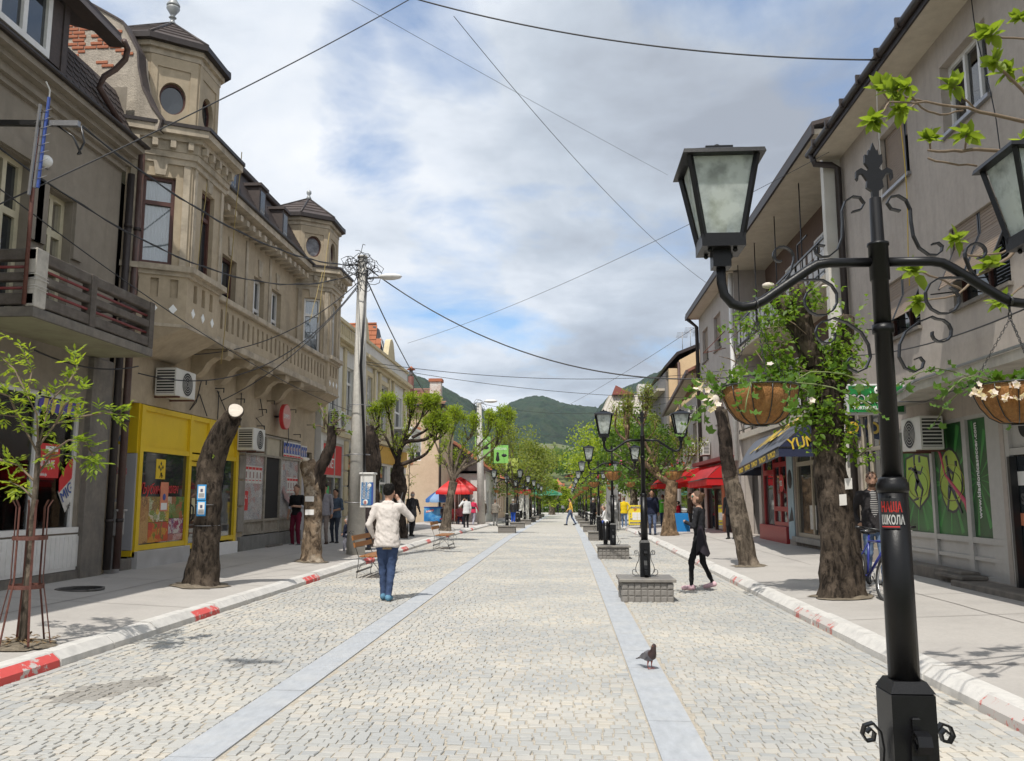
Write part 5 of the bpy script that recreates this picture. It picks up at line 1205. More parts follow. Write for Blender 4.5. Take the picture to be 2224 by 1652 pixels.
for i,(a,b)in enumerate((P1,P2)):
 q=MB();q.box(xq,xq+.02,a,b,zb,zt_,M_grn);o_=q.put('picture_pane',bs);L=b-a;cy_,cz_=(a+b)/2,1.85
 rays(o_,a,b,zb,zt_,cy_,cz_)
 if i==0:sh_=[(b-.12,2.36),(b-.5*L,2.44),(a+.10,2.36),(a+.02,1.9),(a+.2,1.6),((a+b)/2,1.38),(b-.16,1.62),(b-.04,1.95)]
 else:sh_=[((a+b)/2+.38*L*math.cos(t),1.9+.56*math.sin(t))for t in[k*math.pi/10 for k in range(20)]]
 c0=V((0,sum(p[0]for p in sh_)/len(sh_),sum(p[1]for p in sh_)/len(sh_)))
 MB().slab([(xq-.002,*p)for p in sh_],(-.002,0,0),M_sil).put('badge_edge',o_)
 MB().slab([(xq-.0045,c0.y+(p[0]-c0.y)*.9,c0.z+(p[1]-c0.z)*.92)for p in sh_],(-.001,0,0),M_lime).put('badge',o_)
 X_=xq-.006;s=-1
 def limb(pts,w):q=MB();q.tube([(X_,c0.y+p[0]*L,c0.z+p[1])for p in pts],w,M_sil,6);[None];q.v=[(X_-.0015 if v[0]<X_ else X_+.0005,v[1],v[2])for v in q.v];q.put('figure',o_)
 if i==0:
  limb([(.08,.44),(.09,.30),(.05,.1),(-.02,-.08)],[.05,.035,.085,.07]);limb([(.0,-.02),(.10,-.2),(.02,-.36),(.2,-.40)],[.08,.055,.04,.02]);limb([(-.02,-.05),(-.16,-.2),(-.05,-.42),(-.02,-.56)],[.08,.05,.035,.02]);limb([(.05,.14),(.2,.2),(.32,.2)],[.045,.035,.025]);limb([(.05,.14),(-.12,.1),(-.2,.22)],[.045,.035,.025]);limb([(-.1,.42),(-.1,.3)],[.06,.06])
 else:
  limb([(.10,.42),(.08,.28),(.06,.08),(.0,-.1)],[.055,.035,.08,.085]);limb([(.04,-.1),(.1,-.3),(.16,-.52)],[.08,.05,.03]);limb([(-.02,-.1),(-.12,-.28),(-.24,-.46),(-.3,-.55)],[.07,.05,.035,.025]);limb([(.06,.2),(-.1,.1),(-.05,-.02)],[.045,.035,.03]);limb([(-.06,.02),(-.18,.22)],[.012,.012]);limb([(-.2,.32),(-.2,.22)],[.05,.05])
 for k in range(4):MB().tube([(X_,c0.y+(.38+.05*k)*L*math.cos(t)*.9-.04*k,c0.z+(-.1+.06*k)+(.25+.05*k)*math.sin(t))for t in[j*math.pi/12 for j in range(25)]],.006,(M_sil,mat('gold_line',(.4,.36,.05),.5),M_sil,mat('pink_line',(.5,.04,.10),.5))[k],4,False).put('swirl',o_)if k<2 else None
sw=MB();sw.tube([(xq-.008,P1[0]-.0,2.52),(xq-.008,P2[1]-.05,2.62),(xq-.008,P2[1]-.25,2.35),(xq-.008,P2[1]-.38,2.0),(xq-.008,P2[0]+.12,1.55),(xq-.008,P2[0]+.02,1.35)],[.02,.05,.045,.03,.06,.05],mat('pink_line',(.5,.04,.10),.5),6);sw.v=[(xq-.008 if v[0]<xq-.008 else xq-.0065,v[1],v[2])for v in sw.v];sw.put('ribbon',bs)
q=MB();q.box(xq-.0,xq+.02,PS[0],PS[1],zb,zt_,M_grn);o_=q.put('picture_pane',bs);rays(o_,PS[0],PS[1],zb,zt_,(PS[0]+PS[1])/2,1.9)
text_mesh('www.kladionicasoccer.com',.145,M_white,(xq-.006,(PS[0]+PS[1])/2-.05,zb+.30),(0,0,1),(0,1,0),bold=.003,squash=.95).put('lettering',o_)
cs=MB();cd=thing('card_suit_board','red and white chequered board of card suits beside the green windows','board',(XR,P1[1]+.3,1.5))
ca_,cb_=P1[1]+.16,P1[1]+.16+.46
for r_ in range(7):
 for c_ in range(2):
  m_=(M_red,M_whitetile)[(r_+c_)%2];y_=ca_+c_*.23;z_=1.0+r_*.25;MB().box(xq-.06,xq-.05,y_,y_+.226,z_,z_+.246,m_).put('square',cd)
  k=(r_*2+c_)%4;q=MB();c=V((xq-.062,y_+.113,z_+.123));m2=M_white if(r_+c_)%2==0 else M_black
  if k in(0,3):q.slab([c+V((0,-.06,0)),c+V((0,0,-.085)),c+V((0,.06,0)),c+V((0,0,.085))],(-.002,0,0),m2)
  else:
   sg_=1 if k==1 else-1;q.slab([c+V((0,.075*a,.08*b*sg_))for a,b in((0,-1),(.6,-.3),(1,.2),(.75,.7),(.35,.75),(0,.4),(-.35,.75),(-.75,.7),(-1,.2),(-.6,-.3))],(-.002,0,0),m2)
  q.put('suit',cd)
dr_=MB();ya_,yb_=dA[0],dA[1]
for y in(ya_+1.9,yb_-.12):dr_.box(xq-.05,xq+.05,y,y+.12,.32,2.95,M_alu)
dr_.box(xq-.045,xq+.045,ya_,yb_-.12,2.22,2.32,M_alu);dr_.box(xq-.045,xq+.045,ya_,yb_,2.86,2.949,M_alu);do_=dr_.put('door_frame',bs)
MB().box(xq,xq+.015,ya_,yb_-.12,2.33,2.86,M_alu).put('top_panel',bs)
MB().box(xq+.01,xq+.02,ya_+2.02,yb_-.12,.32,2.22,M_pane).put('door_pane',bs);MB().box(xq+.01,xq+.02,ya_,ya_+1.9,.32,2.22,M_pane).put('door_pane',bs)
MB().box(xq-.1,xq+.0,yb_-.2,yb_-.13,.32,2.2,M_iron).put('door_edge',bs)
text_mesh('7',1.25,mat('orange_print',(.62,.22,.12),.6),(xq+.004,yb_-.05,.50),(0,-1,0),(0,0,1),bold=.03).put('numeral',bs);text_mesh('SOCCER',.2,mat('dim_print',(.10,.10,.10),.5),(xq+.004,yb_-.25,1.52),(0,-1,0),(0,0,1),bold=.01).put('lettering',bs)
MB().box(xq+.002,xq+.006,yb_-.62,yb_-.2,1.78,1.98,M_white).put('notice',bs);MB().box(xq+.002,xq+.006,yb_-.72,yb_-.48,1.62,1.80,M_paper).put('notice',bs)
fnm=MB();c=at_x(2222,935,xq-.03);fnm.add([(xq-.02,c.y+.16*math.cos(k*math.pi/10),2.62+.16*math.sin(k*math.pi/10))for k in range(20)],[tuple(range(20))],M_dark);fnm.put('vent_hole',bs)
st_=thing('shop_steps','worn low concrete steps along the front of the betting shop','steps',(6.2,12,.25))
MB().box(6.05,XR+.02,3.2,14.15,.10,.325,M_concrete,.02).put('step',st_);MB().box(6.22,XR+.02,14.16,17.5,.10,.44,M_concrete,.02).put('step',st_);MB().box(6.12,6.6,13.9,14.9,.326,.39,M_concrete,.015).put('step',st_)
air_con((XR,14.95,2.42),'white air conditioner under the canopy at the green windows',-1,.82,.58,.38)
fr=MB();q_=XR+.08
for y in(sB[0],sB[1]-.1,(sB[0]+sB[1])/2+.3):fr.box(q_-.04,q_+.04,y,y+.1,.55,3.45,M_beigeframe)
for z in(.55,2.6,3.37):fr.box(q_-.035,q_+.035,sB[0]+.1,sB[1]-.1,z,z+.08,M_beigeframe)
o_=fr.put('shop_window',hR);MB().box(q_,q_+.01,sB[0]+.05,sB[1]-.05,.6,3.4,M_pane).put('pane',o_)
sg=thing('hanging_sign','green lit box sign with a football reading SOCCER standing out over the pavement','sign',(6.2,15.9,3.1))
a,b=at_y(1832,835,16.0),at_y(1963,900,16.0)
MB().box(a.x,b.x,15.9,16.1,b.z,a.z,mat('sign_case',(.5,.5,.5),.35),.02).put('case',sg);MB().box(a.x+.04,b.x-.04,15.885,15.897,b.z+.04,a.z-.04,mat('sign_green',(.015,.16,.04),.3,.4,3,stain=(.03,.42,.08),sscale=1.4,samt=.8)).put('face',sg)
for k in range(8):
 an=math.pi*(.05+k*.13);c=V(((a.x+b.x)/2,15.883,b.z+.1));q=MB();q.slab([c,c+V((math.cos(an)*.4,0,abs(math.sin(an))*.34)),c+V((math.cos(an+.06)*.4,0,abs(math.sin(an+.06))*.34))],(0,-.001,0),mat('sign_ray',(.08,.6,.15),.4));q.put('ray',sg)
text_mesh('SOCCER',.235,M_black,(a.x+.08,15.878,b.z+.20),(1,0,0),(0,0,1),bold=.014,squash=.86).put('letter_edge',sg);text_mesh('SOCCER',.235,mat('silver_print',(.5,.5,.5),.4),(a.x+.08,15.872,b.z+.20),(1,0,0),(0,0,1),squash=.86).put('lettering',sg)
text_mesh('SPORTSKE KLADIONICE',.085,M_white,(a.x+.09,15.876,b.z+.09),(1,0,0),(0,0,1),bold=.002,squash=.88).put('lettering',sg);MB().ball(((a.x+b.x)/2+.05,15.875,a.z-.13),.085,M_whitetile,12,1,.15).put('ball',sg)
for k in range(4):MB().ball(((a.x+b.x)/2+.05+.04*math.cos(k*1.6),15.862,a.z-.13+.04*math.sin(k*1.6)),.018,M_black,6,1,.2).put('ball_patch',sg)
MB().bar((b.x,16,b.z+.2),(XR,16,b.z+.2),.04,.04,M_galv).put('bracket',sg);MB().bar((b.x,16,a.z-.1),(XR,16,a.z-.1),.04,.04,M_galv).put('bracket',sg)
dp=MB();dp.tube([(5.82,19.5,9.6),(5.9,19.5,9.35),(6.25,19.45,9.3),(6.38,19.4,9.2),(6.38,19.4,.3)],.075,M_gutter,10);solo(dp,'downpipe','dark square downpipe at the corner of the grey block beside the white pillar','downpipe',(6.38,19.4,.3))
# =========================== house with loggias
h2=thing('loggia_house','house with deep balconies and a white end pillar above the grey awning','building',(XR,26,.2))
ya,yb=19.75,32.3;XL=7.7
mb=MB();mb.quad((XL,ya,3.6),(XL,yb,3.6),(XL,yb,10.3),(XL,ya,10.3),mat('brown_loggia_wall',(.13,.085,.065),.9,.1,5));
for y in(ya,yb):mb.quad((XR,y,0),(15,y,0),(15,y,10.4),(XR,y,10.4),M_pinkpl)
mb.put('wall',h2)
pl=MB();pl.box(6.12,6.6,ya-.12,ya+.10,.2,10.2,mat('white_pillar',(.62,.60,.55),.9,.06,8,.5,60,stain=(.45,.4,.34),sscale=2,samt=.5),.02);pl.put('end_pillar',h2)
MB().box(XR-.02,XL,ya+.12,yb,6.95,7.12,M_soffit).put('floor_slab',h2);MB().box(XR-.02,XL,ya+.12,yb,3.75,3.95,M_soffit).put('floor_slab',h2)
MB().box(6.0,XL,ya+.11,yb+.2,10.25,10.38,M_soffit).put('eaves',h2);MB().box(5.93,5.998,ya+.0,yb+.25,10.2,10.42,M_gutter).put('gutter',h2);MB().slab([(5.95,ya,10.42),(5.95,yb,10.42),(14,yb,12.6),(14,ya,12.6)],(0,0,.1),M_roofdk).put('roof',h2)
M_railpan=mat('pale_rail_panel',(.46,.45,.44),.6,.06,5)
for(z,nm)in((7.12,'upper'),(3.95,'lower')):
 for k in range(9):
  y=ya+.5+k*1.4;MB().tube([(XR,y,z),(XR,y,z+(3.1 if nm=='upper' and k%2==0 else .95))],.018,M_iron,6).put('balcony_post',h2)
 MB().bar((XR,ya+.12,z+.95),(XR,yb,z+.95),.05,.05,M_iron).put('handrail',h2);MB().bar((XR,ya+.12,z+.12),(XR,yb,z+.12),.03,.03,M_iron).put('lower_rail',h2)
 for k in range(22):
  y=ya+.28+k*.55
  if y>yb-.5:break
  q=MB()
  for s_ in range(3):q.box(XR+.012,XR+.022,y+.03*((s_+k)%2),y+.34+.1*((s_+k)%2),z+.16+s_*.26,z+.40+s_*.26,M_railpan)
  if nm=='upper' or k%3:q.put('rail_panel',h2)
 for(a,b)in((21.2,22.2),(24.0,25.6),(28.0,29.0)):
  window(h2,(XL-.06,0),(0,1),(-1,0),a,b,z+.05,z+2.2,.0,M_whitepaint,M_pane,1 if b-a<1.3 else 2,(.4,),.08,name='balcony_door')
ws=MB();ws.box(XL-.2,XL-.02,20.6,20.8,9.35,9.6,M_iron);ws.put('wall_lantern',h2);MB().ball((XL-.15,26.6,8.6),.11,M_whitetile,10).put('globe_lamp',h2);MB().bar((6.9,24.9,7.2),(6.9,24.9,9.0),.04,.04,M_iron).put('screen_frame',h2);MB().bar((6.9,23.9,9.0),(6.9,24.9,9.0),.04,.04,M_iron).put('screen_frame',h2)
XS=6.62
gf=MB();hs_=[(20.0,22.05,.52,3.35),(22.2,25.3,.52,3.35),(26.1,29.6,.25,3.1),(30.0,32.1,.3,2.9)]
facade(gf,(XS,ya+.12),(0,1),(-1,0),yb-ya-.12,.0,3.74,[(a-ya-.12,b-ya-.12,c,d)for a,b,c,d in hs_],.25,M_greypl);gf.quad((XS+1.4,ya,0),(XS+1.4,yb,0),(XS+1.4,yb,3.7),(XS+1.4,ya,3.7),M_dark);gf.put('shop_wall',h2)
fw=thing('shop_window','tall beige framed shop window under the grey awning behind the ivy tree','shop window',(XS,23,.3))
for(a,b,c,d)in hs_[:2]:
 window(fw,(XS,0),(0,1),(-1,0),a,b,c,d,.1,M_beigeframe,M_pane,2,(.72,),.10,name='window_frame')
MB().box(XS-.12,XS+.05,19.95,25.4,.36,.515,mat('grey_sill',(.33,.31,.28),.8,.1,8,stain=(.2,.19,.18),sscale=3,samt=.5),.01).put('sill',fw);MB().box(XS-.02,XS+.05,20.0,25.3,.05,.355,M_concrete).put('plinth',fw)
for i,(a,b,za,zb_)in enumerate(((20.2,20.9,.7,1.5),(21.0,21.9,.7,1.3),(22.5,23.3,.7,1.7),(23.6,24.2,.75,1.4))):MB().box(XS+.088,XS+.092,a,b,za,zb_,M_paper).put('faded_backing',fw)
rd=thing('red_shop_front','red framed shop entrance with a round YES sticker beside the beige windows','shop front',(XS,28,.2))
window(rd,(XS,0),(0,1),(-1,0),26.15,27.9,.75,3.1,.05,M_redframe,M_pane,2,(.22,.8),.12,name='window_frame');window(rd,(XS,0),(0,1),(-1,0),28.0,29.55,.4,3.1,.12,M_redframe,M_pane,1,(.75,),.14,name='door')
MB().box(XS-.10,XS+.05,26.1,29.6,.24,.74,M_redframe,.01).put('base_panel',rd);MB().box(XS-.3,XS+.05,26.0,29.6,.0,.235,M_concrete,.01).put('step',rd)
q=MB();q.add([(XS-.02,26.75+.27*math.cos(k*math.pi/12),2.05+.27*math.sin(k*math.pi/12))for k in range(24)],[tuple(range(24))],M_red);o_=q.put('sticker',rd);text_mesh('YES',.22,M_white,(XS-.026,26.98,1.97),(0,-1,0),(0,0,1),bold=.006,squash=.9).put('lettering',o_)
MB().box(XS-.13,XS-.12,28.05,29.4,2.78,3.08,M_white).put('sign_strip',rd);text_mesh('SKAZ',.2,M_blue,(XS-.136,29.2,2.83),(0,-1,0),(0,0,1)).put('lettering',rd)
mur=thing('mural_board','pale wall board painted with a black cartoonish bird shape between red door and beige window','mural',(XS,25.7,1.2));MB().box(XS-.03,XS-.01,25.4,26.05,.4,2.9,mat('mural_blue',(.32,.42,.47),.8,.1,3)).put('board',mur);MB().ball((XS-.03,25.72,2.15),.24,M_black,12,.1,1,1.2).put('blot',mur);MB().ball((XS-.04,25.75,2.2),.1,M_ochre,10,.1).put('blot',mur);MB().slab([(XS-.035,25.45,.95),(XS-.035,26.0,.9),(XS-.035,25.6,1.35)],(-.005,0,0),M_black).put('blot',mur)
def awning(name,label,back0,back1,f0,f1,drop,m,mv,group=None,ribs=4):
 """Sloping cloth from the wall line back0-back1 to the front edge f0-f1, hanging valance and side cheeks."""
 t=thing(name,label,'awning',tuple((V(f0)+V(f1))/2),group);b0,b1,f0,f1=V(back0),V(back1),V(f0),V(f1);N,Mm=16,6;mb=MB();vs=[]
 for j in range(Mm+1):
  for i in range(N+1):
   p=b0.lerp(b1,i/N).lerp(f0.lerp(f1,i/N),j/Mm);p.z+=.16*math.sin(math.pi*j/Mm)-.02*abs(math.sin(i*math.pi*ribs/N))*math.sin(math.pi*j/Mm);vs.append(p)
 mb.add(vs,[(j*(N+1)+i,j*(N+1)+i+1,(j+1)*(N+1)+i+1,(j+1)*(N+1)+i)for j in range(Mm)for i in range(N)],m,True);mb.put('cloth',t)
 v=MB();vs=[]
 for i in range(N*2+1):
  p=f0.lerp(f1,i/(2*N));w=V((-.02*math.sin(i*.9),0,0));vs+=[p,p+w+V((0,0,-drop-.015*(i%2)))]
 v.add(vs,[(2*i,2*i+1,2*i+3,2*i+2)for i in range(2*N)],m);v.put('valance',t)
 for(b,f)in((b0,f0),(b1,f1)):
  s=MB();mid=b.lerp(f,.5)+V((0,0,.14));s.add([b,mid,f,f+V((0,0,-drop)),V((b.x,b.y,f.z-drop))],[(0,1,2,3,4)],mv);s.put('side_cheek',t)
 MB().tube([f0,f1],.025,M_iron,6).put('front_bar',t);MB().bar(V((b0.x,b0.y,f0.z)),f0,.03,.03,M_iron).put('arm',t);MB().bar(V((b1.x,b1.y,f1.z)),f1,.03,.03,M_iron).put('arm',t)
 return t
F0,F1,B0,B1=V((5.0,20.4,2.78)),V((5.75,29.0,2.56)),V((6.58,20.4,3.72)),V((6.58,29.3,3.6))
aw=awning('awning','big grey and navy shop awning with yellow lettering behind the ivy covered tree',B0,B1,F0,F1,.22,M_awngrey,M_awnblue)
M_yelprint=mat('yellow_print',(.58,.40,.035),.6)
ud=(F0-F1).normalized();vd=((B0+B1)/2-(F0+F1)/2).normalized();nn_=ud.cross(vd).normalized();nn_=nn_ if nn_.z>0 else-nn_
text_mesh('YUMCO',1.05,M_yelprint,F1.lerp(F0,.12)+vd*.42+nn_*.16,ud,(vd+V((0,0,.05))),bold=.01,squash=1.9).put('lettering',aw)
for k in range(5):text_mesh('YUMCO',.2,M_yelprint,F1.lerp(F0,.06+.19*k)+V((-.035,0,-.19)),ud,(0,0,1),squash=1.7,bold=.004).put('lettering',aw)
text_mesh('YUMCO',.36,M_yelprint,(5.25,20.385,2.72),(1,0,.2),(-.2,0,1),squash=.85,bold=.006).put('lettering',aw)
ns=thing('strip_sign','navy cloth shop banner with a yellow letter O beside the ivy tree','banner',(6.3,18.6,3.4));a,b=at_y(1838,905,19.3),at_y(1885,960,19.3)
MB().slab([at_y(1835,918,19.3),at_y(1886,905,19.3),at_y(1890,942,19.3),at_y(1838,955,19.3)],(0,.02,0),M_awnblue).put('cloth',ns);p=at_y(1838,944,19.28);text_mesh('O',.36,M_yelprint,p,(1,0,.22),(-.1,0,1),bold=.012).put('lettering',ns)
# =========================== pale house, low house, tall yellow house
X3=6.5
h3=thing('pale_house','pale grey three storey house with two shuttered windows beyond the white pillar','building',(X3,37,0))
w3_=[(35.3,36.9,7.85,9.35),(38.5,40.0,7.85,9.35),(35.3,36.9,4.7,6.1)]
mb=MB();facade(mb,(X3,32.35),(0,1),(-1,0),8.6,-.3,10.3,[(a-32.35,b-32.35,c,d)for a,b,c,d in w3_]+[(.5,3.2,0,2.6),(3.9,7.9,0,2.7)],.22,M_pinkpl);mb.quad((X3,40.95,-.3),(15,40.95,-.3),(15,40.95,10.3),(X3,40.95,10.3),M_pinkpl);mb.quad((X3+1.2,32.4,0),(X3+1.2,40.9,0),(X3+1.2,40.9,10),(X3+1.2,32.4,10),M_dark);mb.put('wall',h3)
for a,b,c,d in w3_:window(h3,(X3,0),(0,1),(-1,0),a,b,c,d,.18,M_beigeframe,M_pane,2,(),.07,sill=M_concrete);slats(h3,a+.05,b-.05,c+.45,d-.02,X3+.12)
MB().box(5.95,X3+.2,32.3,41.2,10.2,10.32,M_soffit).put('eaves',h3);MB().box(5.88,5.948,32.3,41.25,10.16,10.36,M_gutter).put('gutter',h3);MB().slab([(5.9,32.3,10.36),(5.9,41.2,10.36),(14,41.2,12.5),(14,32.3,12.5)],(0,0,.1),M_roofdk).put('roof',h3);MB().tube([(5.95,41.0,10.2),(6.4,41.0,9.8),(6.42,41.0,0)],.09,M_gutter,8).put('downpipe',h3);MB().tube([(6.42,32.6,10.2),(6.42,32.6,3)],.09,M_whitepaint,8).put('downpipe',h3)
for(a,b)in((32.85,35.55),(36.25,40.25)):
 q=MB();q.box(X3+.1,X3+.11,a,b,0,2.6,M_pane);q.put('pane',h3);q=MB();
 for y in(a,(a+b)/2,b-.1):q.box(X3+.03,X3+.09,y,y+.1,0,2.6,M_brownframe)
 q.box(X3+.03,X3+.089,a+.1,b-.1,2.0,2.1,M_brownframe);q.put('shop_frame',h3)
MB().box(X3-.5,X3+.1,32.6,41.0,3.05,3.2,mat('red_canopy',(.2,.03,.03),.6)).put('canopy',h3)
MB().box(X3-.03,X3+.0,35.6,36.2,0,2.9,mat('terracotta_pier',(.46,.2,.1),.8)).put('pier',h3)
MB().bar((X3,34.4,7.6),(X3-.9,34.4,7.4),.03,.03,M_rust).put('iron_arm',h3);MB().bar((X3,34.4,8.3),(X3-.9,34.4,7.4),.03,.03,M_rust).put('iron_arm',h3)
air_con((X3,38.6,3.5),'white air conditioner on the pale house above the red awning',-1,.8,.6,.3)
awning('awning','nearer bright red shop awning with a scalloped edge',(X3,33.6,3.0),(X3,38.6,3.0),(5.45,33.6,2.35),(5.45,38.6,2.30),.26,M_awnred,M_awnred,'red shop awnings')
awning('awning','second red shop awning just beyond the nearer red one',(X3,39.2,3.0),(X3,42.6,3.0),(5.35,39.2,2.55),(5.35,42.6,2.5),.2,M_awnred,M_awnred,'red shop awnings')
awning('awning','farthest small red awning above the third pavement tree',(6.4,44.6,3.1),(6.4,48,3.1),(4.7,44.6,2.35),(4.7,48,2.3),.2,M_awnred,M_awnred,'red shop awnings')
h4=thing('low_roofed_house','lower grey house with a steep brown edged roof between pale and yellow houses','house',(6.5,46,0))
mb=MB();facade(mb,(6.45,41.1),(0,1),(-1,0),10.4,-.3,6.6,[(1.2,2.4,3.9,5.3),(4.2,5.4,3.9,5.3),(7.5,8.7,3.9,5.3),(1,4,0,2.7),(5,9,0,2.7)],.2,M_pinkpl);mb.put('wall',h4)
for a in(1.2,4.2,7.5):window(h4,(6.45,41.1),(0,1),(-1,0),a,a+1.2,3.9,5.3,.15,M_beigeframe,M_pane,2,(),.07,sill=M_brick)
MB().box(6.55,6.56,41.2,51.4,-.2,2.7,M_pane).put('pane',h4);rf=MB();rf.slab([(5.9,41.1,7.6),(5.9,51.6,6.5),(11,51.6,10.2),(11,41.1,10.2)],(0,0,.14),M_old_tile);rf.put('roof',h4);MB().bar((5.88,41.0,7.62),(5.88,51.7,6.52),.12,.18,M_pipe).put('gutter',h4);MB().quad((5.95,41.2,7.55),(6.5,41.2,7.6),(6.5,51.5,6.6),(5.95,51.5,6.45),M_soffit).put('soffit',h4)
MB().box(5.3,6.45,45,49,3.1,3.25,M_soffit).put('balcony',h4)
for k in range(14):MB().tube([(5.33,45.05+.3*k,3.25),(5.33,45.05+.3*k,4.15)],.015,M_iron,5).put('baluster',h4)
air_con((6.45,42.0,5.5),'upper white air conditioner on the lower house under the roof edge',-1,.8,.6,.3);air_con((6.45,42.6,3.7),'lower white air conditioner on the lower house near the basket',-1,.8,.6,.3)
h5=thing('yellow_house','tall yellow plaster house with bare sunlit end wall rising behind the lower roof','building',(8,53,0))
M_yelpl=mat('yellow_plaster',(.56,.43,.26),.9,.05,5,.2,60,stain=(.48,.36,.22),sscale=.8,samt=.4)
mb=MB();y5=52.0;prof=[(6.35,0),(6.35,9.85),(7.0,9.85),(7.0,10.35),(8.6,11.2),(12.5,11.4),(12.5,0)];mb.slab([(x,y5,z-.4)for x,z in prof],(0,12,0),M_yelpl);mb.put('wall',h5)
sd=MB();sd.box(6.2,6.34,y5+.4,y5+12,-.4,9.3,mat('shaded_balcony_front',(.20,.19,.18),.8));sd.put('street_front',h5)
MB().slab([(6.2,y5-.05,9.5),(6.95,y5-.05,10.3),(8.6,y5-.05,10.95),(12.6,y5-.05,11.1)]+[(12.6,y5-.05,11.25),(8.5,y5-.05,11.1),(6.85,y5-.05,10.45),(6.1,y5-.05,9.6)],(0,12.2,0),M_gutter).put('roof',h5);MB().tube([(6.95,y5-.08,9.8),(6.95,y5-.08,0)],.09,M_pipe,8).put('downpipe',h5);MB().box(5.7,6.35,y5+1,y5+11,8.2,8.35,M_soffit).put('eaves',h5)
for k in range(4):
 for z in(2.6,5.4):MB().box(5.3,6.2,y5+.8+2.8*k,y5+2.9+2.8*k,z,z+.12,M_soffit).put('balcony',h5);MB().box(5.28,5.32,y5+.8+2.8*k,y5+2.9+2.8*k,z+.1,z+.95,M_gutter).put('balcony_front',h5)
ar=thing('roof_aerial','thin rooftop television aerials on the yellow house','aerial',(7.6,y5+.5,10.9));
for k,(x,hh)in enumerate(((7.3,.9),(7.8,1.2),(8.3,1.0))):
 MB().tube([(x,y5+.5,10.4),(x,y5+.5,10.9+hh)],.02,M_galv,5).put('mast',ar)
 for j in range(5):MB().tube([(x-.35,y5+.2+j*.15,10.8+hh-.05*j),(x+.35,y5+.2+j*.15,10.8+hh-.05*j)],.012,M_galv,4).put('element',ar)
h6=thing('clad_flats','far pale ribbed block of flats with red gable top above the trees','building',(7,118,0))
a,b=at_y(1308,890,118),at_y(1402,858,118)
MB().box(a.x,b.x+8,118,134,-1.2,a.z-.5,M_pinkpl).put('wall',h6);MB().slab([(a.x-.4,117.6,a.z-.6),(b.x+8,117.6,a.z-.6),(b.x+8,119.5,b.z+.2),(a.x+1.1,119.5,b.z+.2)],(0,.3,0),mat('ribbed_cladding',(.42,.39,.35),.8,.1,3)).put('mansard',h6)
for k in range(24):
 f=k/24;p,q=V((a.x-.3+f*(b.x-a.x+6),117.55,a.z-.6)),V((a.x+1.0+f*(b.x-a.x+5),119.4,b.z+.2));MB().bar(p,q,.05,.06,M_soffit).put('rib',h6)
MB().box(a.x+2.2,a.x+4.0,117.3,118.2,a.z-.5,a.z+.9,M_dark).put('window',h6);MB().slab([(a.x+1.4,118.5,b.z+.2),(a.x+4.5,118.5,b.z+.2),(a.x+1.9,118.5,b.z+1.5)],(0,4,0),mat('red_gable',(.22,.07,.055),.8)).put('gable',h6);MB().box(a.x+5.0,a.x+6.8,118.2,121,b.z-.2,b.z+1.6,M_creamw).put('roof_box',h6);MB().box(a.x+2.3,a.x+3.5,117.0,117.29,a.z-.3,a.z+.6,M_acw).put('air_unit',h6)
low_house('low_house','grey shop house behind the broad pavement trees beyond the yellow house',6.4,14,64.5,78,5.2,7.6,M_pinkpl,-1)
low_house('low_house','cream shop house farther along behind the round trees',6.8,14,79,96,4.6,7.0,M_cream,-1)
low_house('low_house','last white shop house before the far flats',7.5,15,97.5,112,4.2,6.6,M_creamw,-1)
rng=random.Random(21)
town=[(1205,1052,210,7,3),(1180,1036,250,8,3),(1215,1040,265,9,3.5),(1195,1022,300,8,3.5),(1228,1024,310,9,3.5),(1240,1036,240,7,3),(1208,1010,340,9,4),(1184,1012,360,8,3.5),(1262,1030,280,8,3),(1170,1048,230,7,3),(1252,1060,175,6,3),(1216,1066,165,7,4.2)]
names=['small orange roofed house at the foot of the hill','orange roofed house of the far town with a gable to the street']
words_=('lowest and widest','left and mid height','central large','upper left','upper right','right and lower','topmost','second topmost','rightmost high','leftmost low','nearest right','nearest cream walled')
for i,(u,v,y,w_,hh)in enumerate(town):
 y*=2.0;c=at_y(u,v,y);t=thing('town_house',f'{words_[i]} of the orange roofed houses clustered below the green hill','house',(c.x,y,c.z-hh),'houses of the far town');x0_,x1_=c.x-w_/2,c.x+w_/2;mw=(M_creamw,M_cream,M_peach)[i%3]
 mb=MB();mb.box(x0_,x1_,y,y+9,c.z-hh-9,c.z,mw);mb.put('wall',t);rf=MB();e=.5
 if i%2:rf.slab([(x0_-e,y-e,c.z),(x1_+e,y-e,c.z),(c.x,y-e,c.z+2.3)],(0,10,0),M_orange_tile)
 else:rf.add([(x0_-e,y-e,c.z),(x1_+e,y-e,c.z),(x1_+e,y+9.5,c.z),(x0_-e,y+9.5,c.z),(c.x-1.5,y+4.5,c.z+2.4),(c.x+1.5,y+4.5,c.z+2.4)],[(0,1,5,4),(1,2,5),(2,3,4,5),(3,0,4),(0,1,2,3)],M_orange_tile)
 rf.put('roof',t)
 for k in range(2):MB().box(x0_+w_*(.22+.36*k),x0_+w_*(.42+.36*k),y-.05,y+.1,c.z-2.2,c.z-.8,M_pane).put('window',t)
 MB().box(c.x+1,c.x+1.7,y+4,y+4.7,c.z+1.2,c.z+3.1,M_brick).put('chimney',t)
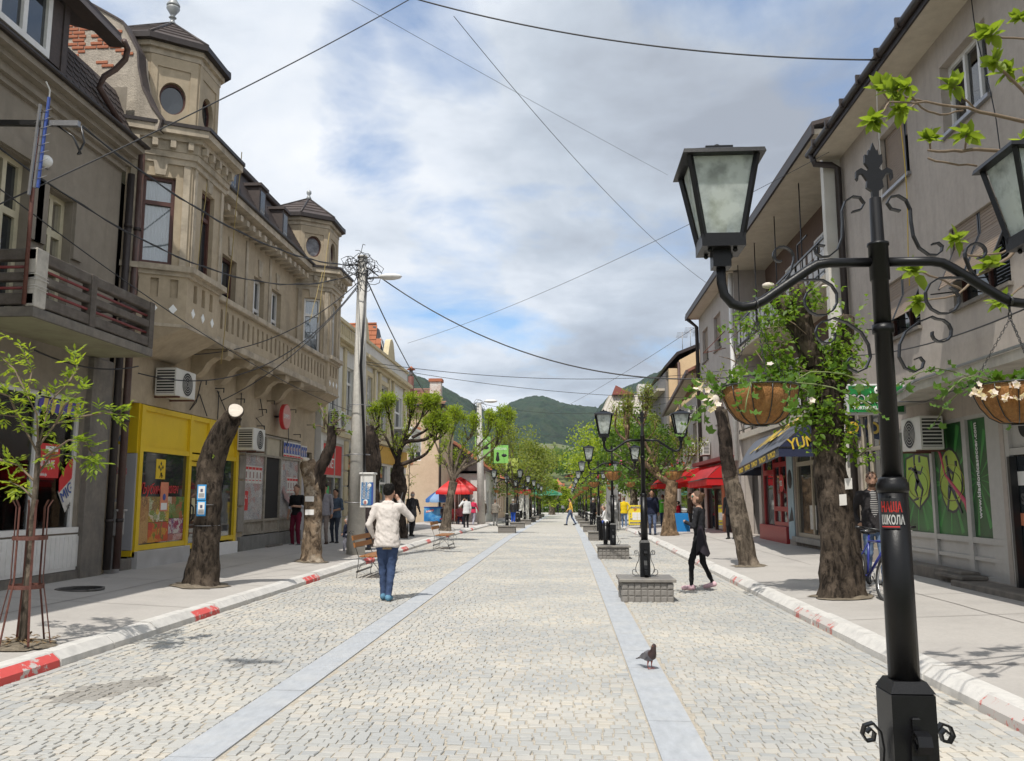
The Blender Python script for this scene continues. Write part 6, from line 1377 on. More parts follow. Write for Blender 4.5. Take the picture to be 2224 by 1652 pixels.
 # =========================== street lamps with hanging baskets
M_post=mat('black_post_paint',(0.006,0.006,0.007),0.36,0.15,30,.10,140,spec=.3)
M_frost=bpy.data.materials.new('frosted_lamp_glass');M_frost.use_nodes=True
def _frost():
 t=M_frost.node_tree;n=t.nodes;b=n['Principled BSDF'];b.inputs['Base Color'].default_value=(.80,.84,.83,1);b.inputs['Roughness'].default_value=.25
 tr=n.new('ShaderNodeBsdfTranslucent');tr.inputs[0].default_value=(.9,.93,.92,1);tp=n.new('ShaderNodeBsdfTransparent');tp.inputs[0].default_value=(.85,.88,.88,1)
 tcn=n.new('ShaderNodeTexCoord');z=n.new('ShaderNodeTexNoise');z.inputs['Scale'].default_value=14;z.inputs['Detail'].default_value=9;t.links.new(tcn.outputs['Object'],z.inputs['Vector'])
 r=n.new('ShaderNodeValToRGB');r.color_ramp.elements[0].position=.42;r.color_ramp.elements[1].position=.66;r.color_ramp.elements[0].color=(.16,.16,.16,1);r.color_ramp.elements[1].color=(.68,.68,.68,1);t.links.new(z.outputs['Fac'],r.inputs[0])
 a=n.new('ShaderNodeMixShader');a.inputs[0].default_value=.62;t.links.new(b.outputs[0],a.inputs[1]);t.links.new(tr.outputs[0],a.inputs[2])
 m=n.new('ShaderNodeMixShader');t.links.new(r.outputs[0],m.inputs[0]);t.links.new(a.outputs[0],m.inputs[1]);t.links.new(tp.outputs[0],m.inputs[2]);t.links.new(m.outputs[0],n['Material Output'].inputs['Surface'])
_frost()
M_bulb=mat('yellowed_bulb',(.62,.58,.30),.4)
M_chrome=mat('rivet_steel',(.6,.6,.6),.25,.05,5,metal=.8)
ZP=0.35
def spiral(c,r0,r1,a0,turns,n=22,ax=(1,0,0),az=(0,0,1)):
 c,ax,az=V(c),V(ax),V(az);return[c+(ax*math.cos(a0+turns*2*math.pi*i/n)+az*math.sin(a0+turns*2*math.pi*i/n))*(r0+(r1-r0)*i/n)for i in range(n+1)]
def make_lamp():
 t=thing('street_lamp','lamp','street lamp',(0,0,0))
 b=MB();b.box(-.079,.079,-.079,.079,ZP,ZP+.54,M_post,.006);b.put('base_box',t)
 MB().prism([(-.081,-.081),(.081,-.081),(.081,.081),(-.081,.081)],ZP+.541,ZP+.58,M_post,True,[(-.058,-.058),(.058,-.058),(.058,.058),(-.058,.058)]).put('base_cap',t)
 MB().lathe([(.056,ZP+.575),(.054,1.63)],(0,0,0),M_post,20).put('lower_post',t)
 MB().lathe([(.055,1.62),(.059,1.632),(.059,1.655),(.053,1.663),(.053,1.670),(.044,1.68)],(0,0,0),M_post,20).put('collar',t)
 MB().lathe([(.037,1.67),(.032,2.46),(.038,2.462),(.038,2.60),(.042,2.602),(.042,2.613),(.026,2.615),(.023,2.80),(.0,2.802)],(0,0,0),M_post,18).put('upper_post',t)
 MB().lathe([(.041,2.245),(.041,2.28)],(0,0,0),M_post,18).put('band',t)
 for k in range(4):MB().box(-.015,.015,-.094,-.080,ZP+.08+.11*k,ZP+.13+.11*k,M_chrome if k in(0,2)else M_post,.005).put('front_stud',t)
 f=MB();prof=[(0,0),(.012,.0),(.014,.03),(.034,.045),(.030,.075),(.048,.105),(.062,.10),(.066,.075),(.074,.085),(.072,.115),(.052,.128),(.030,.115),(.020,.125),(.036,.15),(.034,.185),(.022,.18),(.018,.205),(.012,.2),(0,.235)]
 pl_=[(x,z)for x,z in prof]+[(-x,z)for x,z in prof[-2:0:-1]]
 f.slab([(x,-.009,2.80+z)for x,z in pl_],(0,.018,0),M_post);f.put('finial',t)
 for s in(-1,1):
  arm=[(s*.03,0,2.535),(s*.2,0,2.535),(s*.245,0,2.528),(s*.285,0,2.505),(s*.46,0,2.385),(s*.50,0,2.365),(s*.545,0,2.358),(s*.585,0,2.372),(s*.615,0,2.41),(s*.625,0,2.46),(s*.625,0,2.54)]
  MB().tube(arm,.0195,M_post,12).put('arm',t)
  sc=MB()
  sc.strap([(s*.035,0,2.80),(s*.012,0,2.77)]and[V((s*x,0,z))for x,z in((.095,2.745),(.06,2.755),(.045,2.78),(.06,2.805),(.09,2.81),(.12,2.79),(.135,2.75),(.135,2.70),(.14,2.64),(.16,2.59),(.195,2.562),(.225,2.56),(.245,2.575),(.25,2.595),(.235,2.61),(.21,2.605))],.022,.006,(0,1,0),M_post);sc.put('scroll',t)
  sc=MB();sc.strap([V((s*.385,0,2.445)),V((s*.35,0,2.50)),V((s*.335,0,2.55))]+[V((s*(.385+.05*math.cos(a)*k),0,2.565+.05*math.sin(a)*k))for a,k in((math.pi*(1-i*.14),1-i*.055)for i in range(12))],.022,.006,(0,1,0),M_post);sc.put('scroll',t)
  big=[V((s*.35,0,2.455)),V((s*.31,0,2.465))]+[V((s*(.245+.085*math.cos(math.pi*(.42+i*.16))*(1-i*.035)),0,2.385+.085*math.sin(math.pi*(.42+i*.16))*(1-i*.035)))for i in range(13)]
  sc=MB();sc.strap(big,.022,.006,(0,1,0),M_post);sc.put('scroll',t)
  low=[V((s*(.215+.06*math.cos(math.pi*(-1.05+i*.16))*(.45+i*.05)),0,2.245+.06*math.sin(math.pi*(-1.05+i*.16))*(.45+i*.05)))for i in range(11)]+[V((s*x,0,z))for x,z in((.19,2.31),(.14,2.29),(.085,2.25),(.06,2.20),(.055,2.15),(.075,2.105),(.11,2.09),(.14,2.105),(.148,2.13),(.135,2.148),(.115,2.14))]
  sc=MB();sc.strap(low,.022,.006,(0,1,0),M_post);sc.put('scroll',t)
  for(ax,nm)in(((1,0,0),'x'),((0,1,0),'y')):
   A=V(ax);w=(0,1,0)if nm=='x' else(1,0,0)
   cur=[A*(s*x)+V((0,0,z+ZP))for x,z in((.15,.385),(.135,.40),(.12,.385),(.125,.36),(.15,.355),(.165,.38),(.155,.41),(.125,.42),(.10,.39),(.092,.33),(.10,.26),(.135,.19),(.15,.13),(.135,.07),(.10,.03),(.16,.02),(.20,.05),(.20,.10),(.17,.12),(.145,.10),(.15,.075))]
   if nm=='x' or s<0:
    q=MB();q.strap(cur,.03 if nm=='x' else .05,.008,w,M_post);q.put('foot_scroll',t)
  cx=s*.625;H0,H1=2.625,2.955;rb,rt_=.074,.132
  fr=MB();sq=lambda r:[(cx-r,-r),(cx+r,-r),(cx+r,r),(cx-r,r)]
  for(px,py),(qx,qy)in zip(sq(rb),sq(rt_)):fr.bar((px,py,H0),(qx,qy,H1),.018,.018,M_post,(px-cx,py,0))
  fr.prism(sq(rb+.012),H0-.035,H0+.018,M_post,True);fr.prism(sq(rt_+.03),H1-.006,H1+.012,M_post,True,sq(rt_+.025));fr.prism(sq(rt_+.02),H1+.0121,H1+.05,M_post,True,sq(.07));fr.prism(sq(.055),H1+.0501,H1+.065,M_post)
  fr.prism(sq(.036),2.52,H0-.0351,M_post)
  for(dx,dy)in((-.05,-.05),(.05,-.05),(-.05,.05),(.05,.05)):fr.ball((cx+dx,dy,H0-.042),.010,M_post,6)
  fr.ball((cx,0,H1+.075),.017,M_post,10)
  ln=fr.put('lantern',t)
  for k in range(4):
   a,b_=sq(rb-.006)[k],sq(rb-.006)[(k+1)%4];c_,d_=sq(rt_-.012)[(k+1)%4],sq(rt_-.012)[k]
   q=MB();n_=V((b_[1]-a[1],a[0]-b_[0],0)).normalized();q.slab([V((*a,H0+.012)),V((*b_,H0+.012)),V((*c_,H1-.005)),V((*d_,H1-.005))],n_*-.004,M_frost);q.put('glass_pane',ln)
  bb_=MB();bb_.lathe([(.03,H0+.02),(.03,H0+.08),(.045,H0+.12),(.036,H0+.22),(.01,H0+.24)],(cx,0,0),M_bulb,12);bb_.put('bulb',ln)
 return t
lamp0=make_lamp()
M_coir=mat('coconut_fibre',(0.36,0.165,0.055),0.95,0.35,60,1.0,90,stain=(.46,.25,.09),sscale=14,samt=.6,stretch=(1,1,.5))
M_geran=leaf_mat('geranium_leaf',(0.115,0.225,0.04),.4,.35)
M_petal=[leaf_mat('petal_'+n,c,.4,.1)for n,c in(('white',(.80,.72,.72)),('pink',(.66,.12,.30)),('red',(.62,.04,.03)))]
def leaf(mb,c,d,n,L,w,m,fold=.25,kind=0):
 """One leaf blade from c along d: six-point outline folded on its midrib; kind 1 = round lobed blade."""
 c,d,n=V(c),V(d).normalized(),V(n);s=d.cross(n)
 s=s.normalized()if s.length>1e-5 else d.orthogonal().normalized();u=s.cross(d).normalized()
 if kind==0:
  p=[c,c+d*L*.3+s*w*.5+u*w*fold,c+d*L*.65+s*w*.42+u*w*fold,c+d*L,c+d*L*.65-s*w*.42+u*w*fold,c+d*L*.3-s*w*.5+u*w*fold,c+d*L*.35,c+d*L*.65]
  mb.add(p,[(0,6,1),(1,6,7,2),(2,7,3),(0,5,6),(5,4,7,6),(4,3,7)],m,True)
 elif kind==1:
  p=[c+d*L*.45]+[c+d*(L*.5+L*.5*r*math.cos(a))+s*(w*.5*r*math.sin(a))+u*(w*.12*((i%2)*2-.5))for i,(a,r)in enumerate([(k*math.pi/5+.3,1.0 if k%2 else .72)for k in range(10)])]
  mb.add(p,[(0,1+k,1+(k+1)%10)for k in range(10)],m,True)
 else:
  mb.add([c,c+d*L*.5+s*w*.5+u*w*fold,c+d*L,c+d*L*.5-s*w*.5+u*w*fold],[(0,1,2),(0,2,3)],m,True)
def rvec(r):
 a,z=r.uniform(0,2*math.pi),r.uniform(-1,1);q=math.sqrt(1-z*z);return V((q*math.cos(a),q*math.sin(a),z))
def make_basket(seed,fl,nleaf=70,big=True):
 r=random.Random(seed);t=thing('hanging_basket','basket','flower basket',(0,0,0));R0=.152
 b=MB();N=24;prof=[(.02,-.150),(.06,-.146),(.095,-.125),(.125,-.085),(.142,-.045),(.149,-.004),(.138,-.002),(.12,-.03),(.0,-.04)]
 b.lathe(prof,(0,0,0),M_coir,N);o_=b.put('coir_liner',t)
 MB().tube([(R0*math.cos(k*math.pi/16),R0*math.sin(k*math.pi/16),0)for k in range(33)],.0035,M_iron,6).put('rim',t)
 for k in range(12):
  a=k*math.pi/6+.1;q=MB();q.tube([((p+.003)*math.cos(a),(p+.003)*math.sin(a),z)for p,z in prof[:6][::-1]],.0022,M_iron,5);q.put('wire',t)
 MB().tube([(0,0,-.152),(0,0,-.157)],.025,M_iron,12).put('foot_ring',t)
 for k in range(3):
  a=k*2*math.pi/3+.5;q=MB();p0_,p1_=V((R0*math.cos(a),R0*math.sin(a),0)),V((0,0,.265));n=22
  for i in range(n):
   c0,c1=p0_.lerp(p1_,(i-.12)/n),p0_.lerp(p1_,(i+1.12)/n);d=(c1-c0).normalized();s_=d.cross(V((0,1,0)if i%2 else(1,0,0))).normalized()*.0045
   q.tube([c0,c0.lerp(c1,.3)+s_,c0.lerp(c1,.7)+s_,c1,c0.lerp(c1,.7)-s_,c0.lerp(c1,.3)-s_,c0],.0013,M_iron,4,False)
  q.put('chain',t)
 MB().tube([(0,.012*math.cos(a),.278+.014*math.sin(a))for a in[k*math.pi/6 for k in range(13)]],.003,M_iron,6).put('ring',t);MB().tube([(0,0,.29),(0,.0,.31),(0,.03,.335),(0,0,.362),(0,-.03,.335),(0,-.02,.315)],.005,M_iron,6).put('hook',t)
 st=MB();leaves=[]
 for k in range(9):
  a=k*2*math.pi/9+r.uniform(-.3,.3);L=r.uniform(.12,.30);p=V((.09*math.cos(a),.09*math.sin(a),-.01));pts=[p];d=V((math.cos(a),math.sin(a),r.uniform(.5,1.1)))
  for i in range(6):d=(d+V((0,0,-.30))+rvec(r)*.25).normalized();p=p+d*L/4.2;pts.append(p)
  st.tube(pts,.0026,mat('green_stem',(.13,.16,.05),.6),5)
  for i,q in enumerate(pts[1:],1):
   for j in range(max(1,nleaf//54)):
    e=rvec(r);leaves.append((q+e*.012,(e+V((0,0,.3))+d*.4),V((0,0,1))+rvec(r)*.5,r.uniform(.03,.055)))
 for k in range(nleaf//3):
  a=r.uniform(0,6.28);q=r.uniform(0,.12);leaves.append((V((q*math.cos(a),q*math.sin(a),r.uniform(-.02,.05))),V((math.cos(a),math.sin(a),.4)),V((0,0,1))+rvec(r)*.5,r.uniform(.03,.055)))
 st.put('stem',t)
 if big:
  for c,d,n_,L in leaves:q=MB();leaf(q,c,d,n_,L,L*1.05,M_geran,.2,1);q.put('leaf',t)
 else:
  q=MB()
  for c,d,n_,L in leaves:leaf(q,c,d,n_,L*1.3,L*1.3,M_geran,.2,2)
  tag(q.put('foliage',t),kind='stuff')
 for(c,m_,nn)in fl:
  q=MB()
  for j in range(nn):
   cc=V(c)+rvec(r)*(.028 if nn>3 else .005);n_=(rvec(r)+V((0,-.6,.4))).normalized()
   ax=n_.orthogonal().normalized();ay=n_.cross(ax)
   for k in range(5):a=k*2*math.pi/5;leaf(q,cc,ax*math.cos(a)+ay*math.sin(a)+n_*.3,n_,.016,.013,m_,.1,2)
  q.put('flower',t)
 return t
W_,K_,D_=M_petal
bk=[make_basket(1,[((-.2,-.05,-.07),W_,10),((.17,-.1,-.07),W_,2),((-.22,.02,.0),W_,6),((.02,-.1,.07),W_,1)],120),make_basket(2,[((-.17,-.06,-.03),W_,10),((-.12,-.1,-.05),W_,9),((-.07,-.13,-.04),W_,8),((.05,-.1,-.1),W_,6),((-.02,-.13,-.08),W_,6)],120),make_basket(3,[((-.12,-.1,.12),D_,5),((.1,-.1,.1),D_,4),((.02,-.12,.16),K_,4)],60,False),make_basket(4,[((.1,-.1,.14),K_,5),((-.08,-.1,.1),D_,3)],60,False)]
M_setts=leaf_mat('plinth_stone',(.27,.255,.22),0,.3);M_setts.node_tree.nodes['Principled BSDF'].inputs['Roughness'].default_value=.85
M_cap=mat('plinth_slab',(.20,.185,.17),.5,.15,12,.2,60,stain=(.32,.3,.24),sscale=4,samt=.4)
def make_plinth(detail):
 t=thing('lamp_plinth','plinth','plinth',(0,0,0));h=.40;r=random.Random(6)
 MB().box(-.385,.385,-.385,.385,-.05,ZP-.05,M_joint).put('core',t);MB().box(-.44,.44,-.44,.44,ZP-.048,ZP,M_cap,.008).put('cap_slab',t)
 if detail:
  for side in range(4):
   for row in range(3):
    for k in range(8):
     w=.8/8;a0=-.4+k*w+.004;a1=a0+w-.008;z0=-.01+row*.1+.003;z1=z0+.094;pr_=r.uniform(.008,.024);q=MB()
     b=[(a0,z0),(a1,z0),(a1,z1),(a0,z1)];m_=[(a0+.015,z0+.014),(a1-.015,z0+.014),(a1-.015,z1-.014),(a0+.015,z1-.014)]
     def P3(a,z,o):return[(a,-.385-o,z),(.385+o,a,z),(-a,.385+o,z),(-.385-o,-a,z)][side]
     q.add([P3(*p,.0)for p in b]+[P3(*p,pr_*.7)for p in b]+[P3(*p,pr_+r.uniform(0,.008))for p in m_],[(8,9,10,11)]+[(k2,(k2+1)%4,4+(k2+1)%4,4+k2)for k2 in range(4)]+[(4+k2,4+(k2+1)%4,8+(k2+1)%4,8+k2)for k2 in range(4)],M_setts);q.put('plinth_stone',t)
 else:
  MB().box(-.40,.40,-.40,.40,-.04,ZP-.05,M_setts).put('stone_course',t)
  for row in(.09,.19):MB().box(-.405,.405,-.405,.405,row,row+.01,M_joint).put('joint',t)
  for k in range(9):MB().box(-.40+k*.1,-.39+k*.1,-.406,.406,0,ZP-.06,M_joint).put('joint',t)
 return t
pl_near,pl_far=make_plinth(True),make_plinth(False)
index_kids()
right_y=[3.4,14.05,23.4,33.2,43.0,53.0,63.0,73.0,83.0]
left_y=[41.1,50.0,59.0,68.5,77.0,86.0,95.0]
ordn=['nearest','second','third','fourth','fifth','sixth','seventh','eighth','ninth']
used={'lamp':False,'pn':False,'pf':False,'bk':[False]*4}
def place(proto,key,idx=None):
 u=used[key]if idx is None else used[key][idx]
 if idx is None:used[key]=True
 else:used[key][idx]=True
 return copy_tree(proto)if u else proto
n_l=0
for row,xs,side in((right_y,1.26,'shop awning'),(left_y,-2.80,'blue parasol')):
 for i,y in enumerate(row):
  z=gz(y);L=place(lamp0,'lamp');L.location=(xs,y,z);L['at']=(xs,y,z)
  L['group']='street lamps along the cobbled street'
  if side=='shop awning':L['label']=('huge black twin lantern street lamp with a red sticker on its post' if i==0 else f'{ordn[i]} black twin lantern lamp counted from the stickered one in its row')
  else:L['label']=f'{ordn[i]} black twin lantern lamp of the row on the bench side, beyond the benches'
  p=place(pl_near,'pn')if(side=='shop awning' and i<3)else place(pl_far,'pf')
  p.location=(xs,y,z);p['group']='stone lamp plinths'
  p['label']=(f'low plinth of rough square stones under the {ordn[i]} lamp in the awning side row' if side=='shop awning' else f'low stone plinth under the {ordn[i]} lamp of the row on the bench side')
  for s in(-1,1):
   if side!='shop awning' and i>4:break
   if i==0 and side=='shop awning':k=0 if s<0 else 1
   else:k=2+(i+(s>0))%2
   b=place(bk[k],'bk',k);b.location=(xs+s*.49,y,z+2.035);b.rotation_euler.z=0 if i==0 else i*1.3+s;b['group']='flower baskets hung from the lamps'
   which='outer' if s<0 else 'inner'
   if side=='shop awning':b['label']=('coconut fibre flower basket hanging clear in front of the leaning tree' if(i==0 and s<0)else 'coconut fibre basket of white flowers before the green shop windows' if i==0 else f'flower basket on the {"street" if s < 0 else "pavement"} side arm of the {ordn[i]} lamp in the awning row')
   else:b['label']=f'flower basket on the {"pavement" if s < 0 else "street"} side arm of the {ordn[i]} lamp in the bench side row'
   n_l+=1
L1=lamp0;sk=MB();xs,ys_=1.26,3.4
def on_post(a,z,r):return(xs+r*math.sin(a),ys_-r*math.cos(a),z)
for(za,zb,m_)in((1.485,1.60,M_black),):
 vs=[on_post(-1.25+1.25*i/10,z,.0572)for z in(za,zb)for i in range(11)];sk.add(vs,[(i,i+1,12+i,11+i)for i in range(10)],m_,True)
q={'at':(xs,ys_,0)}
def post_text(txt,size,m_,a0,z):
 tm=text_mesh(txt,size,m_,(0,0,0),(1,0,0),(0,0,1),.001,bold=.0015,squash=.50);r0=.0578
 tm.v=[on_post(a0+v[0]/r0,z+v[2],r0)for v in tm.v];return tm
lamp0['at']=(xs,ys_,0.0)
so_=sk.put('sticker',lamp0)
post_text('НАША',.052,mat('bright_red_print',(.75,.05,.04),.5),-1.22,1.548).put('lettering',so_);post_text('ШКОЛА',.046,M_white,-1.22,1.502).put('lettering',so_)
MB().add([on_post(-1.22+1.17*i/10,z,.0577)for z in(1.490,1.494)for i in range(11)],[(i,i+1,12+i,11+i)for i in range(10)],M_red,True).put('red_line',so_)
# =========================== benches
M_slat=mat('varnished_slat',(0.30,0.125,0.035),0.45,0.2,5,.2,60,stretch=(1,.1,1))
def make_bench():
 """Park bench facing +x, long side along y, base at the origin."""
 t=thing('bench','bench','bench',(0,0,0));Lb=1.5
 for i,(x,z,w,tl_)in enumerate(((-.13,.80,.10,.25),(-.09,.66,.10,.25))):q=MB();q.obox((x,0,z),(0,1,0),Lb/2,(math.sin(tl_),0,-math.cos(tl_)),w/2,(math.cos(tl_),0,math.sin(tl_)),.014,M_slat);q.put('back_slat',t)
 for x in(.02,.13,.24,.35):MB().box(x,x+.095,-Lb/2,Lb/2,.425,.453,M_slat,.006).put('seat_slat',t)
 for y in(-.62,.62):
  f=MB();st=lambda P_:f.strap([(x,y,z)for x,z in P_],.03,.007,(0,1,0),M_iron)
  st([(-.14,.93),(-.2,.94),(-.22,.90),(-.19,.87),(-.17,.89),(-.16,.86),(-.11,.66),(-.04,.46),(-.02,.40),(-.04,.2),(-.06,.0)])
  st([(-.02,.42),(.2,.415),(.44,.42)]);st([(-.08,.62),(.1,.64),(.3,.645),(.42,.62),(.47,.56),(.45,.52),(.42,.53)]);st([(.44,.42),(.40,.3),(.42,.15),(.47,.0)]);st([(.44,.42),(.52,.36),(.53,.29),(.49,.27),(.46,.3)])
  st([(-.05,.1),(.02,.26),(.15,.34),(.28,.31),(.4,.16),(.43,.08)]);f.put('frame_end',t)
 MB().box(-.07,-.04,-.62,.62,.11,.14,M_iron).put('stretcher',t);MB().box(.42,.45,-.62,.62,.11,.14,M_iron).put('stretcher',t)
 return t
bench0=make_bench();index_kids()
bl_=[((-4.15,17.9),'bench with orange brown slats standing behind the man in the white jacket'),((-4.1,27.6),'empty bench with orange brown slats at the kerb by the second benchside tree')]
for i,((x,y),lab)in enumerate(bl_):
 b=bench0 if i==0 else copy_tree(bench0);b.location=(x,y,gz(y));b['label']=lab;b['group']='slatted benches';b.rotation_euler.z=.0
b=copy_tree(bench0);b.location=(2.45,53.2,gz(53));b.rotation_euler.z=math.pi;b['label']='bench with the seated bald man by the sixth awning side lamp';b['group']='slatted benches'
# =========================== bins
def make_bin():
 t=thing('litter_bin','bin','litter bin',(0,0,0))
 MB().box(-.055,.055,-.055,.055,0,.5,M_post,.006).put('leg',t);MB().box(-.13,.13,-.13,.13,0,.012,M_post).put('foot_plate',t);MB().lathe([(.0,.48),(.15,.48),(.16,.50),(.16,.92),(.15,.92),(.14,.52),(0,.52)],(0,0,0),M_iron,14).put('liner',t)
 for k in range(14):a=k*math.pi/7;q=MB();q.bar((.175*math.cos(a),.175*math.sin(a),.47),(.185*math.cos(a),.185*math.sin(a),.98),.045,.012,M_post,(math.cos(a),math.sin(a),0));q.put('slat',t)
 for z in(.5,.9):MB().tube([(.178*math.cos(k*math.pi/10),.178*math.sin(k*math.pi/10),z)for k in range(21)],.008,M_post,5).put('hoop',t)
 q=MB();q.ball((.03,-.03,.95),.07,M_white,8);q.ball((-.06,.0,.94),.06,M_blue,8);tag(q.put('rubbish',t),kind='stuff')
 return t
bin0=make_bin();index_kids()
for i,(u,v,lab)in enumerate(((1315,1211,'black slatted litter bin on a square leg in front of the third lamp plinth'),(1128,1140,'small black slatted litter bin beside the man in blue trousers'),(1146,1128,'farther black slatted litter bin among the row of lamps'))):
 p=at_g(u,v);b=bin0 if i==0 else copy_tree(bin0);b.location=p;b['label']=lab;b['group']='slatted litter bins'
 # =========================== utility poles, lightbox, electric box
M_polec=mat('pole_concrete',(.54,.52,.48),.9,.1,12,.5,60,streak=.25,stain=(.3,.29,.27),sscale=2,samt=.5)
pt_=at_g(772,1205,.13);PX,PY=pt_.x,pt_.y;PZ=pt_.z
top=at_y(787,560,PY)
po=thing('utility_pole','tall pale concrete pole crowned with a tangle of wires beside the bench','utility pole',(PX,PY,PZ))
MB().tube([(PX,PY,PZ),(PX+(top.x-PX)*.5,PY,PZ+(top.z-PZ)*.5),(top.x,PY,top.z)],[.245,.18,.115],M_polec,20).put('shaft',po);MB().tube([(top.x,PY,top.z),(top.x,PY,top.z+.05)],.14,M_polec,16).put('cap',po)
tg=MB();r=random.Random(13)
for k in range(46):
 c=V((top.x,PY,top.z-.1-abs(r.gauss(0,.32))))+V((r.uniform(-.35,.35),r.uniform(-.3,.1),r.uniform(-.1,.15)));R_=r.uniform(.06,.3);a0=r.uniform(0,6.28);n_=rvec(r);ax=n_.orthogonal().normalized();ay=n_.cross(ax);tg.tube([c+(ax*math.cos(a0+j*.55)+ay*math.sin(a0+j*.55))*R_*(1+.1*j*r.uniform(-.5,.5))for j in range(r.randint(6,13))],.009,M_iron,4,False)
tag(tg.put('wire_tangle',po),kind='stuff')
for k,(dx,w_)in enumerate(((.17,.022),(.21,.018))):
 q=MB();q.tube([(top.x+dx,PY-.2-.04*k,top.z-.4),(top.x+dx-.1,PY-.26,top.z-3),(PX+dx+.02,PY-.24,PZ+3),(PX+dx+.06,PY-.2,PZ+1.5)],w_,M_iron,6);q.put('cable_run',po)
for z in(1.35,2.6,3.9):MB().tube([(PX+.31*math.cos(a),PY+.31*math.sin(a),PZ+z)for a in[k*math.pi/10 for k in range(21)]],.012,M_galv,5).put('strap',po)
sl_=at_y(838,602,PY-.3);MB().tube([(top.x,PY,top.z-.6),(top.x+.35,PY-.1,sl_.z+.05),sl_],.03,M_galv,8).put('lamp_arm',po)
q=MB();q.ball(sl_+V((.12,-.05,0)),.30,M_whitepaint,14,1.1,.55,.28);q.put('lamp_head',po)
p2=at_g(1045,1139,.1)
po2=thing('utility_pole','distant grey concrete pole standing among the green shop signs','utility pole',tuple(p2));tp2=at_y(1040,875,p2.y);MB().tube([p2,V((tp2.x,p2.y,tp2.z))],[.26,.15],M_polec,14).put('shaft',po2);q=MB()
for k in range(10):c=V((tp2.x,p2.y,tp2.z-.2))+rvec(r)*.25;q.tube([c+V((.25*math.cos(j),.1*math.sin(j*2),.25*math.sin(j)))for j in range(6)],.014,M_iron,4,False)
tag(q.put('wire_tangle',po2),kind='stuff');q=MB();q.ball((tp2.x+.75,p2.y,tp2.z+.12),.4,M_whitepaint,12,1.1,.5,.3);q.put('lamp_head',po2);MB().bar((tp2.x,p2.y,tp2.z),(tp2.x+.5,p2.y,tp2.z+.1),.05,.05,M_galv).put('lamp_arm',po2)
lb=thing('lightbox_sign','white lightbox with a blue poster strapped to the concrete pole','sign',(PX+.42,PY-.4,1.2));yb_=PY-.45
a,b=at_y(783,1030,yb_),at_y(808,1102,yb_);c_=at_y(818,1100,yb_)
MB().box(a.x,b.x,yb_,yb_+.34,b.z,a.z,M_whitepaint,.01).put('case',lb);MB().box(a.x-.03,b.x+.03,yb_-.03,yb_+.37,a.z+.001,a.z+.05,M_whitepaint,.01).put('lid',lb);MB().box(a.x+.03,b.x-.03,yb_-.008,yb_-.002,b.z+.06,a.z-.2,mat('sky_blue_print',(.06,.2,.42),.4,.3,5)).put('poster',lb);MB().box(a.x+.05,b.x+.02,yb_-.002,yb_,b.z+.06,a.z-.2,M_blue).put('poster_edge',lb)
tw=text_mesh('ЕМОКРАТИЈА',.105,M_white,(a.x+.14,yb_-.012,b.z+.22),(0,0,1),(-1,0,0),.003,squash=.62,bold=.002);tw.put('lettering',lb);tw=text_mesh('СТАРОЈ АДРЕСИ',.085,M_white,(a.x+.235,yb_-.012,b.z+.22),(0,0,1),(-1,0,0),.003,squash=.62,bold=.002);tw.put('lettering',lb);MB().ball((a.x+.14,yb_-.01,b.z+.14),.07,M_white,12,1,.08).put('emblem',lb);text_mesh('8',.12,M_red,(a.x+.11,yb_-.022,b.z+.09),(1,0,0),(0,0,1),.003).put('emblem',lb);MB().ball((b.x-.08,yb_-.01,a.z-.28),.05,M_white,12,1,.08).put('emblem',lb)
eb=thing('cable_cabinet','grey concrete cable cabinet numbered 1S 21 on a waisted foot beside the recess','cabinet',(-7.95,14.75,.28));M_cab=mat('grey_cabinet',(.30,.29,.28),.7,.1,8,.3,40,streak=.3)
g0=at_g(228,1245,.26);x_,y_=g0.x,g0.y
MB().prism([(x_-.2,y_-.14),(x_+.2,y_-.14),(x_+.2,y_+.14),(x_-.2,y_+.14)],.2,.5,M_cab,True,[(x_-.16,y_-.11),(x_+.16,y_-.11),(x_+.16,y_+.11),(x_-.16,y_+.11)]).put('foot',eb);MB().box(x_-.15,x_+.15,y_-.1,y_+.1,.5,.92,M_cab,.01).put('neck',eb);MB().box(x_-.22,x_+.22,y_-.15,y_+.15,.93,1.36,M_cab,.012).put('box',eb);MB().box(x_-.25,x_+.25,y_-.18,y_+.18,1.362,1.40,M_cab).put('lid',eb);text_mesh('1S',.11,M_black,(x_+.0,y_-.156,1.20),(1,0,0),(0,0,1)).put('lettering',eb);text_mesh('21',.11,M_black,(x_+.02,y_-.156,1.02),(1,0,0),(0,0,1)).put('lettering',eb)
g1=at_g(197,1246,.27);pb=thing('paint_bucket','small white paint bucket with a blue label on the pavement by the cabinet','bucket',tuple(g1));MB().lathe([(.07,0),(.085,.15),(.08,.15),(.07,.02),(0,.02)],g1,M_white,14).put('pail',pb);MB().lathe([(.0745,.04),(.0815,.11)],g1,M_blue,14).put('label',pb);MB().tube([(g1.x+.085*math.cos(a),g1.y-.02,g1.z+.14-.06*math.sin(a))for a in[k*math.pi/8 for k in range(9)]],.004,M_galv,5).put('handle',pb)
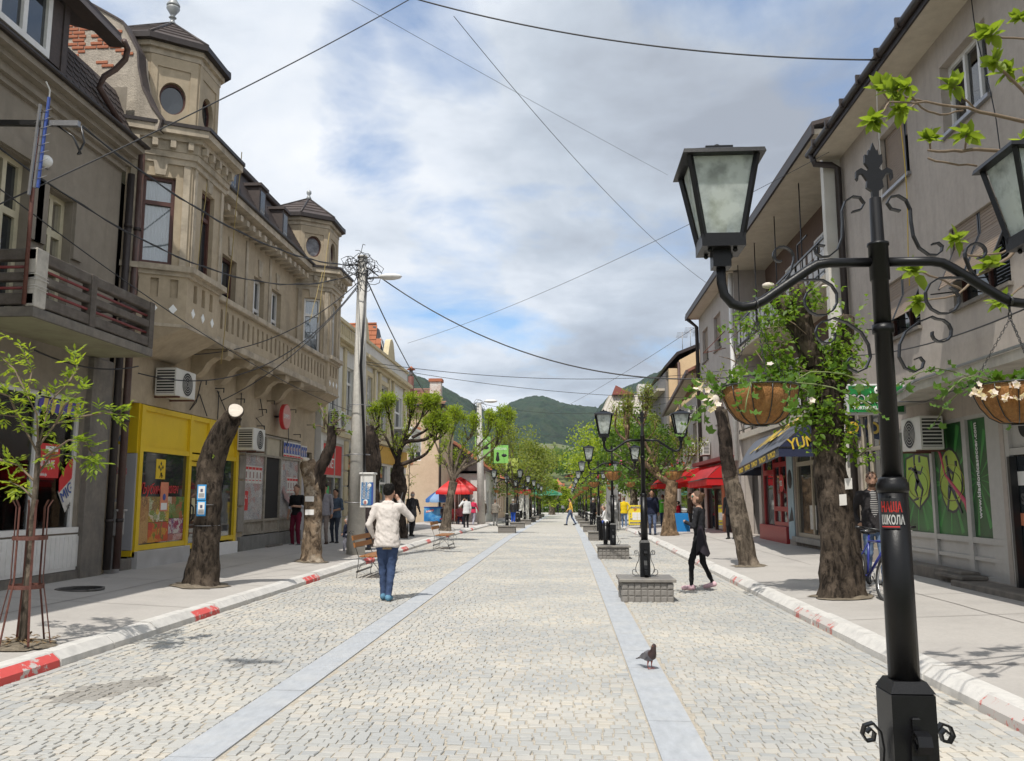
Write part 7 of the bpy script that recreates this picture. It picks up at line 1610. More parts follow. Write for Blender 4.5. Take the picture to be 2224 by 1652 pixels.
# =========================== cables across the street
M_cable=mat('black_cable',(.018,.018,.02),.5)
def cable(label,a,b,sag,r=.016,n=26,m=None,twist=False):
 a,b=V(a),V(b);mb=MB();pts=[a.lerp(b,i/n)-V((0,0,sag*4*(i/n)*(1-i/n)))for i in range(n+1)];mb.tube(pts,r*.62,m or M_cable,6)
 if twist:mb.tube([p+V((0,.02*math.sin(i*1.7),.022*math.cos(i*1.7)))for i,p in enumerate(pts)],r*.55,m or M_cable,5)
 return solo(mb,'cable',label,'cable',tuple(a),'overhead cables')
PT=V((top.x,PY,top.z-.15))
cable('thick black cable sagging across the sky from the top edge to the grey block gutter',at_y(890,-6,17),at_x(1912,130,5.85),.35,.025)
cable('black cable rising past the first turret to the top of the sky',at_y(-60,470,10.5),at_y(890,-2,17),.12,.02)
cable('sagging black cable from the pole top across the street to the grey block',PT+V((.1,0,-.1)),at_x(1850,770,6.3),1.55,.028,30)
cable('thick twisted cable running down the street from the pole top',PT+V((.15,0,-.5)),at_y(1000,905,62),1.3,.03,30)
cable('taut thin wire crossing the sky above the nearest lantern',at_y(755,-5,20),at_x(1450,380,5.2),.05,.010)
cable('thin wire dropping from the thick sky cable to the loggia house',at_y(985,35,17),at_x(1535,615,5.9),.5,.012)
cable('thin wire from the nearest lantern across to the wavy parapet house',at_x(1800,330,5.9),at_y(885,745,34),.35,.010)
cable('twisted pair of cables from the pole to the iron arm past the first turret',PT+V((-.1,0,-.05)),at_y(178,275,11.6),.55,.02,26,None,True)
cable('lower twisted cable from the pole past the beige bay windows',PT+V((-.1,0,-.25)),at_y(-30,300,10.4),1.0,.016,26,None,True)
cable('long cable crossing low before the bays to the grey house',at_y(-20,395,10.2),at_x(770,895,-6.2),.35,.014)
for i,(z0,u,v,s)in enumerate(((-.55,395,770,.5),(-.62,300,810,1.0),(-.68,480,870,.35))):cable(f'{("upper", "middle", "lower")[i]} of three grey cables looping from the pole to the wall under the slotted balcony',PT+V((-.1,-.05,z0)),at_x(u,v,XW+.3),s,.02)
cable('nearer of two grey wires crossing the street above the hills',V((PX+.1,PY,at_y(785,785,PY).z)),at_x(1640,795,6.3),.45,.014,26)
cable('farther of two grey wires crossing the street above the hills',V((PX+.1,PY,at_y(785,790,PY).z)),at_x(1640,860,6.3),.35,.012,26)
cable('far cable slanting between the distant pole and the peach house',at_y(955,905,46),V((tp2.x,p2.y,tp2.z)),.5,.02)
cable('far cable from the distant pole over the street towards the yellow house',V((tp2.x,p2.y,tp2.z)),at_x(1470,870,6.3),.7,.02)
cable('far cable running from the distant pole down the street',V((tp2.x,p2.y,tp2.z-.2)),at_y(1225,945,120),.8,.03)
cable('very thin wire over the roofs beyond the pale house',at_y(1510,710,42),at_y(1180,905,95),.3,.018)
cable('black cable sagging behind the nearest lamp post along the grey block',at_x(1800,770,6.2),at_x(2260,655,6.3),.25,.02,20)
cable('slack cable looping under the concrete balcony of the grey house',at_x(75,760,XW+.3),at_x(300,795,XW+.35),.15,.022)
for i,(u0,v0,u1,v1,x)in enumerate(((463,285,425,600,-7.2),(525,330,480,790,-7.25),(700,590,672,700,-7.2),(715,505,690,700,-7.2))):
 a,b=at_x(u0,v0,x),at_x(u1,v1,x);q=MB();q.tube([a.lerp(b,k/8)+V((0,.02*math.sin(k*2),0))for k in range(9)],.010,mat('yellowed_rope',(.34,.26,.10),.8),5);solo(q,'rope',('yellow rope hanging down the near corner of the first bay','long frayed yellow rope hanging past the slotted balcony','short rope hanging beside the second turret','thin rope on the second bay corner')[i],'rope',tuple(a))
for i,(u0,v0,u1,v1)in enumerate(((1905,130,1915,560),(1945,90,1978,620),(2108,-10,2190,430))):
 a,b=at_x(u0,v0,6.35 if i else 5.9),at_x(u1,v1,6.42);q=MB();q.tube([a.lerp(b,k/8)+V((-.03*math.sin(k),0,0))for k in range(9)],.009,M_white if i==0 else(M_yelprint if i==1 else M_cable),5);solo(q,'cable',('white cable hanging down the grey block beside the small shuttered window','yellow cord hanging down the grey block between the top windows','thin black cable slanting down the grey block past its wide window')[i],'cable',tuple(a))
 # =========================== street furniture and goods
ao=thing('exchange_board','yellow standing board of a currency exchange office on the pavement edge','sign board',tuple(at_g(1380,1142,.12)));p=at_g(1380,1142,.12);sc_=p.y/1850;w_=31*sc_;hh=44*sc_;x0_=p.x-w_*.95/2
MB().slab([(x0_,p.y,p.z+.08),(x0_+w_*1.05,p.y,p.z+.08),(x0_+w_,p.y+.15,p.z+hh),(x0_,p.y+.15,p.z+hh)],(0,.04,0),mat('bright_yellow_board',(.72,.56,.03),.5,.03,3)).put('board',ao)
def bt(s_,fx,fz,sz,m_):text_mesh(s_,sz,m_,(x0_+w_*fx,p.y-.012+.15*fz,p.z+.08+(hh-.08)*fz),(1,0,0),(0,.15,hh),.004,bold=.004,squash=.82).put('lettering',ao)
bt('MENJAČNICA',.08,.84,w_*.16,M_blue);bt('SP',.38,.70,w_*.24,M_red);bt('EXCHANGE OFFICE',.1,.07,w_*.115,M_blue)
for k,s_ in enumerate(('€','$','CHF')):bt(s_,.1,.52-.13*k,w_*.12,M_blue)
for r_ in range(3):
 for c__ in range(2):z0_=p.z+.08+(hh-.08)*(.24+.13*r_);q=MB();q.box(x0_+w_*(.27+.34*c__),x0_+w_*(.59+.34*c__),p.y-.014+.15*(.24+.13*r_),p.y+.02+.15*(.24+.13*r_),z0_,z0_+hh*.115,M_white);q.put('rate_field',ao)
for dx in(.05,w_-.05):MB().bar((x0_+dx,p.y+.1,p.z),(x0_+dx,p.y+.2,p.z+hh),.03,.03,M_iron).put('leg',ao)
fp=at_g(942,1136,.235);fz_=thing('ice_cream_freezer','blue ice cream chest freezer with wave pattern under the blue parasol','freezer',tuple(fp));x,y,z=fp;w_=44*y/1850*.5
M_frz=mat('freezer_blue',(.02,.18,.46),.35,.3,2.2,stain=(.25,.55,.72),sscale=1.6,samt=.8)
MB().box(x-w_,x+w_*.75,y,y+.62,z+.1,z+.92,M_frz,.03).put('body',fz_);MB().box(x-w_-.02,x+w_*.75+.02,y-.02,y+.64,z+.921,z+.98,mat('freezer_lid',(.03,.1,.4),.3),.02).put('lid',fz_);MB().box(x+w_*.751,x+w_,y,y+.6,z+.1,z+.9,M_acw).put('side',fz_);o_=MB().slab([(x-w_*.8,y-.006,z+.62),(x-w_*.05,y-.006,z+.72),(x-w_*.05,y-.006,z+.84),(x-w_*.8,y-.006,z+.74)],(0,.004,0),M_red).put('badge',fz_);text_mesh('Frikom',.14,M_white,(x-w_*.78,y-.012,z+.65),(1,0,.14),(0,0,1),bold=.004).put('lettering',o_)
def parasol(label,p,R_,h0,h1,m_panels,lobes=8,txt=None,square=False):
 t=thing('parasol',label,'parasol',tuple(p));x,y,z=p;MB().tube([(x,y,z),(x,y,z+h1)],.025,M_whitepaint,8).put('pole',t);MB().lathe([(.25,0),(.25,.06),(.05,.1)],p,M_concrete,12).put('base',t);N=4 if square else lobes
 for k in range(N):
  a0,a1=2*math.pi*k/N+(math.pi/4 if square else .2),2*math.pi*(k+1)/N+(math.pi/4 if square else .2);q=MB();vs=[(x,y,z+h1)]
  for j in range(1,4):
   f=j/3
   for i in range(5):a=a0+(a1-a0)*i/4;rr2=R_*f*(1-.05*math.sin(math.pi*i/4))if not square else R_*f/math.cos((i/4-.5)*math.pi/2);vs.append((x+rr2*math.cos(a),y+rr2*math.sin(a),z+h1-(h1-h0)*(f**1.25)-(.04*math.sin(math.pi*i/4)*f if not square else 0)))
  for i in range(5):v_=vs[11+i];vs.append((v_[0],v_[1],v_[2]-.16-.02*(i%2)))
  fs=[(0,1+i,2+i)for i in range(4)]+[(1+5*j+i,2+5*j+i,7+5*j+i,6+5*j+i)for j in range(3)for i in range(4)];q.add(vs,fs,m_panels[k%len(m_panels)],True);q.put('cloth_panel',t)
  e=V(vs[11]);MB().bar((x,y,z+h1-.1),e,.015,.02,M_galv).put('rib',t)
 if txt:text_mesh(txt,R_*.22,M_white,(x-R_*.35,y-R_*.86,z+h0-.12),(1,0,0),(0,.3,1),bold=.004).put('lettering',t)
 return t
M_parb=leaf_mat('blue_parasol_cloth',(.06,.22,.62),.35,.35);M_parr=leaf_mat('red_parasol_cloth',(.66,.03,.03),.35,.05);M_parg=leaf_mat('green_parasol_cloth',(.05,.32,.18),.35,.1)
parasol('blue and white parasol above the ice cream freezer',(at_y(950,1100,fp.y).x,fp.y+.3,fp.z),28*fp.y/1850,1.6-2.5*fp.y/1850-fp.z,1.6+17*fp.y/1850-fp.z,[M_parb,leaf_mat('pale_blue_cloth',(.3,.5,.8),.35,.2)],8,'Frikom')
rp=at_g(985,1128,.15);parasol('large square red cafe parasol behind the blue one',(at_y(988,1000,51).x,51,gz(51)+.12),1.0,2.0,2.85,[M_parr],4,'Jelen',True)
parasol('second red cafe parasol farther in the courtyard',(at_y(1000,1000,58).x,58,gz(58)+.12),1.1,2.3,3.1,[M_parr],4,None,True)
parasol('green parasol by the parked white car',(at_y(1162,1060,95).x,95,gz(95)+.1),2.6,2.6,3.6,[M_parg,M_parg],6)
parasol('pale green parasol beyond the white car',(at_y(1178,1060,104).x,104,gz(104)+.1),2.4,2.6,3.4,[leaf_mat('pale_green_cloth',(.2,.5,.38),.35,.1)],6)
for i,(u,v,m_,lab)in enumerate(((974,1128,M_acw,'round white cafe table drum beneath the red parasol'),(990,1128,M_acw,'second pale cafe drum seat beneath the red parasol'))):
 p=at_g(u,v,.15);p.y+=2;t=thing('drum_table',lab,'table',tuple(p));MB().lathe([(.34,0),(.40,.3),(.38,.62),(.36,.66)],p,m_,16).put('drum',t);MB().lathe([(.42,.661),(.42,.70),(0,.70)],p,M_whitepaint,16).put('top',t)
p=at_g(993,1134,.15);cs_=thing('crate_stack','red printed drinks crate stack behind the thin tree guard','crate',tuple(p));MB().box(p.x-.28,p.x+.28,p.y,p.y+.4,p.z,p.z+.9,mat('orange_red',(.62,.07,.02),.5),.02).put('crate',cs_);text_mesh('PIVO',.2,M_yelprint,(p.x-.05,p.y-.01,p.z+.35),(0,0,1),(-1,0,0)).put('lettering',cs_)
p=at_y(1345,1090,48);ip=thing('direction_sign','small brown direction sign on a thin post beyond the third lamp','sign',(p.x,48,gz(48)));MB().tube([(p.x,48,gz(48)),(p.x,48,p.z+.55)],.04,M_galv,8).put('post',ip);MB().box(p.x-.75,p.x+.1,47.9,47.95,p.z+.1,p.z+.45,mat('brown_sign',(.09,.05,.04),.5)).put('plate',ip);MB().box(p.x-.7,p.x-.42,47.88,47.899,p.z+.15,p.z+.40,M_white).put('symbol',ip);text_mesh('MUZEJ',.13,M_white,(p.x-.38,47.89,p.z+.22),(1,0,0),(0,0,1)).put('lettering',ip)
p=at_y(1332,1100,46);kp=thing('advert_pillar','grey advertising pillar with small notices behind the seated men','pillar',(p.x,46,gz(46)));MB().box(p.x-.35,p.x+.25,46,46.5,gz(46),2.3,mat('grey_pillar',(.22,.22,.22),.6),.02).put('body',kp);MB().box(p.x-.1,p.x+.15,45.98,45.995,1.0,1.5,M_white).put('notice',kp);
# =========================== people
def surface_net(F,org,h):
 """Closed surface of the field F<0 on a grid; returns vertices and quads."""
 ins=F<0;nx,ny,nz=F.shape
 c=[ins[i:nx-1+i,j:ny-1+j,k:nz-1+k]for i in(0,1)for j in(0,1)for k in(0,1)]
 s=sum(x.astype(np.int8)for x in c);act=(s>0)&(s<8);I=np.argwhere(act)
 idx=-np.ones(act.shape,int);idx[tuple(I.T)]=np.arange(len(I))
 acc=np.zeros((len(I),3));cnt=np.zeros(len(I))
 for a in range(3):
  o1,o2=[x for x in range(3)if x!=a]
  for p in(0,1):
   for q in(0,1):
    A=I.copy();A[:,o1]+=p;A[:,o2]+=q;B=A.copy();B[:,a]+=1
    fa,fb=F[tuple(A.T)],F[tuple(B.T)];m=(fa<0)!=(fb<0);t=np.where(m,fa/np.where(m,fa-fb,1),0)
    P_=A.astype(float);P_[:,a]+=t;acc[m]+=P_[m];cnt[m]+=1
 verts=acc/cnt[:,None]*h+org
 quads=[]
 for a in range(3):
  o1,o2=[x for x in range(3)if x!=a];sl0=[slice(None)]*3;sl1=[slice(None)]*3;sl0[a]=slice(0,-1);sl1[a]=slice(1,None)
  ch=np.argwhere(ins[tuple(sl0)]!=ins[tuple(sl1)]);ch=ch[(ch[:,o1]>0)&(ch[:,o2]>0)&(ch[:,o1]<F.shape[o1]-1)&(ch[:,o2]<F.shape[o2]-1)]
  if not len(ch):continue
  q=[]
  for p,r in((-1,-1),(0,-1),(0,0),(-1,0)):A=ch.copy();A[:,o1]+=p;A[:,o2]+=r;q.append(idx[tuple(A.T)])
  q=np.stack(q,1);flip=ins[tuple(ch.T)]^(a==1);q[~flip]=q[~flip][:,::-1];quads.append(q)
 return verts,np.concatenate(quads)
M_skin=mat('skin',(.46,.27,.19),.5,.06,20,spec=.35)
M_skin2=mat('skin_tanned',(.36,.20,.13),.5,.06,20,spec=.35)
M_hairb=mat('hair_black',(.008,.007,.006),.6,.3,60,.5,120,spec=.15)
M_hairbr=mat('hair_brown',(.10,.05,.025),.5,.35,50,.5,120)
M_hairg=mat('hair_grey',(.35,.34,.33),.6,.2,50,.4,120)
CL={}
def cloth(nm,col,var=.12,bump=.25,scale=7.0):
 if nm not in CL:CL[nm]=mat('cloth_'+nm,col,.85,var,scale,bump,45,spec=.2)
 return CL[nm]
def stripes(nm,c1,c2,scale):
 """Horizontally striped knit."""
 if nm in CL:return CL[nm]
 m=mat('cloth_'+nm,c1,.9,.05,9);t=m.node_tree;n=t.nodes;tcn=n.new('ShaderNodeTexCoord');w=n.new('ShaderNodeTexWave');w.bands_direction='Z';w.inputs['Scale'].default_value=scale;w.inputs['Distortion'].default_value=.6
 t.links.new(tcn.outputs['Object'],w.inputs['Vector']);r=n.new('ShaderNodeValToRGB');r.color_ramp.interpolation='CONSTANT';r.color_ramp.elements[0].color=(*c1,1);r.color_ramp.elements[1].position=.62;r.color_ramp.elements[1].color=(*c2,1);t.links.new(w.outputs['Fac'],r.inputs[0]);t.links.new(r.outputs[0],n['Principled BSDF'].inputs['Base Color']);CL[nm]=m;return m
def person(label,at,face,h=1.76,top=None,legs=None,shoes=None,skin=None,hair=None,pose='stand',arms=('down','down'),sleeve='long',hem=.86,bulk=1.0,voxel=.02,loose=1.0,hairstyle='short',beard=False,stride=.0,lean=0.0,look=(0,0),jacket_open=None,shirt=None,cap=None,fem=False,group='people in the street',extra=None,legdx=0.0):
 """A figure standing at `at`, facing the angle `face` (0 = away along the street, 90 = to the left, 180 = to the camera)."""
 s=h/1.76;top=top or cloth('black',(.02,.02,.022));legs=legs or cloth('denim',(.05,.075,.14));shoes=shoes or cloth('shoe',(.03,.03,.03));skin=skin or M_skin;hair=hair or M_hairb
 L={'shoe':shoes,'leg':legs,'top':top,'skin':skin,'hair':hair,'shirt':shirt or cloth('white',(.65,.65,.66)),'dark':M_black}
 prim=[]
 def cone(l,a,b,r1,r2):prim.append((0,l,np.array(a,float),np.array(b,float),r1,r2))
 def ell(l,c,r):prim.append((1,l,np.array(c,float),np.array(r,float)))
 sh=.165 if fem else .185;hp=.088;B=bulk
 zp=.94 if pose!='sit' else .50
 dy=lean
 hipz=zp-.02
 for i,sx in enumerate((-1,1)):
  hip=(sx*hp,0,hipz)
  if pose=='sit':kn=(sx*.12,.42,.50);an=(sx*.12,.40,.09)
  else:
   st=stride*(1 if i==0 else-1)
   kn=(sx*(.095+legdx*.5),.06+st*.22,.50);an=(sx*(.10+legdx),st*.42-(.04 if st<0 else 0),.09+(.05 if st<-.2 else 0))
  cone('leg',hip,kn,.088*B*(.5+.5*loose),.062*loose);cone('leg',kn,an,.060*loose,.044*(loose**1.4));
  tip=-.03 if(pose!='sit' and stride*(1 if i==0 else-1)<-.2)else 0
  cone('shoe',(an[0],an[1]-.035,.055+max(0,an[2]-.09)),(an[0]+sx*.015,an[1]+.15,.040+tip*.3+max(0,an[2]-.09)*.4),.047,.038)
 ell('leg' if hem>.9 else 'top',(0,-.01,zp+.0),(.158*B,.118*B,.12));ell('leg',(0,-.012,zp-.05),(.15*B,.112*B,.10))
 up=zp-.94
 T=lambda z:dy*(z-.94)
 ell('top',(0,.0+T(1.1),1.10+up),(.142*B,.102*B,.20));ell('top',(0,-.005+T(1.28),1.29+up),((.150 if fem else .168)*B,.108*B,.205));cone('top',(-sh*.8,-.01+T(1.43),1.425+up),(sh*.8,-.01+T(1.43),1.425+up),.062,.062)
 if hem<.9:
  for k in range(22):
   a=2*math.pi*k/22;cone('top',(.105*B*math.cos(a),.075*B*math.sin(a)+T(1.1),1.14+up),(.160*B*math.cos(a),.122*B*math.sin(a),hem+.02+up),.045,.026)
 if hem<.9:ell('top',(0,-.004+T(1.12),1.13+up),(.160*B,.118*B,.22));cone('top',(-.06,nk_:=-.035+T(1.48),1.485+up),(.06,nk_,1.485+up),.035,.035)
 if jacket_open:ell('shirt',(0,.085*B+T(1.2),1.22+up),(.055,.045,.22));ell('shirt',(0,.06+T(1.43),1.42+up),(.045,.04,.06))
 nk=T(1.5);cone('skin',(0,nk-.01,1.46+up),(0,nk+.01,1.58+up),.054,.050)
 hc=np.array([look[0]*-.0006,nk+.02+.0,1.655+up]);la=math.radians(look[0]);ld=np.array([-math.sin(la),math.cos(la),-math.sin(math.radians(look[1]))]);lr=np.array([math.cos(la),math.sin(la),0])
 ell('skin',hc+[0,0,.01],(.076,.092,.112)if abs(look[0])<45 else(.088,.080,.112));ell('hair' if beard else 'skin',hc+ld*.028+[0,0,-.068],(.056,.062,.048));cone('skin',hc+ld*.088+[0,0,.012],hc+ld*.102+[0,0,-.018],.009,.014)
 cone('skin',hc+ld*.062+[0,0,-.01],hc+ld*.066+[0,0,.04],.04,.045)
 for sx in(-1,1):
  ell('skin',hc+lr*(sx*.08)+[0,0,-.005],(.014,.022,.030))
  if voxel<.017:ell('dark',hc+ld*.088+lr*(sx*.031)+[0,0,.018],(.012,.010,.008));cone('hair',hc+ld*.090+lr*(sx*.016)+[0,0,.042],hc+ld*.082+lr*(sx*.052)+[0,0,.040],.006,.005)
 if voxel<.017:cone('dark' if not beard else 'skin',hc+ld*.090+lr*-.018+[0,0,-.053],hc+ld*.090+lr*.018+[0,0,-.053],.006,.006)
 hands=[]
 for i,sx in enumerate((-1,1)):
  S0=np.array([sx*sh,-.01+T(1.43),1.425+up]);p=arms[i]
  E_,H_={'down':((.05,-.02,-.285),(.065,.05,-.535)),'swingf':((.05,.09,-.27),(.04,.27,-.45)),'swingb':((.06,-.13,-.26),(.08,-.16,-.51)),'front':((.06,.03,-.28),(-.10,.22,-.26)),'clasp':((.07,.04,-.28),(-.13,.20,-.33)),'pocket':((.10,-.06,-.27),(.03,.06,-.47)),'phone':((.17,.10,-.18),(-.045,.10,.125)),'fold':((.03,.04,-.28),(-.08,.25,-.20)),'hold':((.05,.02,-.28),(-.06,.24,-.30)),'carry':((.06,.0,-.28),(.07,.03,-.55)),'point':((.10,.06,-.22),(.13,.30,-.26)),'lap':((.05,.08,-.27),(-.02,.30,-.36)),'hip':((.16,-.09,-.22),(.02,-.0,-.42)),'out':((.20,.02,-.2),(.38,.12,-.3)),'bend':((.02,.2,-.2),(.0,.36,-.38))}[p]
  E_=S0+np.array([sx*E_[0],E_[1],E_[2]]);H_=S0+np.array([sx*H_[0],H_[1],H_[2]])
  k=.92 if fem else 1.0
  cone('top' if sleeve!='none' else 'skin',S0,E_,.058*k*B**.5,.046*k);cone({'long':'top','short':'skin','none':'skin','rolled':'skin'}[sleeve],E_,E_+(H_-E_)*.88,.044*k,.033*k if sleeve=='long' else .028)
  if sleeve=='rolled':cone('shirt',E_+(H_-E_)*.02,E_+(H_-E_)*.16,.05,.047)
  cone('skin',E_+(H_-E_)*.86,H_,.025,.030);hands.append((H_,(H_-E_)/np.linalg.norm(H_-E_),sx,p))
 for e in extra or():(cone if e[0]=='cone' else ell)(*e[1:])
 lo=np.min([np.minimum(p[2]-p[4],p[3]-p[5])if p[0]==0 else p[2]-p[3]for p in prim],0)-.05;hi=np.max([np.maximum(p[2]+p[4],p[3]+p[5])if p[0]==0 else p[2]+p[3]for p in prim],0)+.05
 lo[2]=max(lo[2],-.04);n=np.ceil((hi-lo)/voxel).astype(int)+1
 g=[lo[a]+voxel*np.arange(n[a])for a in range(3)]
 F=np.full(tuple(n),9.0,np.float32)
 def dist(p,X):
  if p[0]==0:
   a,b,r1,r2=p[2:];d=b-a;t=np.clip(((X-a)@d)/max(1e-9,d@d),0,1);return np.linalg.norm(X-a-t[...,None]*d,axis=-1)-(r1+(r2-r1)*t)
  q=(X-p[2])/p[3];k0=np.linalg.norm(q,axis=-1);k1=np.linalg.norm(q/p[3],axis=-1);return k0*(k0-1)/np.maximum(k1,1e-6)
 K=.028
 for p in prim:
  a_,b_=(np.minimum(p[2]-p[4],p[3]-p[5]),np.maximum(p[2]+p[4],p[3]+p[5]))if p[0]==0 else(p[2]-p[3],p[2]+p[3])
  i0=np.maximum(0,((a_-.07-lo)/voxel).astype(int));i1=np.minimum(n,((b_+.07-lo)/voxel).astype(int)+2)
  sl=tuple(slice(x,y)for x,y in zip(i0,i1));X=np.stack(np.meshgrid(*[g[a][sl[a]]for a in range(3)],indexing='ij'),-1)
  d=dist(p,X).astype(np.float32);f=F[sl];hh=np.clip(.5+.5*(d-f)/K,0,1);kk=K if p[1]not in('dark',)else .004;F[sl]=np.where(np.abs(d-f)<K,d+(f-d)*hh-K*hh*(1-hh)*(0.0 if p[1]=='dark' else 1),np.minimum(d,f))
 Vv,Q=surface_net(F,lo,voxel)
 best=np.full(len(Vv),9.0);lab=np.zeros(len(Vv),int);names=list(L)
 for p in prim:
  d=dist(p,Vv)-(.004 if p[1]in('dark','shirt')else 0);m=d<best;best[m]=d[m];lab[m]=names.index(p[1])
 amp=.0085 if voxel<.017 else .007
 sd=rnd.uniform(0,50);tr=np.array([mnoise.noise((v[0]*17+v[2]*9+sd,v[1]*17-v[2]*6,v[2]*11))*.7+.5*mnoise.noise((v[0]*34+sd,v[1]*30,v[2]*26+v[0]*20))for v in Vv])if voxel<.019 else np.zeros(len(Vv))
 cl=np.isin(lab,[names.index('top'),names.index('leg')]);ctr=np.array([0,0]);rad=Vv[:,:2]-ctr;rad/=np.maximum(np.linalg.norm(rad,axis=1,keepdims=True),1e-6);Vv[:,:2]+=rad*(tr*amp*2*cl)[:,None]
 Vv=Vv*s
 fl=np.array([np.bincount(lab[q],minlength=len(names)).argmax()for q in Q])
 o=thing('person',label,'person',tuple(at),group);o.rotation_euler.z=R(face)
 faces=[tuple(int(x)for x in q)for q in Q];mi=[int(x)for x in fl];allv=[tuple(v)for v in Vv];isk=names.index('skin')
 for H_,d,sx,p in hands:
  if voxel>.024:continue
  H_=V(H_*s);d=V(d);side=V((-sx,0,0))if p in('down','carry','swingf','swingb')else V((0,0,-1));fwd=d.cross(side).normalized();hb=MB()
  if p=='pocket':continue
  hb.tube([H_-d*.02,H_+d*.045*s,H_+d*.075*s],[.026*s,.034*s,.03*s],skin,7)
  for j,(o_,Lf)in enumerate(((-.026,.068),(-.009,.078),(.009,.074),(.025,.058))):b0=H_+d*.075*s+fwd*o_*s;hb.tube([b0,b0+(d+side*.25)*Lf*.45*s,b0+(d*.8+side*.75)*Lf*.9*s],[.0095*s,.009*s,.007*s],skin,5)
  b0=H_+d*.02*s+fwd*-.028*s;hb.tube([b0,b0+(d*.6-fwd*.7+side*.3)*.035*s,b0+(d*.9-fwd*.4+side*.5)*.065*s],[.012*s,.011*s,.008*s],skin,5)
  off=len(allv);allv+=hb.v;faces+=[tuple(i+off for i in f)for f in hb.f];mi+=[isk]*len(hb.f)
 me=bpy.data.meshes.new('body');me.from_pydata([tuple(v)for v in allv],[],faces)
 for nme in names:me.materials.append(L[nme])
 me.polygons.foreach_set('material_index',mi);me.polygons.foreach_set('use_smooth',[True]*len(faces));me.update()
 b=bpy.data.objects.new('body',me);COL.objects.link(b);b.parent=o;b['at']=(0,0,0)
 if hairstyle!='bald':
  vx=max(.008,voxel*.7);hl=hc-[.14,.15,.16];nn=np.ceil(np.array([.28,.30,.30])/vx).astype(int);gg=[hl[a]+vx*np.arange(nn[a])for a in range(3)];X=np.stack(np.meshgrid(*gg,indexing='ij'),-1)
  fr_=(X-hc)@ld;zz_=X[...,2]-hc[2]
  d=dist((1,'',hc+ld*-.010+[0,0,.020],np.array([.086,.098,.118])),X);cut=np.maximum(fr_-.052+np.maximum(0,.058-zz_)*1.15,-.045-zz_ if hairstyle=='short' else-.075-zz_);d=np.maximum(d,cut)
  if hairstyle in('short','spiky'):d=np.maximum(d,-.055-zz_+np.maximum(0,fr_+.03)*1.0)
  if hairstyle=='spiky':d=d-.012*np.maximum(0,(zz_-.02)/.1)
  if hairstyle=='bun':d=np.minimum(d,dist((1,'',hc-ld*.095+[0,0,.045],np.array([.058,.05,.055])),X));d=np.minimum(d,np.maximum(dist((1,'',hc-ld*.02+[0,0,-.02],np.array([.088,.09,.10])),X),fr_-.03))
  if hairstyle=='long':d=np.minimum(d,np.maximum(dist((1,'',hc-ld*.045+[0,0,-.05],np.array([.095,.075,.16])),X),fr_-.02))
  if hairstyle=='fringe':d=np.maximum(dist((1,'',hc+ld*-.010+[0,0,.005],np.array([.086,.098,.10])),X),np.maximum(fr_+.0,zz_-.03))
  nz=np.array([0.0]);hv,hq=surface_net(d.astype(np.float32),hl,vx)
  hv=np.array([v+(np.array(v)-hc)*(.10*mnoise.noise((v[0]*45+sd,v[1]*45,v[2]*30)))for v in hv])*s
  hm=MB();hm.add([tuple(v)for v in hv],[tuple(int(x)for x in q)for q in hq],hair,True);hm.put('hair',None);ho=bpy.data.objects[-1]if False else None
  me=bpy.data.meshes[-1]if False else None
  for ob in[x for x in COL.objects if x.name.startswith('hair')and x.parent is None and x.type=='MESH']:ob.parent=o
 return o,s
def loc(o,p):
 """Point of a person's own frame in the world."""
 a=o.rotation_euler.z;c,s_=math.cos(a),math.sin(a);return V((o.location.x+p[0]*c-p[1]*s_,o.location.y+p[0]*s_+p[1]*c,o.location.z+p[2]))
def feet(u,v,up=0.0):return at_g(u,v,up)
jeans=cloth('denim',(.045,.07,.14),.35,.3,5);blackc=cloth('black',(.014,.014,.016));
whj=cloth('pale_linen',(.62,.57,.53),.05,.3)
# --- the man in the white jacket
o,s=person('man in pale jacket and dark jeans walking away with a phone at his ear',feet(838,1304),3,1.80,whj,jeans,cloth('trainers_blue',(.10,.22,.32),.5),hair=M_hairb,pose='stand',arms=('pocket','phone'),hem=.82,bulk=1.12,voxel=.0125,loose=1.08,hairstyle='spiky',stride=.14,look=(-14,0),lean=.06,legdx=-.05)
p=loc(o,(.205*s,.10*s,1.60*s));q=MB();q.obox(p,(.2,.3,1),.06,(0,1,0),.028,(1,0,0),.006,M_black);solo(q,'phone','small dark phone held to the ear of the man in the pale jacket','phone',tuple(p))
cu=MB();cu.box(-.05,.09,-.128,-.122,.80,.83,mat('leather_label',(.25,.17,.08),.6));x_=cu.put('belt_label',None);x_.parent=o
# --- the girl with the blue folder
grey_c=cloth('charcoal_knit',(.028,.028,.032));
o,s=person('young woman with a hair bun in black leggings holding a blue folder',feet(1522,1281),62,1.70,grey_c,blackc,cloth('trainers_pink',(.62,.42,.46),.35),skin=M_skin,hair=M_hairbr,arms=('fold','hold'),hem=1.0,bulk=.92,voxel=.0125,loose=.86,hairstyle='bun',fem=True,look=(26,0),jacket_open=True,shirt=cloth('white',(.65,.65,.66)),stride=.30,legdx=.05)
c=loc(o,(-.10,.27,1.17));a=R(62-50);fx=V((math.cos(a),math.sin(a),0));fy=V((-math.sin(a),math.cos(a),0))
q=MB();up_=(V((0,0,1))+fx*-.12).normalized();q.obox(c,fx,.12,up_,.165,fy,.006,mat('blue_card',(.02,.20,.50),.35,.06,4));fo=solo(q,'folder','bright blue folder held against the chest of the young woman','folder',tuple(c))
q=MB();q.obox(c+fy*.008,fx,.112,up_,.158,fy,.003,M_white);q.put('pages',fo)
jk=MB();base=loc(o,(-.15,-.07,1.08));N=14;vs=[]
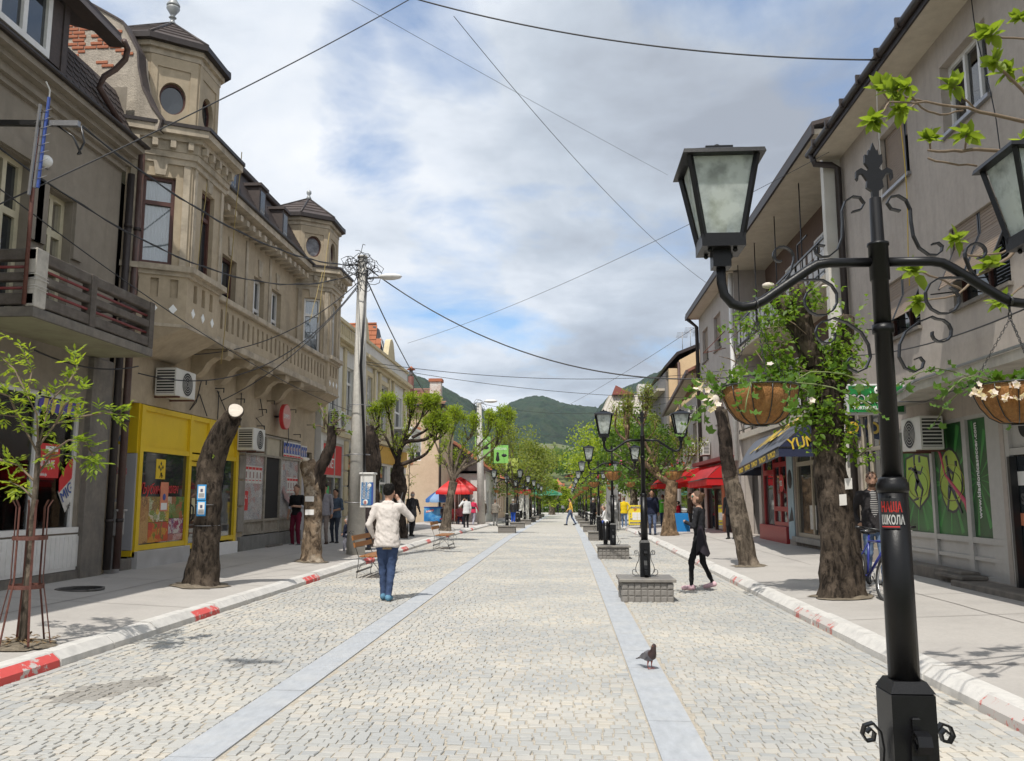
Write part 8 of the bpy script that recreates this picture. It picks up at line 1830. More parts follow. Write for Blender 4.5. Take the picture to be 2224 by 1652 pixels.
for j in range(8):
 f=j/7
 for i in range(N):
  t=2*math.pi*i/N;wv=.02*math.sin(3*t+2*f)*f;w1,w2=.055+.13*f+wv,.04+.06*f+wv;p=base+fx*(w2*math.cos(t)-.03*f)+fy*(w1*math.sin(t)-.17*f)+V((0,0,.03-.46*f+.05*f*math.sin(2*t+1)));vs.append(p)
jk.add(vs,[(j*N+i,j*N+(i+1)%N,(j+1)*N+(i+1)%N,(j+1)*N+i)for j in range(7)for i in range(N)],cloth('dark_plum',(.022,.018,.024)),True);solo(jk,'jacket','dark jacket draped over the arm of the young woman','jacket',tuple(base))
a=R(62+26);fx=V((math.cos(a),math.sin(a),0));gg_=loc(o,(-.045,.105,1.635));q=MB();q.bar(gg_+fx*-.07,gg_+fx*.07,.012,.03,mat('teal_frame',(.05,.35,.3),.4));solo(q,'glasses','teal rimmed glasses on the young woman with the bun','glasses',tuple(gg_))
# --- the bearded man by the bicycle
brp=V((5.0,14.4,.2));o,s=person('bearded man in dark jacket and blue jeans coming from behind the bicycle',brp,172,1.80,cloth('dark_grey_jacket',(.035,.032,.034)),cloth('light_denim',(.13,.19,.30),.3),shoes=cloth('shoe',(.03,.03,.03)),skin=M_skin,hair=M_hairbr,arms=('down','pocket'),hem=.84,bulk=1.08,voxel=.0135,beard=True,stride=.25,jacket_open=True,shirt=stripes('grey_striped',(.03,.03,.035),(.35,.34,.33),9))
# --- others on the bench side
def P_(label,u,v,face,**k):
 up=k.pop('up',0.0);return person(label,feet(u,v,up),face,**k)
navy=cloth('navy',(.018,.022,.045));suit=cloth('suit_grey',(.030,.030,.034))
P_('young man in black shirt and maroon trousers at the papered shop',641,1187,165,up=.2,h=1.76,top=blackc,legs=cloth('maroon',(.13,.012,.03)),hair=M_hairbr,skin=M_skin,sleeve='rolled',shirt=cloth('striped_cuff',(.45,.47,.52)),arms=('front','down'),voxel=.017,look=(0,14),shoes=cloth('canvas',(.10,.10,.10),.5),hem=.9,loose=1.05)
P_('tall young man in grey shirt and pale trousers behind the mottled trunk',701,1183,178,up=.2,h=1.80,top=stripes('fine_striped',(.20,.20,.24),(.40,.38,.40),22),legs=cloth('taupe',(.26,.22,.20)),skin=M_skin2,arms=('down','pocket'),sleeve='long',voxel=.017,hairstyle='spiky',shoes=cloth('brown_shoe',(.06,.04,.03)))
P_('smiling young man in denim shirt with clasped hands beside the mottled trunk',726,1181,172,up=.19,h=1.66,top=cloth('denim_shirt',(.075,.105,.15),.3),legs=cloth('charcoal_jeans',(.045,.055,.075),.3),skin=M_skin2,arms=('clasp','clasp'),sleeve='rolled',shirt=cloth('denim_shirt',(.075,.105,.15)),voxel=.017,hairstyle='spiky',bulk=1.08,stride=.1,shoes=cloth('shoe',(.03,.03,.03)))
P_('toddler in navy coat and pale trousers beside the concrete pole',751,1198,120,up=.15,h=.88,top=navy,legs=cloth('pale_grey',(.36,.36,.42)),hair=cloth('knit_cap',(.42,.38,.40)),hairstyle='bun',arms=('swingf','down'),shoes=cloth('white_shoe',(.6,.6,.6)),voxel=.022,bulk=1.5,loose=1.35,stride=.3,hem=.78)
P_('stooping woman in dark brown coat behind the concrete pole and bench',800,1194,100,up=.15,h=1.58,top=cloth('dark_brown',(.040,.030,.030)),legs=navy,hair=M_hairbr,hairstyle='long',arms=('bend','down'),hem=.8,bulk=1.15,lean=.45,voxel=.02,fem=True)
P_('fair haired woman partly hidden by the lightbox',822,1170,60,up=.15,h=1.62,top=cloth('cream',(.45,.40,.36)),legs=jeans,hair=mat('hair_blond',(.38,.25,.12),.5,.2,40),hairstyle='long',voxel=.022,fem=True)
P_('old balding man in a dark suit walking away on the pavement',893,1166,-12,up=.13,h=1.70,top=suit,legs=suit,hair=M_hairg,hairstyle='fringe',arms=('down','swingf'),hem=.80,bulk=1.1,stride=.35,voxel=.018,lean=.1)
P_('man in white shirt and black trousers standing at the kerb',1012,1151,30,up=.0,h=1.78,top=cloth('white',(.65,.65,.66)),legs=blackc,arms=('phone','down'),voxel=.020,bulk=1.05)
P_('woman in pink and black jacket walking away past the red parasols',1027,1143,-25,up=.0,h=1.74,top=cloth('pink',(.58,.04,.10)),legs=cloth('pale_grey',(.36,.36,.42)),hair=M_hairg,stride=.4,voxel=.022,arms=('down','swingf'),hem=.85,extra=[('ell','dark',(0,-.03,1.16),(.162,.11,.13))])
P_('elderly man in brown jacket with one hand behind his back',1051,1139.5,65,up=.0,h=1.68,top=cloth('brown_tweed',(.10,.075,.055)),legs=blackc,hair=M_hairg,hairstyle='fringe',arms=('swingb','down'),hem=.82,voxel=.022,bulk=1.1)
P_('stout person in black and cream striped sweater and grey trousers',1075,1141.5,-8,up=.0,h=1.66,top=stripes('bold_striped',(.02,.018,.02),(.45,.40,.33),5),legs=cloth('mid_grey',(.17,.17,.165)),hair=M_hairbr,arms=('down','hip'),voxel=.022,bulk=1.25,loose=1.15)
P_('man in black leather jacket and bright blue trousers walking away',1114,1138,-6,up=.0,h=1.72,top=mat('cloth_leather',(.02,.02,.02),.4,.2,9,.3,30),legs=cloth('royal_blue',(.02,.08,.42)),hair=M_hairg,arms=('down','down'),hem=.84,voxel=.022,bulk=1.15,loose=1.2,stride=.15)
P_('far woman in white top and dark jacket coming up the pavement',1095,1111.5,180,up=.1,h=1.68,top=blackc,legs=navy,jacket_open=True,hairstyle='long',voxel=.03,fem=True,stride=.3)
P_('far person in dark clothes behind the woman in the white top',1089,1110,170,up=.1,h=1.72,top=blackc,legs=blackc,voxel=.03)
P_('man in black suit standing under the blue parasol',949,1133,60,up=.15,h=1.76,top=blackc,legs=blackc,hair=M_hairb,voxel=.026,arms=('front','down'),hem=.8)
P_('person in pale blue shirt behind the distant pole',1052,1132,170,up=.1,h=1.72,top=cloth('pale_blue',(.36,.46,.60)),legs=navy,voxel=.03)
for i,(x,y,c_,lab)in enumerate(((-6.9,50.9,(.35,.04,.05),'seated cafe guest in red under the red parasol'),(-6.3,51.3,(.3,.1,.12),'seated cafe guest in dusky pink under the red parasol'),(-7.3,51.4,(.05,.05,.06),'seated cafe guest in black under the red parasol'))):
 person(lab,(x,y,gz(y)+.1),170+i*20,1.7,cloth('guest_%d'%i,c_),navy,pose='sit',arms=('lap','lap'),voxel=.03)
 cs=thing('cafe_chair',('red cafe chair of the guest in red','cafe chair of the guest in dusky pink','cafe chair of the guest in black')[i],'chair',(x,y,gz(y)+.1),'cafe chairs under the red parasol');zz0=gz(y)+.1;MB().box(x-.22,x+.22,y-.2,y+.25,zz0+.38,zz0+.42,M_redframe).put('seat',cs);MB().box(x-.22,x+.22,y+.25,y+.29,zz0+.4,zz0+.9,M_redframe).put('backrest',cs)
 for sx in(-.2,.2):
  for sy in(-.18,.26):MB().box(x+sx-.02,x+sx+.02,y+sy-.02,y+sy+.02,zz0,zz0+.38,M_iron).put('leg',cs)
  # --- in the middle of the street and on the awning side
P_('man in yellow sweater and jeans striding across the street',1239,1140.5,80,h=1.76,top=cloth('yellow',(.62,.40,.07)),legs=cloth('mid_denim',(.10,.13,.21),.3),hair=M_hairb,stride=.62,arms=('swingb','swingf'),voxel=.018,bulk=1.05,hem=.92)
P_('far man in black facing up the middle of the street',1210.5,1115,175,h=1.78,top=blackc,legs=blackc,voxel=.03);P_('far woman in grey headscarf beside the man in black',1222,1115,185,h=1.66,top=cloth('grey',(.2,.2,.22)),legs=blackc,hair=cloth('grey',(.2,.2,.22)),hairstyle='long',voxel=.03,fem=True,bulk=1.1)
P_('far man in pale blue shirt beside the white car',1177.5,1112,170,h=1.76,top=cloth('pale_blue',(.36,.46,.60)),legs=jeans,voxel=.03,arms=('front','front'));P_('far person in black behind the man in yellow',1254,1111.5,0,h=1.74,top=blackc,legs=blackc,voxel=.03);P_('far man in lilac shirt and black trousers on the awning side',1267.5,1112,20,h=1.76,top=cloth('lilac',(.42,.40,.58)),legs=blackc,voxel=.03,stride=.2)
P_('grey haired man in black suit standing by the bench beside the sixth awning side lamp',1288,1143,-50,h=1.74,top=blackc,legs=blackc,hair=M_hairg,hem=.8,voxel=.022,arms=('down','down'),bulk=1.1)
person('bald man in dark clothes seated on the bench by the lamp',(2.3,52.9,gz(53)-.02),90,1.72,cloth('dark_brown',(.040,.030,.030)),cloth('mid_grey',(.17,.17,.165)),hairstyle='bald',hair=M_hairg,pose='sit',arms=('lap','lap'),voxel=.022,bulk=1.1)
person('seated person in white top beside the bald man on the bench',(2.32,52.2,gz(53)-.02),80,1.66,cloth('white',(.65,.65,.66)),cloth('taupe',(.26,.22,.20)),hair=M_hairbr,pose='sit',arms=('lap','lap'),voxel=.022,bulk=1.15)
P_('man in bright yellow shirt and faded jeans walking away by the exchange board',1355.5,1148,-4,h=1.76,top=cloth('lemon',(.70,.50,.015)),legs=cloth('light_denim',(.13,.19,.30),.3),hair=M_hairbr,stride=.35,sleeve='long',voxel=.02,bulk=1.08,arms=('down','hip'))
P_('woman half hidden behind the yellow exchange board',1378,1139,178,up=.1,h=1.60,top=cloth('cream',(.45,.40,.36)),legs=jeans,hair=M_hairb,hairstyle='long',voxel=.026,fem=True)
P_('man in navy sweater and jeans coming towards the second lamp',1417,1163,172,up=.1,h=1.80,top=navy,legs=cloth('mid_denim',(.10,.13,.21),.3),skin=M_skin2,hair=M_hairb,voxel=.018,arms=('down','carry'),bulk=1.12,stride=.2)
P_('person in bright green jacket walking away on the awning side',1440,1146,-10,up=.1,h=1.76,top=cloth('bright_green',(.12,.48,.05)),legs=jeans,hair=M_hairbr,stride=.4,hem=.82,voxel=.021,bulk=1.08,extra=[('ell','shirt',(0,-.10,1.36),(.09,.02,.035))])
P_('child in red top and dark jeans at the shop doors',1474,1147,60,up=.15,h=1.36,top=cloth('red',(.48,.02,.04)),legs=navy,hair=M_hairb,hairstyle='bun',voxel=.021,arms=('front','front'),fem=True)
P_('man in brown coat looking into the shop window',1500,1149,-70,up=.15,h=1.74,top=cloth('brown_coat',(.075,.055,.042)),legs=cloth('charcoal',(.03,.03,.03)),hair=M_hairbr,voxel=.021,arms=('front','down'),hem=.80)
P_('person all in black standing behind the leaning tree',1588,1172,150,up=.18,h=1.72,top=blackc,legs=blackc,hair=M_hairb,hairstyle='long',voxel=.02,arms=('hip','down'))
# =========================== trees
def bark(name,col,dark,scale=11.0,st=(1,1,.30),light=None):
 """Furrowed bark: dark vertical cracks between plates, lichen blotches, strong relief."""
 m=mat(name,col,.95,.3,scale*.6,0,20);t=m.node_tree;n=t.nodes;b=n['Principled BSDF'];b.inputs['Specular IOR Level'].default_value=.15
 tcn=n.new('ShaderNodeTexCoord');mp=n.new('ShaderNodeMapping');mp.inputs['Scale'].default_value=st;t.links.new(tcn.outputs['Object'],mp.inputs[0])
 z=n.new('ShaderNodeTexNoise');z.inputs['Scale'].default_value=scale;z.inputs['Detail'].default_value=8;z.inputs['Roughness'].default_value=.72;z.inputs['Distortion'].default_value=.6;t.links.new(mp.outputs[0],z.inputs['Vector'])
 r=n.new('ShaderNodeValToRGB');r.color_ramp.elements[0].position=.40;r.color_ramp.elements[1].position=.56;t.links.new(z.outputs['Fac'],r.inputs[0])
 src=b.inputs['Base Color'].links[0].from_socket;x=n.new('ShaderNodeMix');x.data_type='RGBA';t.links.new(r.outputs[0],x.inputs[0]);x.inputs[6].default_value=(*dark,1);t.links.new(src,x.inputs[7]);out=x.outputs[2]
 z2=n.new('ShaderNodeTexNoise');z2.inputs['Scale'].default_value=3.2;z2.inputs['Detail'].default_value=7;z2.inputs['Roughness'].default_value=.7;t.links.new(tcn.outputs['Object'],z2.inputs['Vector'])
 r2=n.new('ShaderNodeValToRGB');r2.color_ramp.elements[0].position=.52;r2.color_ramp.elements[1].position=.62;r2.color_ramp.elements[1].color=(.75,.75,.75,1);t.links.new(z2.outputs['Fac'],r2.inputs[0])
 x2=n.new('ShaderNodeMix');x2.data_type='RGBA';t.links.new(r2.outputs[0],x2.inputs[0]);t.links.new(out,x2.inputs[6]);x2.inputs[7].default_value=(*(light or tuple(min(1,c*1.9)for c in col)),1);t.links.new(x2.outputs[2],b.inputs['Base Color'])
 bp=n.new('ShaderNodeBump');bp.inputs['Strength'].default_value=1.0;bp.inputs['Distance'].default_value=.06;t.links.new(z.outputs['Fac'],bp.inputs['Height']);t.links.new(bp.outputs[0],b.inputs['Normal']);return m
M_bark=bark('rough_bark',(.085,.066,.050),(.018,.014,.011),12);M_barkd=bark('dark_bark',(.055,.042,.034),(.015,.012,.010),12);M_barkp=bark('mottled_bark',(.28,.21,.145),(.06,.042,.03),7,(1,1,.6),(.52,.45,.36));M_barkg=bark('grey_bark',(.165,.135,.105),(.06,.048,.037),12);M_barky=bark('tan_bark',(.21,.145,.09),(.07,.048,.03),10)
M_cut=mat('cut_wood',(.60,.54,.46),.8,.15,9,.3,40,stretch=(1,1,4));M_twig=mat('pale_twig',(.17,.125,.085),.8,.2,20)
LF={k:leaf_mat('leaf_'+k,c,.5,.38)for k,c in dict(fresh=(.21,.31,.04),bright=(.26,.36,.045),mid=(.085,.165,.025),olive=(.19,.25,.06),ivy=(.145,.255,.03),far=(.10,.165,.035)).items()}
def rough(mb,pts,radii,m,k=14,lump=.16,seed=0.0,freq=5.0,sub=3,flare=None):
 """Trunk or limb: a tube with an uneven, ridged skin."""
 P_=[V(p)for p in pts];Q,Rr=[],[]
 for i in range(len(P_)-1):
  for j in range(sub):
   t=j/sub;a,b,c,d=P_[max(0,i-1)],P_[i],P_[i+1],P_[min(len(P_)-1,i+2)]
   Q.append(.5*((2*b)+(c-a)*t+(2*a-5*b+4*c-d)*t*t+(3*b-a-3*c+d)*t**3));Rr.append(radii[i]+(radii[i+1]-radii[i])*t)
 Q.append(P_[-1]);Rr.append(radii[-1]);pv=None;vs=[];n=len(Q)
 for i in range(n):
  t=(Q[min(i+1,n-1)]-Q[max(i-1,0)]).normalized()
  x=t.cross(V((0,0,1))if abs(t.z)<.9 else V((0,1,0))).normalized()if pv is None else(pv-t*pv.dot(t)).normalized()
  pv=x;y=t.cross(x)
  for j in range(k):
   a=2*math.pi*j/k;dr=x*math.cos(a)+y*math.sin(a);p=Q[i]+dr*Rr[i]
   f=1+lump*(mnoise.noise((p.x*freq+seed,p.y*freq,p.z*freq*.55))+.55*mnoise.noise((p.x*freq*2.7,p.y*freq*2.7+seed,p.z*freq*1.1)))
   if flare:f*=1+flare*max(0,1-i/4.0)**2*(.55+.75*abs(math.sin(a*2.5+seed)))
   vs.append(Q[i]+dr*Rr[i]*f)
 mb.add(vs,[(i*k+j,i*k+(j+1)%k,(i+1)*k+(j+1)%k,(i+1)*k+j)for i in range(n-1)for j in range(k)]+[tuple(range((n-1)*k,n*k))],m,True)
 return Q
def soil_patch(p,r,z=.008):
 wz=walk_left if p[0]<0 else walk_right
 mb=MB();n=22;rr=random.Random(int(p[0]*50));ring=[(p[0]+r*.85*(1+.18*math.sin(i*2.1)+rr.uniform(-.08,.08))*math.cos(2*math.pi*i/n),p[1]+r*(1+rr.uniform(-.1,.1))*math.sin(2*math.pi*i/n))for i in range(n)];ring=[(a,b_,wz(a,b_)+z)for a,b_ in ring];inner=[(p[0]+(a-p[0])*.62,p[1]+(b_-p[1])*.62,wz(a,b_)+z+.012+rr.uniform(0,.025))for a,b_,c_ in ring]
 mb.add(ring+inner+[(p[0],p[1],wz(p[0],p[1])+.06)],[(i,(i+1)%n,n+(i+1)%n,n+i)for i in range(n)]+[(n+i,n+(i+1)%n,2*n)for i in range(n)],M_soil,True);o=struct(mb,'soil_patch');return o
def whorl(out,c,d,n,L,rr,spread=.9,kind=0,m=None,wf=.45,off=.012):
 d=V(d).normalized()
 for i in range(n):
  e=(d*rr.uniform(.2,1)+rvec(rr)*spread);out.append((V(c)+rvec(rr)*off,e,V((0,0,1))+rvec(rr)*.5,L*rr.uniform(.65,1.15),wf,m,kind))
def put_leaves(parent,items,limit=300,name='leaf'):
 its=sorted(items,key=lambda q:(q[0]-EYE).length)
 for c,d,n_,L,wf,m,kd in its[:limit]:q=MB();leaf(q,c,d,n_,L,L*wf,m,.22,kd);q.put(name,parent)
 if len(its)>limit:
  q=MB()
  for c,d,n_,L,wf,m,kd in its[limit:]:leaf(q,c,d,n_,L,L*wf,m,.22,2)
  tag(q.put('crown',parent),kind='stuff')
def grow(mb,p,d,L,r,depth,rr,tips,m,up=.15,wob=.25,split=(2,3),ang=.6,shrink=.72,k=6):
 p=V(p);d=V(d).normalized();pts,rad=[p],[r];n=4
 for i in range(n):d=(d+rvec(rr)*wob+V((0,0,up*.4))).normalized();p=p+d*L/n;pts.append(p);rad.append(r*(1-.35*(i+1)/n));tips.append((p.copy(),d.copy(),depth))
 mb.tube(pts,rad,m,k if depth>1 else 5)
 if depth<=0:return
 for i in range(rr.randint(*split)):
  e=(d+rvec(rr)*ang+V((0,0,up))).normalized();grow(mb,p,e,L*shrink*rr.uniform(.8,1.15),r*.62,depth-1,rr,tips,m,up,wob,split,ang,shrink,k)
  # ---- sapling in its iron guard
b=at_g(48,1398,.16);t=thing('sapling','slender young tree with fresh green leaflets inside a rusty iron guard','tree',tuple(b));rr=random.Random(31);y=b.y
tp=[b,at_y(62,1240,y),at_y(72,1120,y),at_y(82,1000,y),at_y(83,960,y-.05)]
mb=MB();rough(mb,tp,[.042,.034,.030,.026,.02],M_barkg,10,.12,3,9);mb.put('trunk',t)
br=[((83,985),(40,905),(0,900),.0),((83,970),(120,920),(175,905),.1),((175,905),(230,895),(262,900),.2),((84,1000),(150,955),(185,960),-.2),((80,1050),(40,1010),(5,1000),.2),((83,965),(80,900),(60,860),-.1),((60,860),(30,800),(-5,770),.1),((84,965),(110,870),(150,830),.15),((150,830),(168,800),(160,770),.2),((82,1030),(110,990),(150,985),.3),((80,1090),(50,1060),(20,1045),0),((60,860),(70,800),(40,745),.2),((40,905),(20,860),(-10,850),-.2),((120,920),(140,880),(175,850),-.3),((185,960),(200,985),(205,1010),-.2),((-5,770),(-20,740),(-30,720),.1),((5,1000),(-25,985),(-50,990),.3)]
lv=[];tw=MB()
for a_,c_,e_,dy in br:
 p0,p1,p2_=at_y(*a_,y-(.0)),at_y(*c_,y+dy*.6),at_y(*e_,y+dy*1.2);pts=[p0.lerp(p1,i/4)if i<4 else p1.lerp(p2_,(i-4)/5)for i in range(10)];tw.tube(pts,[.013*(1-.07*i)for i in range(10)],M_twig,6)
 for i,p in enumerate(pts[1:],1):
  for j in range(2 if i>2 else 1):
   d=(rvec(rr)+(p2_-p0).normalized()*.7+V((0,0,.1))).normalized();Ls=rr.uniform(.09,.16);q=p;sd=d.cross(V((0,0,1))).normalized()
   tw.tube([q,q+d*Ls*.6,q+d*Ls-V((0,0,Ls*.15))],.0022,M_geran,4)
   for f,sgn in((.45,1),(.45,-1),(.75,1),(.75,-1),(1.0,0)):lv.append((q+d*Ls*f-V((0,0,Ls*.15*f)),(d*.8+sd*sgn*.8+V((0,0,-.25))),V((0,0,1))+rvec(rr)*.4,rr.uniform(.055,.095),.38,LF['bright'],0))
tw.put('branch',t);put_leaves(t,lv,300)
g=thing('tree_guard','rusty iron guard of thin rods and hoops round the sapling','tree guard',tuple(b))
for k in range(6):
 a=k*math.pi/3+.25;c,s_=math.cos(a),math.sin(a);q=MB();q.strap([b+V((.26*c,.26*s_,0)),b+V((.20*c,.20*s_,.35)),b+V((.15*c,.15*s_,.62)),b+V((.15*c,.15*s_,1.35)),b+V((.19*c,.19*s_,1.42))],.022,.006,(-s_,c,0),M_rust);q.put('rod',g)
for z in(.56,1.04):q=MB();q.strap([b+V((.158*math.cos(a),.158*math.sin(a),z))for a in[k*math.pi/12 for k in range(25)]],.04,.006,(0,0,1),M_rust);q.put('hoop',g)
soil_patch(b,.36);lt_=MB()
for k in range(90):a,q=rr.uniform(0,6.28),rr.uniform(0,.36);leaf(lt_,b+V((q*math.cos(a),q*math.sin(a),.03+rr.uniform(0,.02))),rvec(rr)*V((1,1,.2)),V((0,0,1)),.06,.035,mat('dry_leaf',(.20,.13,.06),.9,.4,9),.2,2)
tag(lt_.put('leaf_litter'),kind='stuff')
# ---- the big leaning cut trunk
b=at_g(436,1272,.17);y=b.y;rr=random.Random(5);t=thing('cut_tree','thick dark leaning tree trunk sawn off at the top in front of the yellow shop','tree',tuple(b))
mb=MB();rough(mb,[b+V((0,0,-.08)),b+V((.0,0,.12)),at_y(447,1190,y),at_y(452,1090,y),at_y(458,1010,y),at_y(482,945,y),at_y(508,900,y)],[.36,.27,.225,.215,.215,.195,.155],M_bark,34,.14,2.2,5,7,.75);mb.put('trunk',t)
c=at_y(511,893,y-.12);nx=V((.35,-.75,.55)).normalized();ax=nx.orthogonal().normalized();ay=nx.cross(ax);q=MB();ring=[c+(ax*math.cos(k*math.pi/12)+ay*math.sin(k*math.pi/12))*(.125+.010*math.sin(k*.52)+.006*math.sin(k*.8))for k in range(24)];q.slab(ring,nx*.035,M_cut);q2=MB();q2.slab([c+(p_-c)*1.16-nx*.02 for p_ in ring],nx*.04,M_bark);q2.put('bark_rim',t);q.put('cut_face',t)
for(u,v)in((438,1068),(437,1103)):
 p=at_y(u,v,y-.235);nt_=thing('paper_notice','blue bordered death notice pinned to the thick leaning trunk, '+('upper of the two' if v<1090 else 'lower of the two'),'notice',tuple(p),'notices on the cut trunk');MB().box(p.x-.075,p.x+.075,p.y-.004,p.y,p.z-.13,p.z+.12,mat('notice_blue',(.05,.30,.62),.6)).put('sheet',nt_);MB().box(p.x-.055,p.x+.055,p.y-.006,p.y-.0041,p.z-.10,p.z+.095,M_white).put('text_field',nt_);MB().box(p.x-.02,p.x+.02,p.y-.008,p.y-.0061,p.z+.0,p.z+.05,mat('portrait_ink',(.1,.1,.16),.7)).put('portrait',nt_)
 for k in range(5):MB().box(p.x-.045,p.x+.045,p.y-.008,p.y-.0061,p.z-.085+.014*k,p.z-.08+.014*k,M_black).put('text_line',nt_)
for z in(.98,1.32):q=MB();q.tube([V((b.x+.06+(.235-.03*z)*math.cos(a),b.y+.235*math.sin(a),b.z+z))for a in[k*math.pi/10 for k in range(21)]],.006,M_galv,4);q.put('tape',t)
soil_patch(b,.52)
lv=[];whorl(lv,at_y(463,990,y-.2),(0,-1,.3),5,.05,rr,.8,0,LF['fresh']);put_leaves(t,lv)
def sprout_cluster(t,tw,lv,p,d,rr,n=6,L=.35,leafL=.06,m=None,up=.4,wh=4):
 for k in range(n):
  e=(V(d)+rvec(rr)*.8+V((0,0,up))).normalized();q=V(p);pts=[q]
  for i in range(4):e=(e+rvec(rr)*.2).normalized();q=q+e*L/4*rr.uniform(.7,1.2);pts.append(q)
  tw.tube(pts,[.012,.010,.008,.006,.004],M_twig,5)
  for q in pts[2:]:whorl(lv,q,e,wh,leafL,rr,.8,0,m or LF['fresh'])
  # ---- mottled pollard
b=at_g(676,1220,.16);y=b.y;rr=random.Random(8);t=thing('pollard_tree','stubby pollarded tree with mottled pale bark and a few sprouts beside the papered shop','tree',tuple(b))
mb=MB();rough(mb,[b+V((0,0,-.05)),b+V((.0,0,.15)),at_y(678,1160,y),at_y(680,1080,y),at_y(672,1020,y),at_y(668,1000,y)],[.30,.235,.205,.20,.19,.15],M_barkp,20,.16,4,6,5,.3);rough(mb,[at_y(682,1062,y),at_y(694,1020,y),at_y(712,985,y),at_y(720,955,y),at_y(718,925,y)],[.14,.15,.13,.11,.09],M_barkd,14,.3,6,8,4);rough(mb,[at_y(678,1120,y+.1),at_y(692,1080,y+.1),at_y(697,1030,y+.1)],[.12,.11,.13],M_barkd,12,.25,7,8,4);mb.put('trunk',t)
q=MB();c=at_y(664,998,y-.1);q.ball(c,.10,M_cut,10,1,.7,.5);q.put('cut_face',t)
tw,lv=MB(),[]
for(u,v)in((720,930),(705,925),(735,945),(722,960)):sprout_cluster(t,tw,lv,at_y(u,v,y),(0,0,1),rr,4,.42,.07)
for(u0,v0,u1,v1)in((712,930,695,880),(720,930,745,905),(705,930,680,925),(722,935,760,940)):tw.tube([at_y(u0,v0,y),at_y((u0+u1)/2,(v0+v1)/2-4,y),at_y(u1,v1,y)],[.02,.015,.01],M_twig,6);whorl(lv,at_y(u1,v1,y),(0,0,1),9,.1,rr,.9,0,LF['fresh'])
tw.put('branch',t);put_leaves(t,lv,120)
for v in(1083,1112):p=at_y(672,v,y-.23);q=MB();q.box(p.x-.10,p.x+.10,p.y-.01,p.y,p.z-.06,p.z+.06,M_white);q.put('torn_paper',t)
soil_patch(b,.42)
# ---- shaggy stump behind the pole
b=V((-5.75,25.6,gz(25.6)+.14));rr=random.Random(9);y=b.y;t=thing('pollard_tree','shaggy dark pollard stump bristling with shoots behind the concrete pole','tree',tuple(b))
mb=MB();rough(mb,[b,V((b.x,y,1.6)),at_y(808,1060,y),at_y(810,1010,y),at_y(804,960,y),at_y(800,925,y)],[.2,.17,.19,.24,.27,.16],M_barkd,16,.3,5,6,4);mb.put('trunk',t);tw,lv=MB(),[]
for k in range(60):p=at_y(rr.uniform(790,822),rr.uniform(925,1000),y+rr.uniform(-.2,.2));e=(rvec(rr)+V((.3,0,.2))).normalized();tw.tube([p,p+e*.14,p+e*.25+V((0,0,.04))],[.014,.010,.004],M_barkd,5)
for(u,v)in((797,922),(815,935),(825,960),(838,950)):sprout_cluster(t,tw,lv,at_y(u,v,y),(.2,0,1),rr,4,.35,.07)
tw.put('branch',t);put_leaves(t,lv,60)
# ---- dark twisting tree and grey tree on the bench side
def pollard(label,b,trunk_pts,trunk_r,limbs,seed,m,lm,n_sh=5,leafL=.085,depth=2,Ls=.75,lim=120,wh=4,lump=.16,up=.35,dens=1.0):
 b=V(b);rr=random.Random(seed);y=b.y;t=thing('street_tree',label,'tree',tuple(b),'pavement trees');mb=MB();rough(mb,[b]+trunk_pts,trunk_r,m,14,lump,seed,5,4,.25);mb.put('trunk',t);tw,lv,tips=MB(),[],[]
 for pts,r0 in limbs:
  rough(tw,pts,[r0*.68*(1-.6*i/(len(pts)-1))for i in range(len(pts))],m,9,.14,seed,6,3);e=(V(pts[-1])-V(pts[-2])).normalized()
  for k in range(n_sh):grow(tw,pts[-1],(e+rvec(rr)*.7),Ls,r0*.30,depth,rr,tips,m,up,.22)
  for p in pts[1:-1]:grow(tw,p,(rvec(rr)+V((0,0,.8))),Ls*.8,r0*.22,max(1,depth-1),rr,tips,m,up,.22)
 tw.put('limb',t)
 for p,d,k in tips:
  if rr.random()<dens*(.9 if k<2 else .35):whorl(lv,p,d+V((0,0,.3)),wh,leafL,rr,.85,0,lm,.45,.17)
 put_leaves(t,lv,lim);return t
y=31.0;yq=lambda u,v,yy=None:at_y(u,v,yy if yy else y)
pollard('dark twisting pollard tree with stubby limbs behind the phoning man',(yq(868,1160).x,y,gz(y)+.13),[yq(866,1090),yq(868,1060),yq(862,1030),yq(866,1010)],[.26,.20,.27,.23,.20],[([yq(862,1025),yq(866,985),yq(880,960),yq(920,955),yq(945,940)],.17),([yq(866,1010),yq(895,1000),yq(925,985),yq(945,955)],.13),([yq(862,1000),yq(850,975),yq(835,945),yq(822,925)],.10),([yq(866,975),yq(885,930),yq(888,920),yq(892,905)],.12),([yq(880,955),yq(905,925),yq(915,905)],.10),([yq(858,985),yq(850,930),yq(845,905)],.09),([yq(895,950),yq(930,930),yq(940,905)],.09)],17,M_barkd,LF['bright'],4,.10,2,.36,60,8,.25,.5,1.0)
y=39.5
pollard('grey pavement tree with upswept bushy crown beyond the second bench',(yq(967,1150).x,y,gz(y)+.12),[yq(972,1110),yq(980,1065),yq(985,1045)],[.24,.19,.18,.20],[([yq(985,1045),yq(1000,1020),yq(1040,1000),yq(1075,970)],.13),([yq(985,1045),yq(990,1010),yq(1005,970),yq(1015,955)],.13),([yq(983,1045),yq(970,1010),yq(955,985),yq(945,960)],.12),([yq(985,1040),yq(1010,1000),yq(1035,970),yq(1055,950)],.11),([yq(985,1040),yq(975,990),yq(978,960),yq(982,945)],.10),([yq(1000,1020),yq(1030,990),yq(1065,960),yq(1085,940)],.09)],23,M_barkg,LF['bright'],4,.11,2,.55,60,11,.16,.7,1.0)
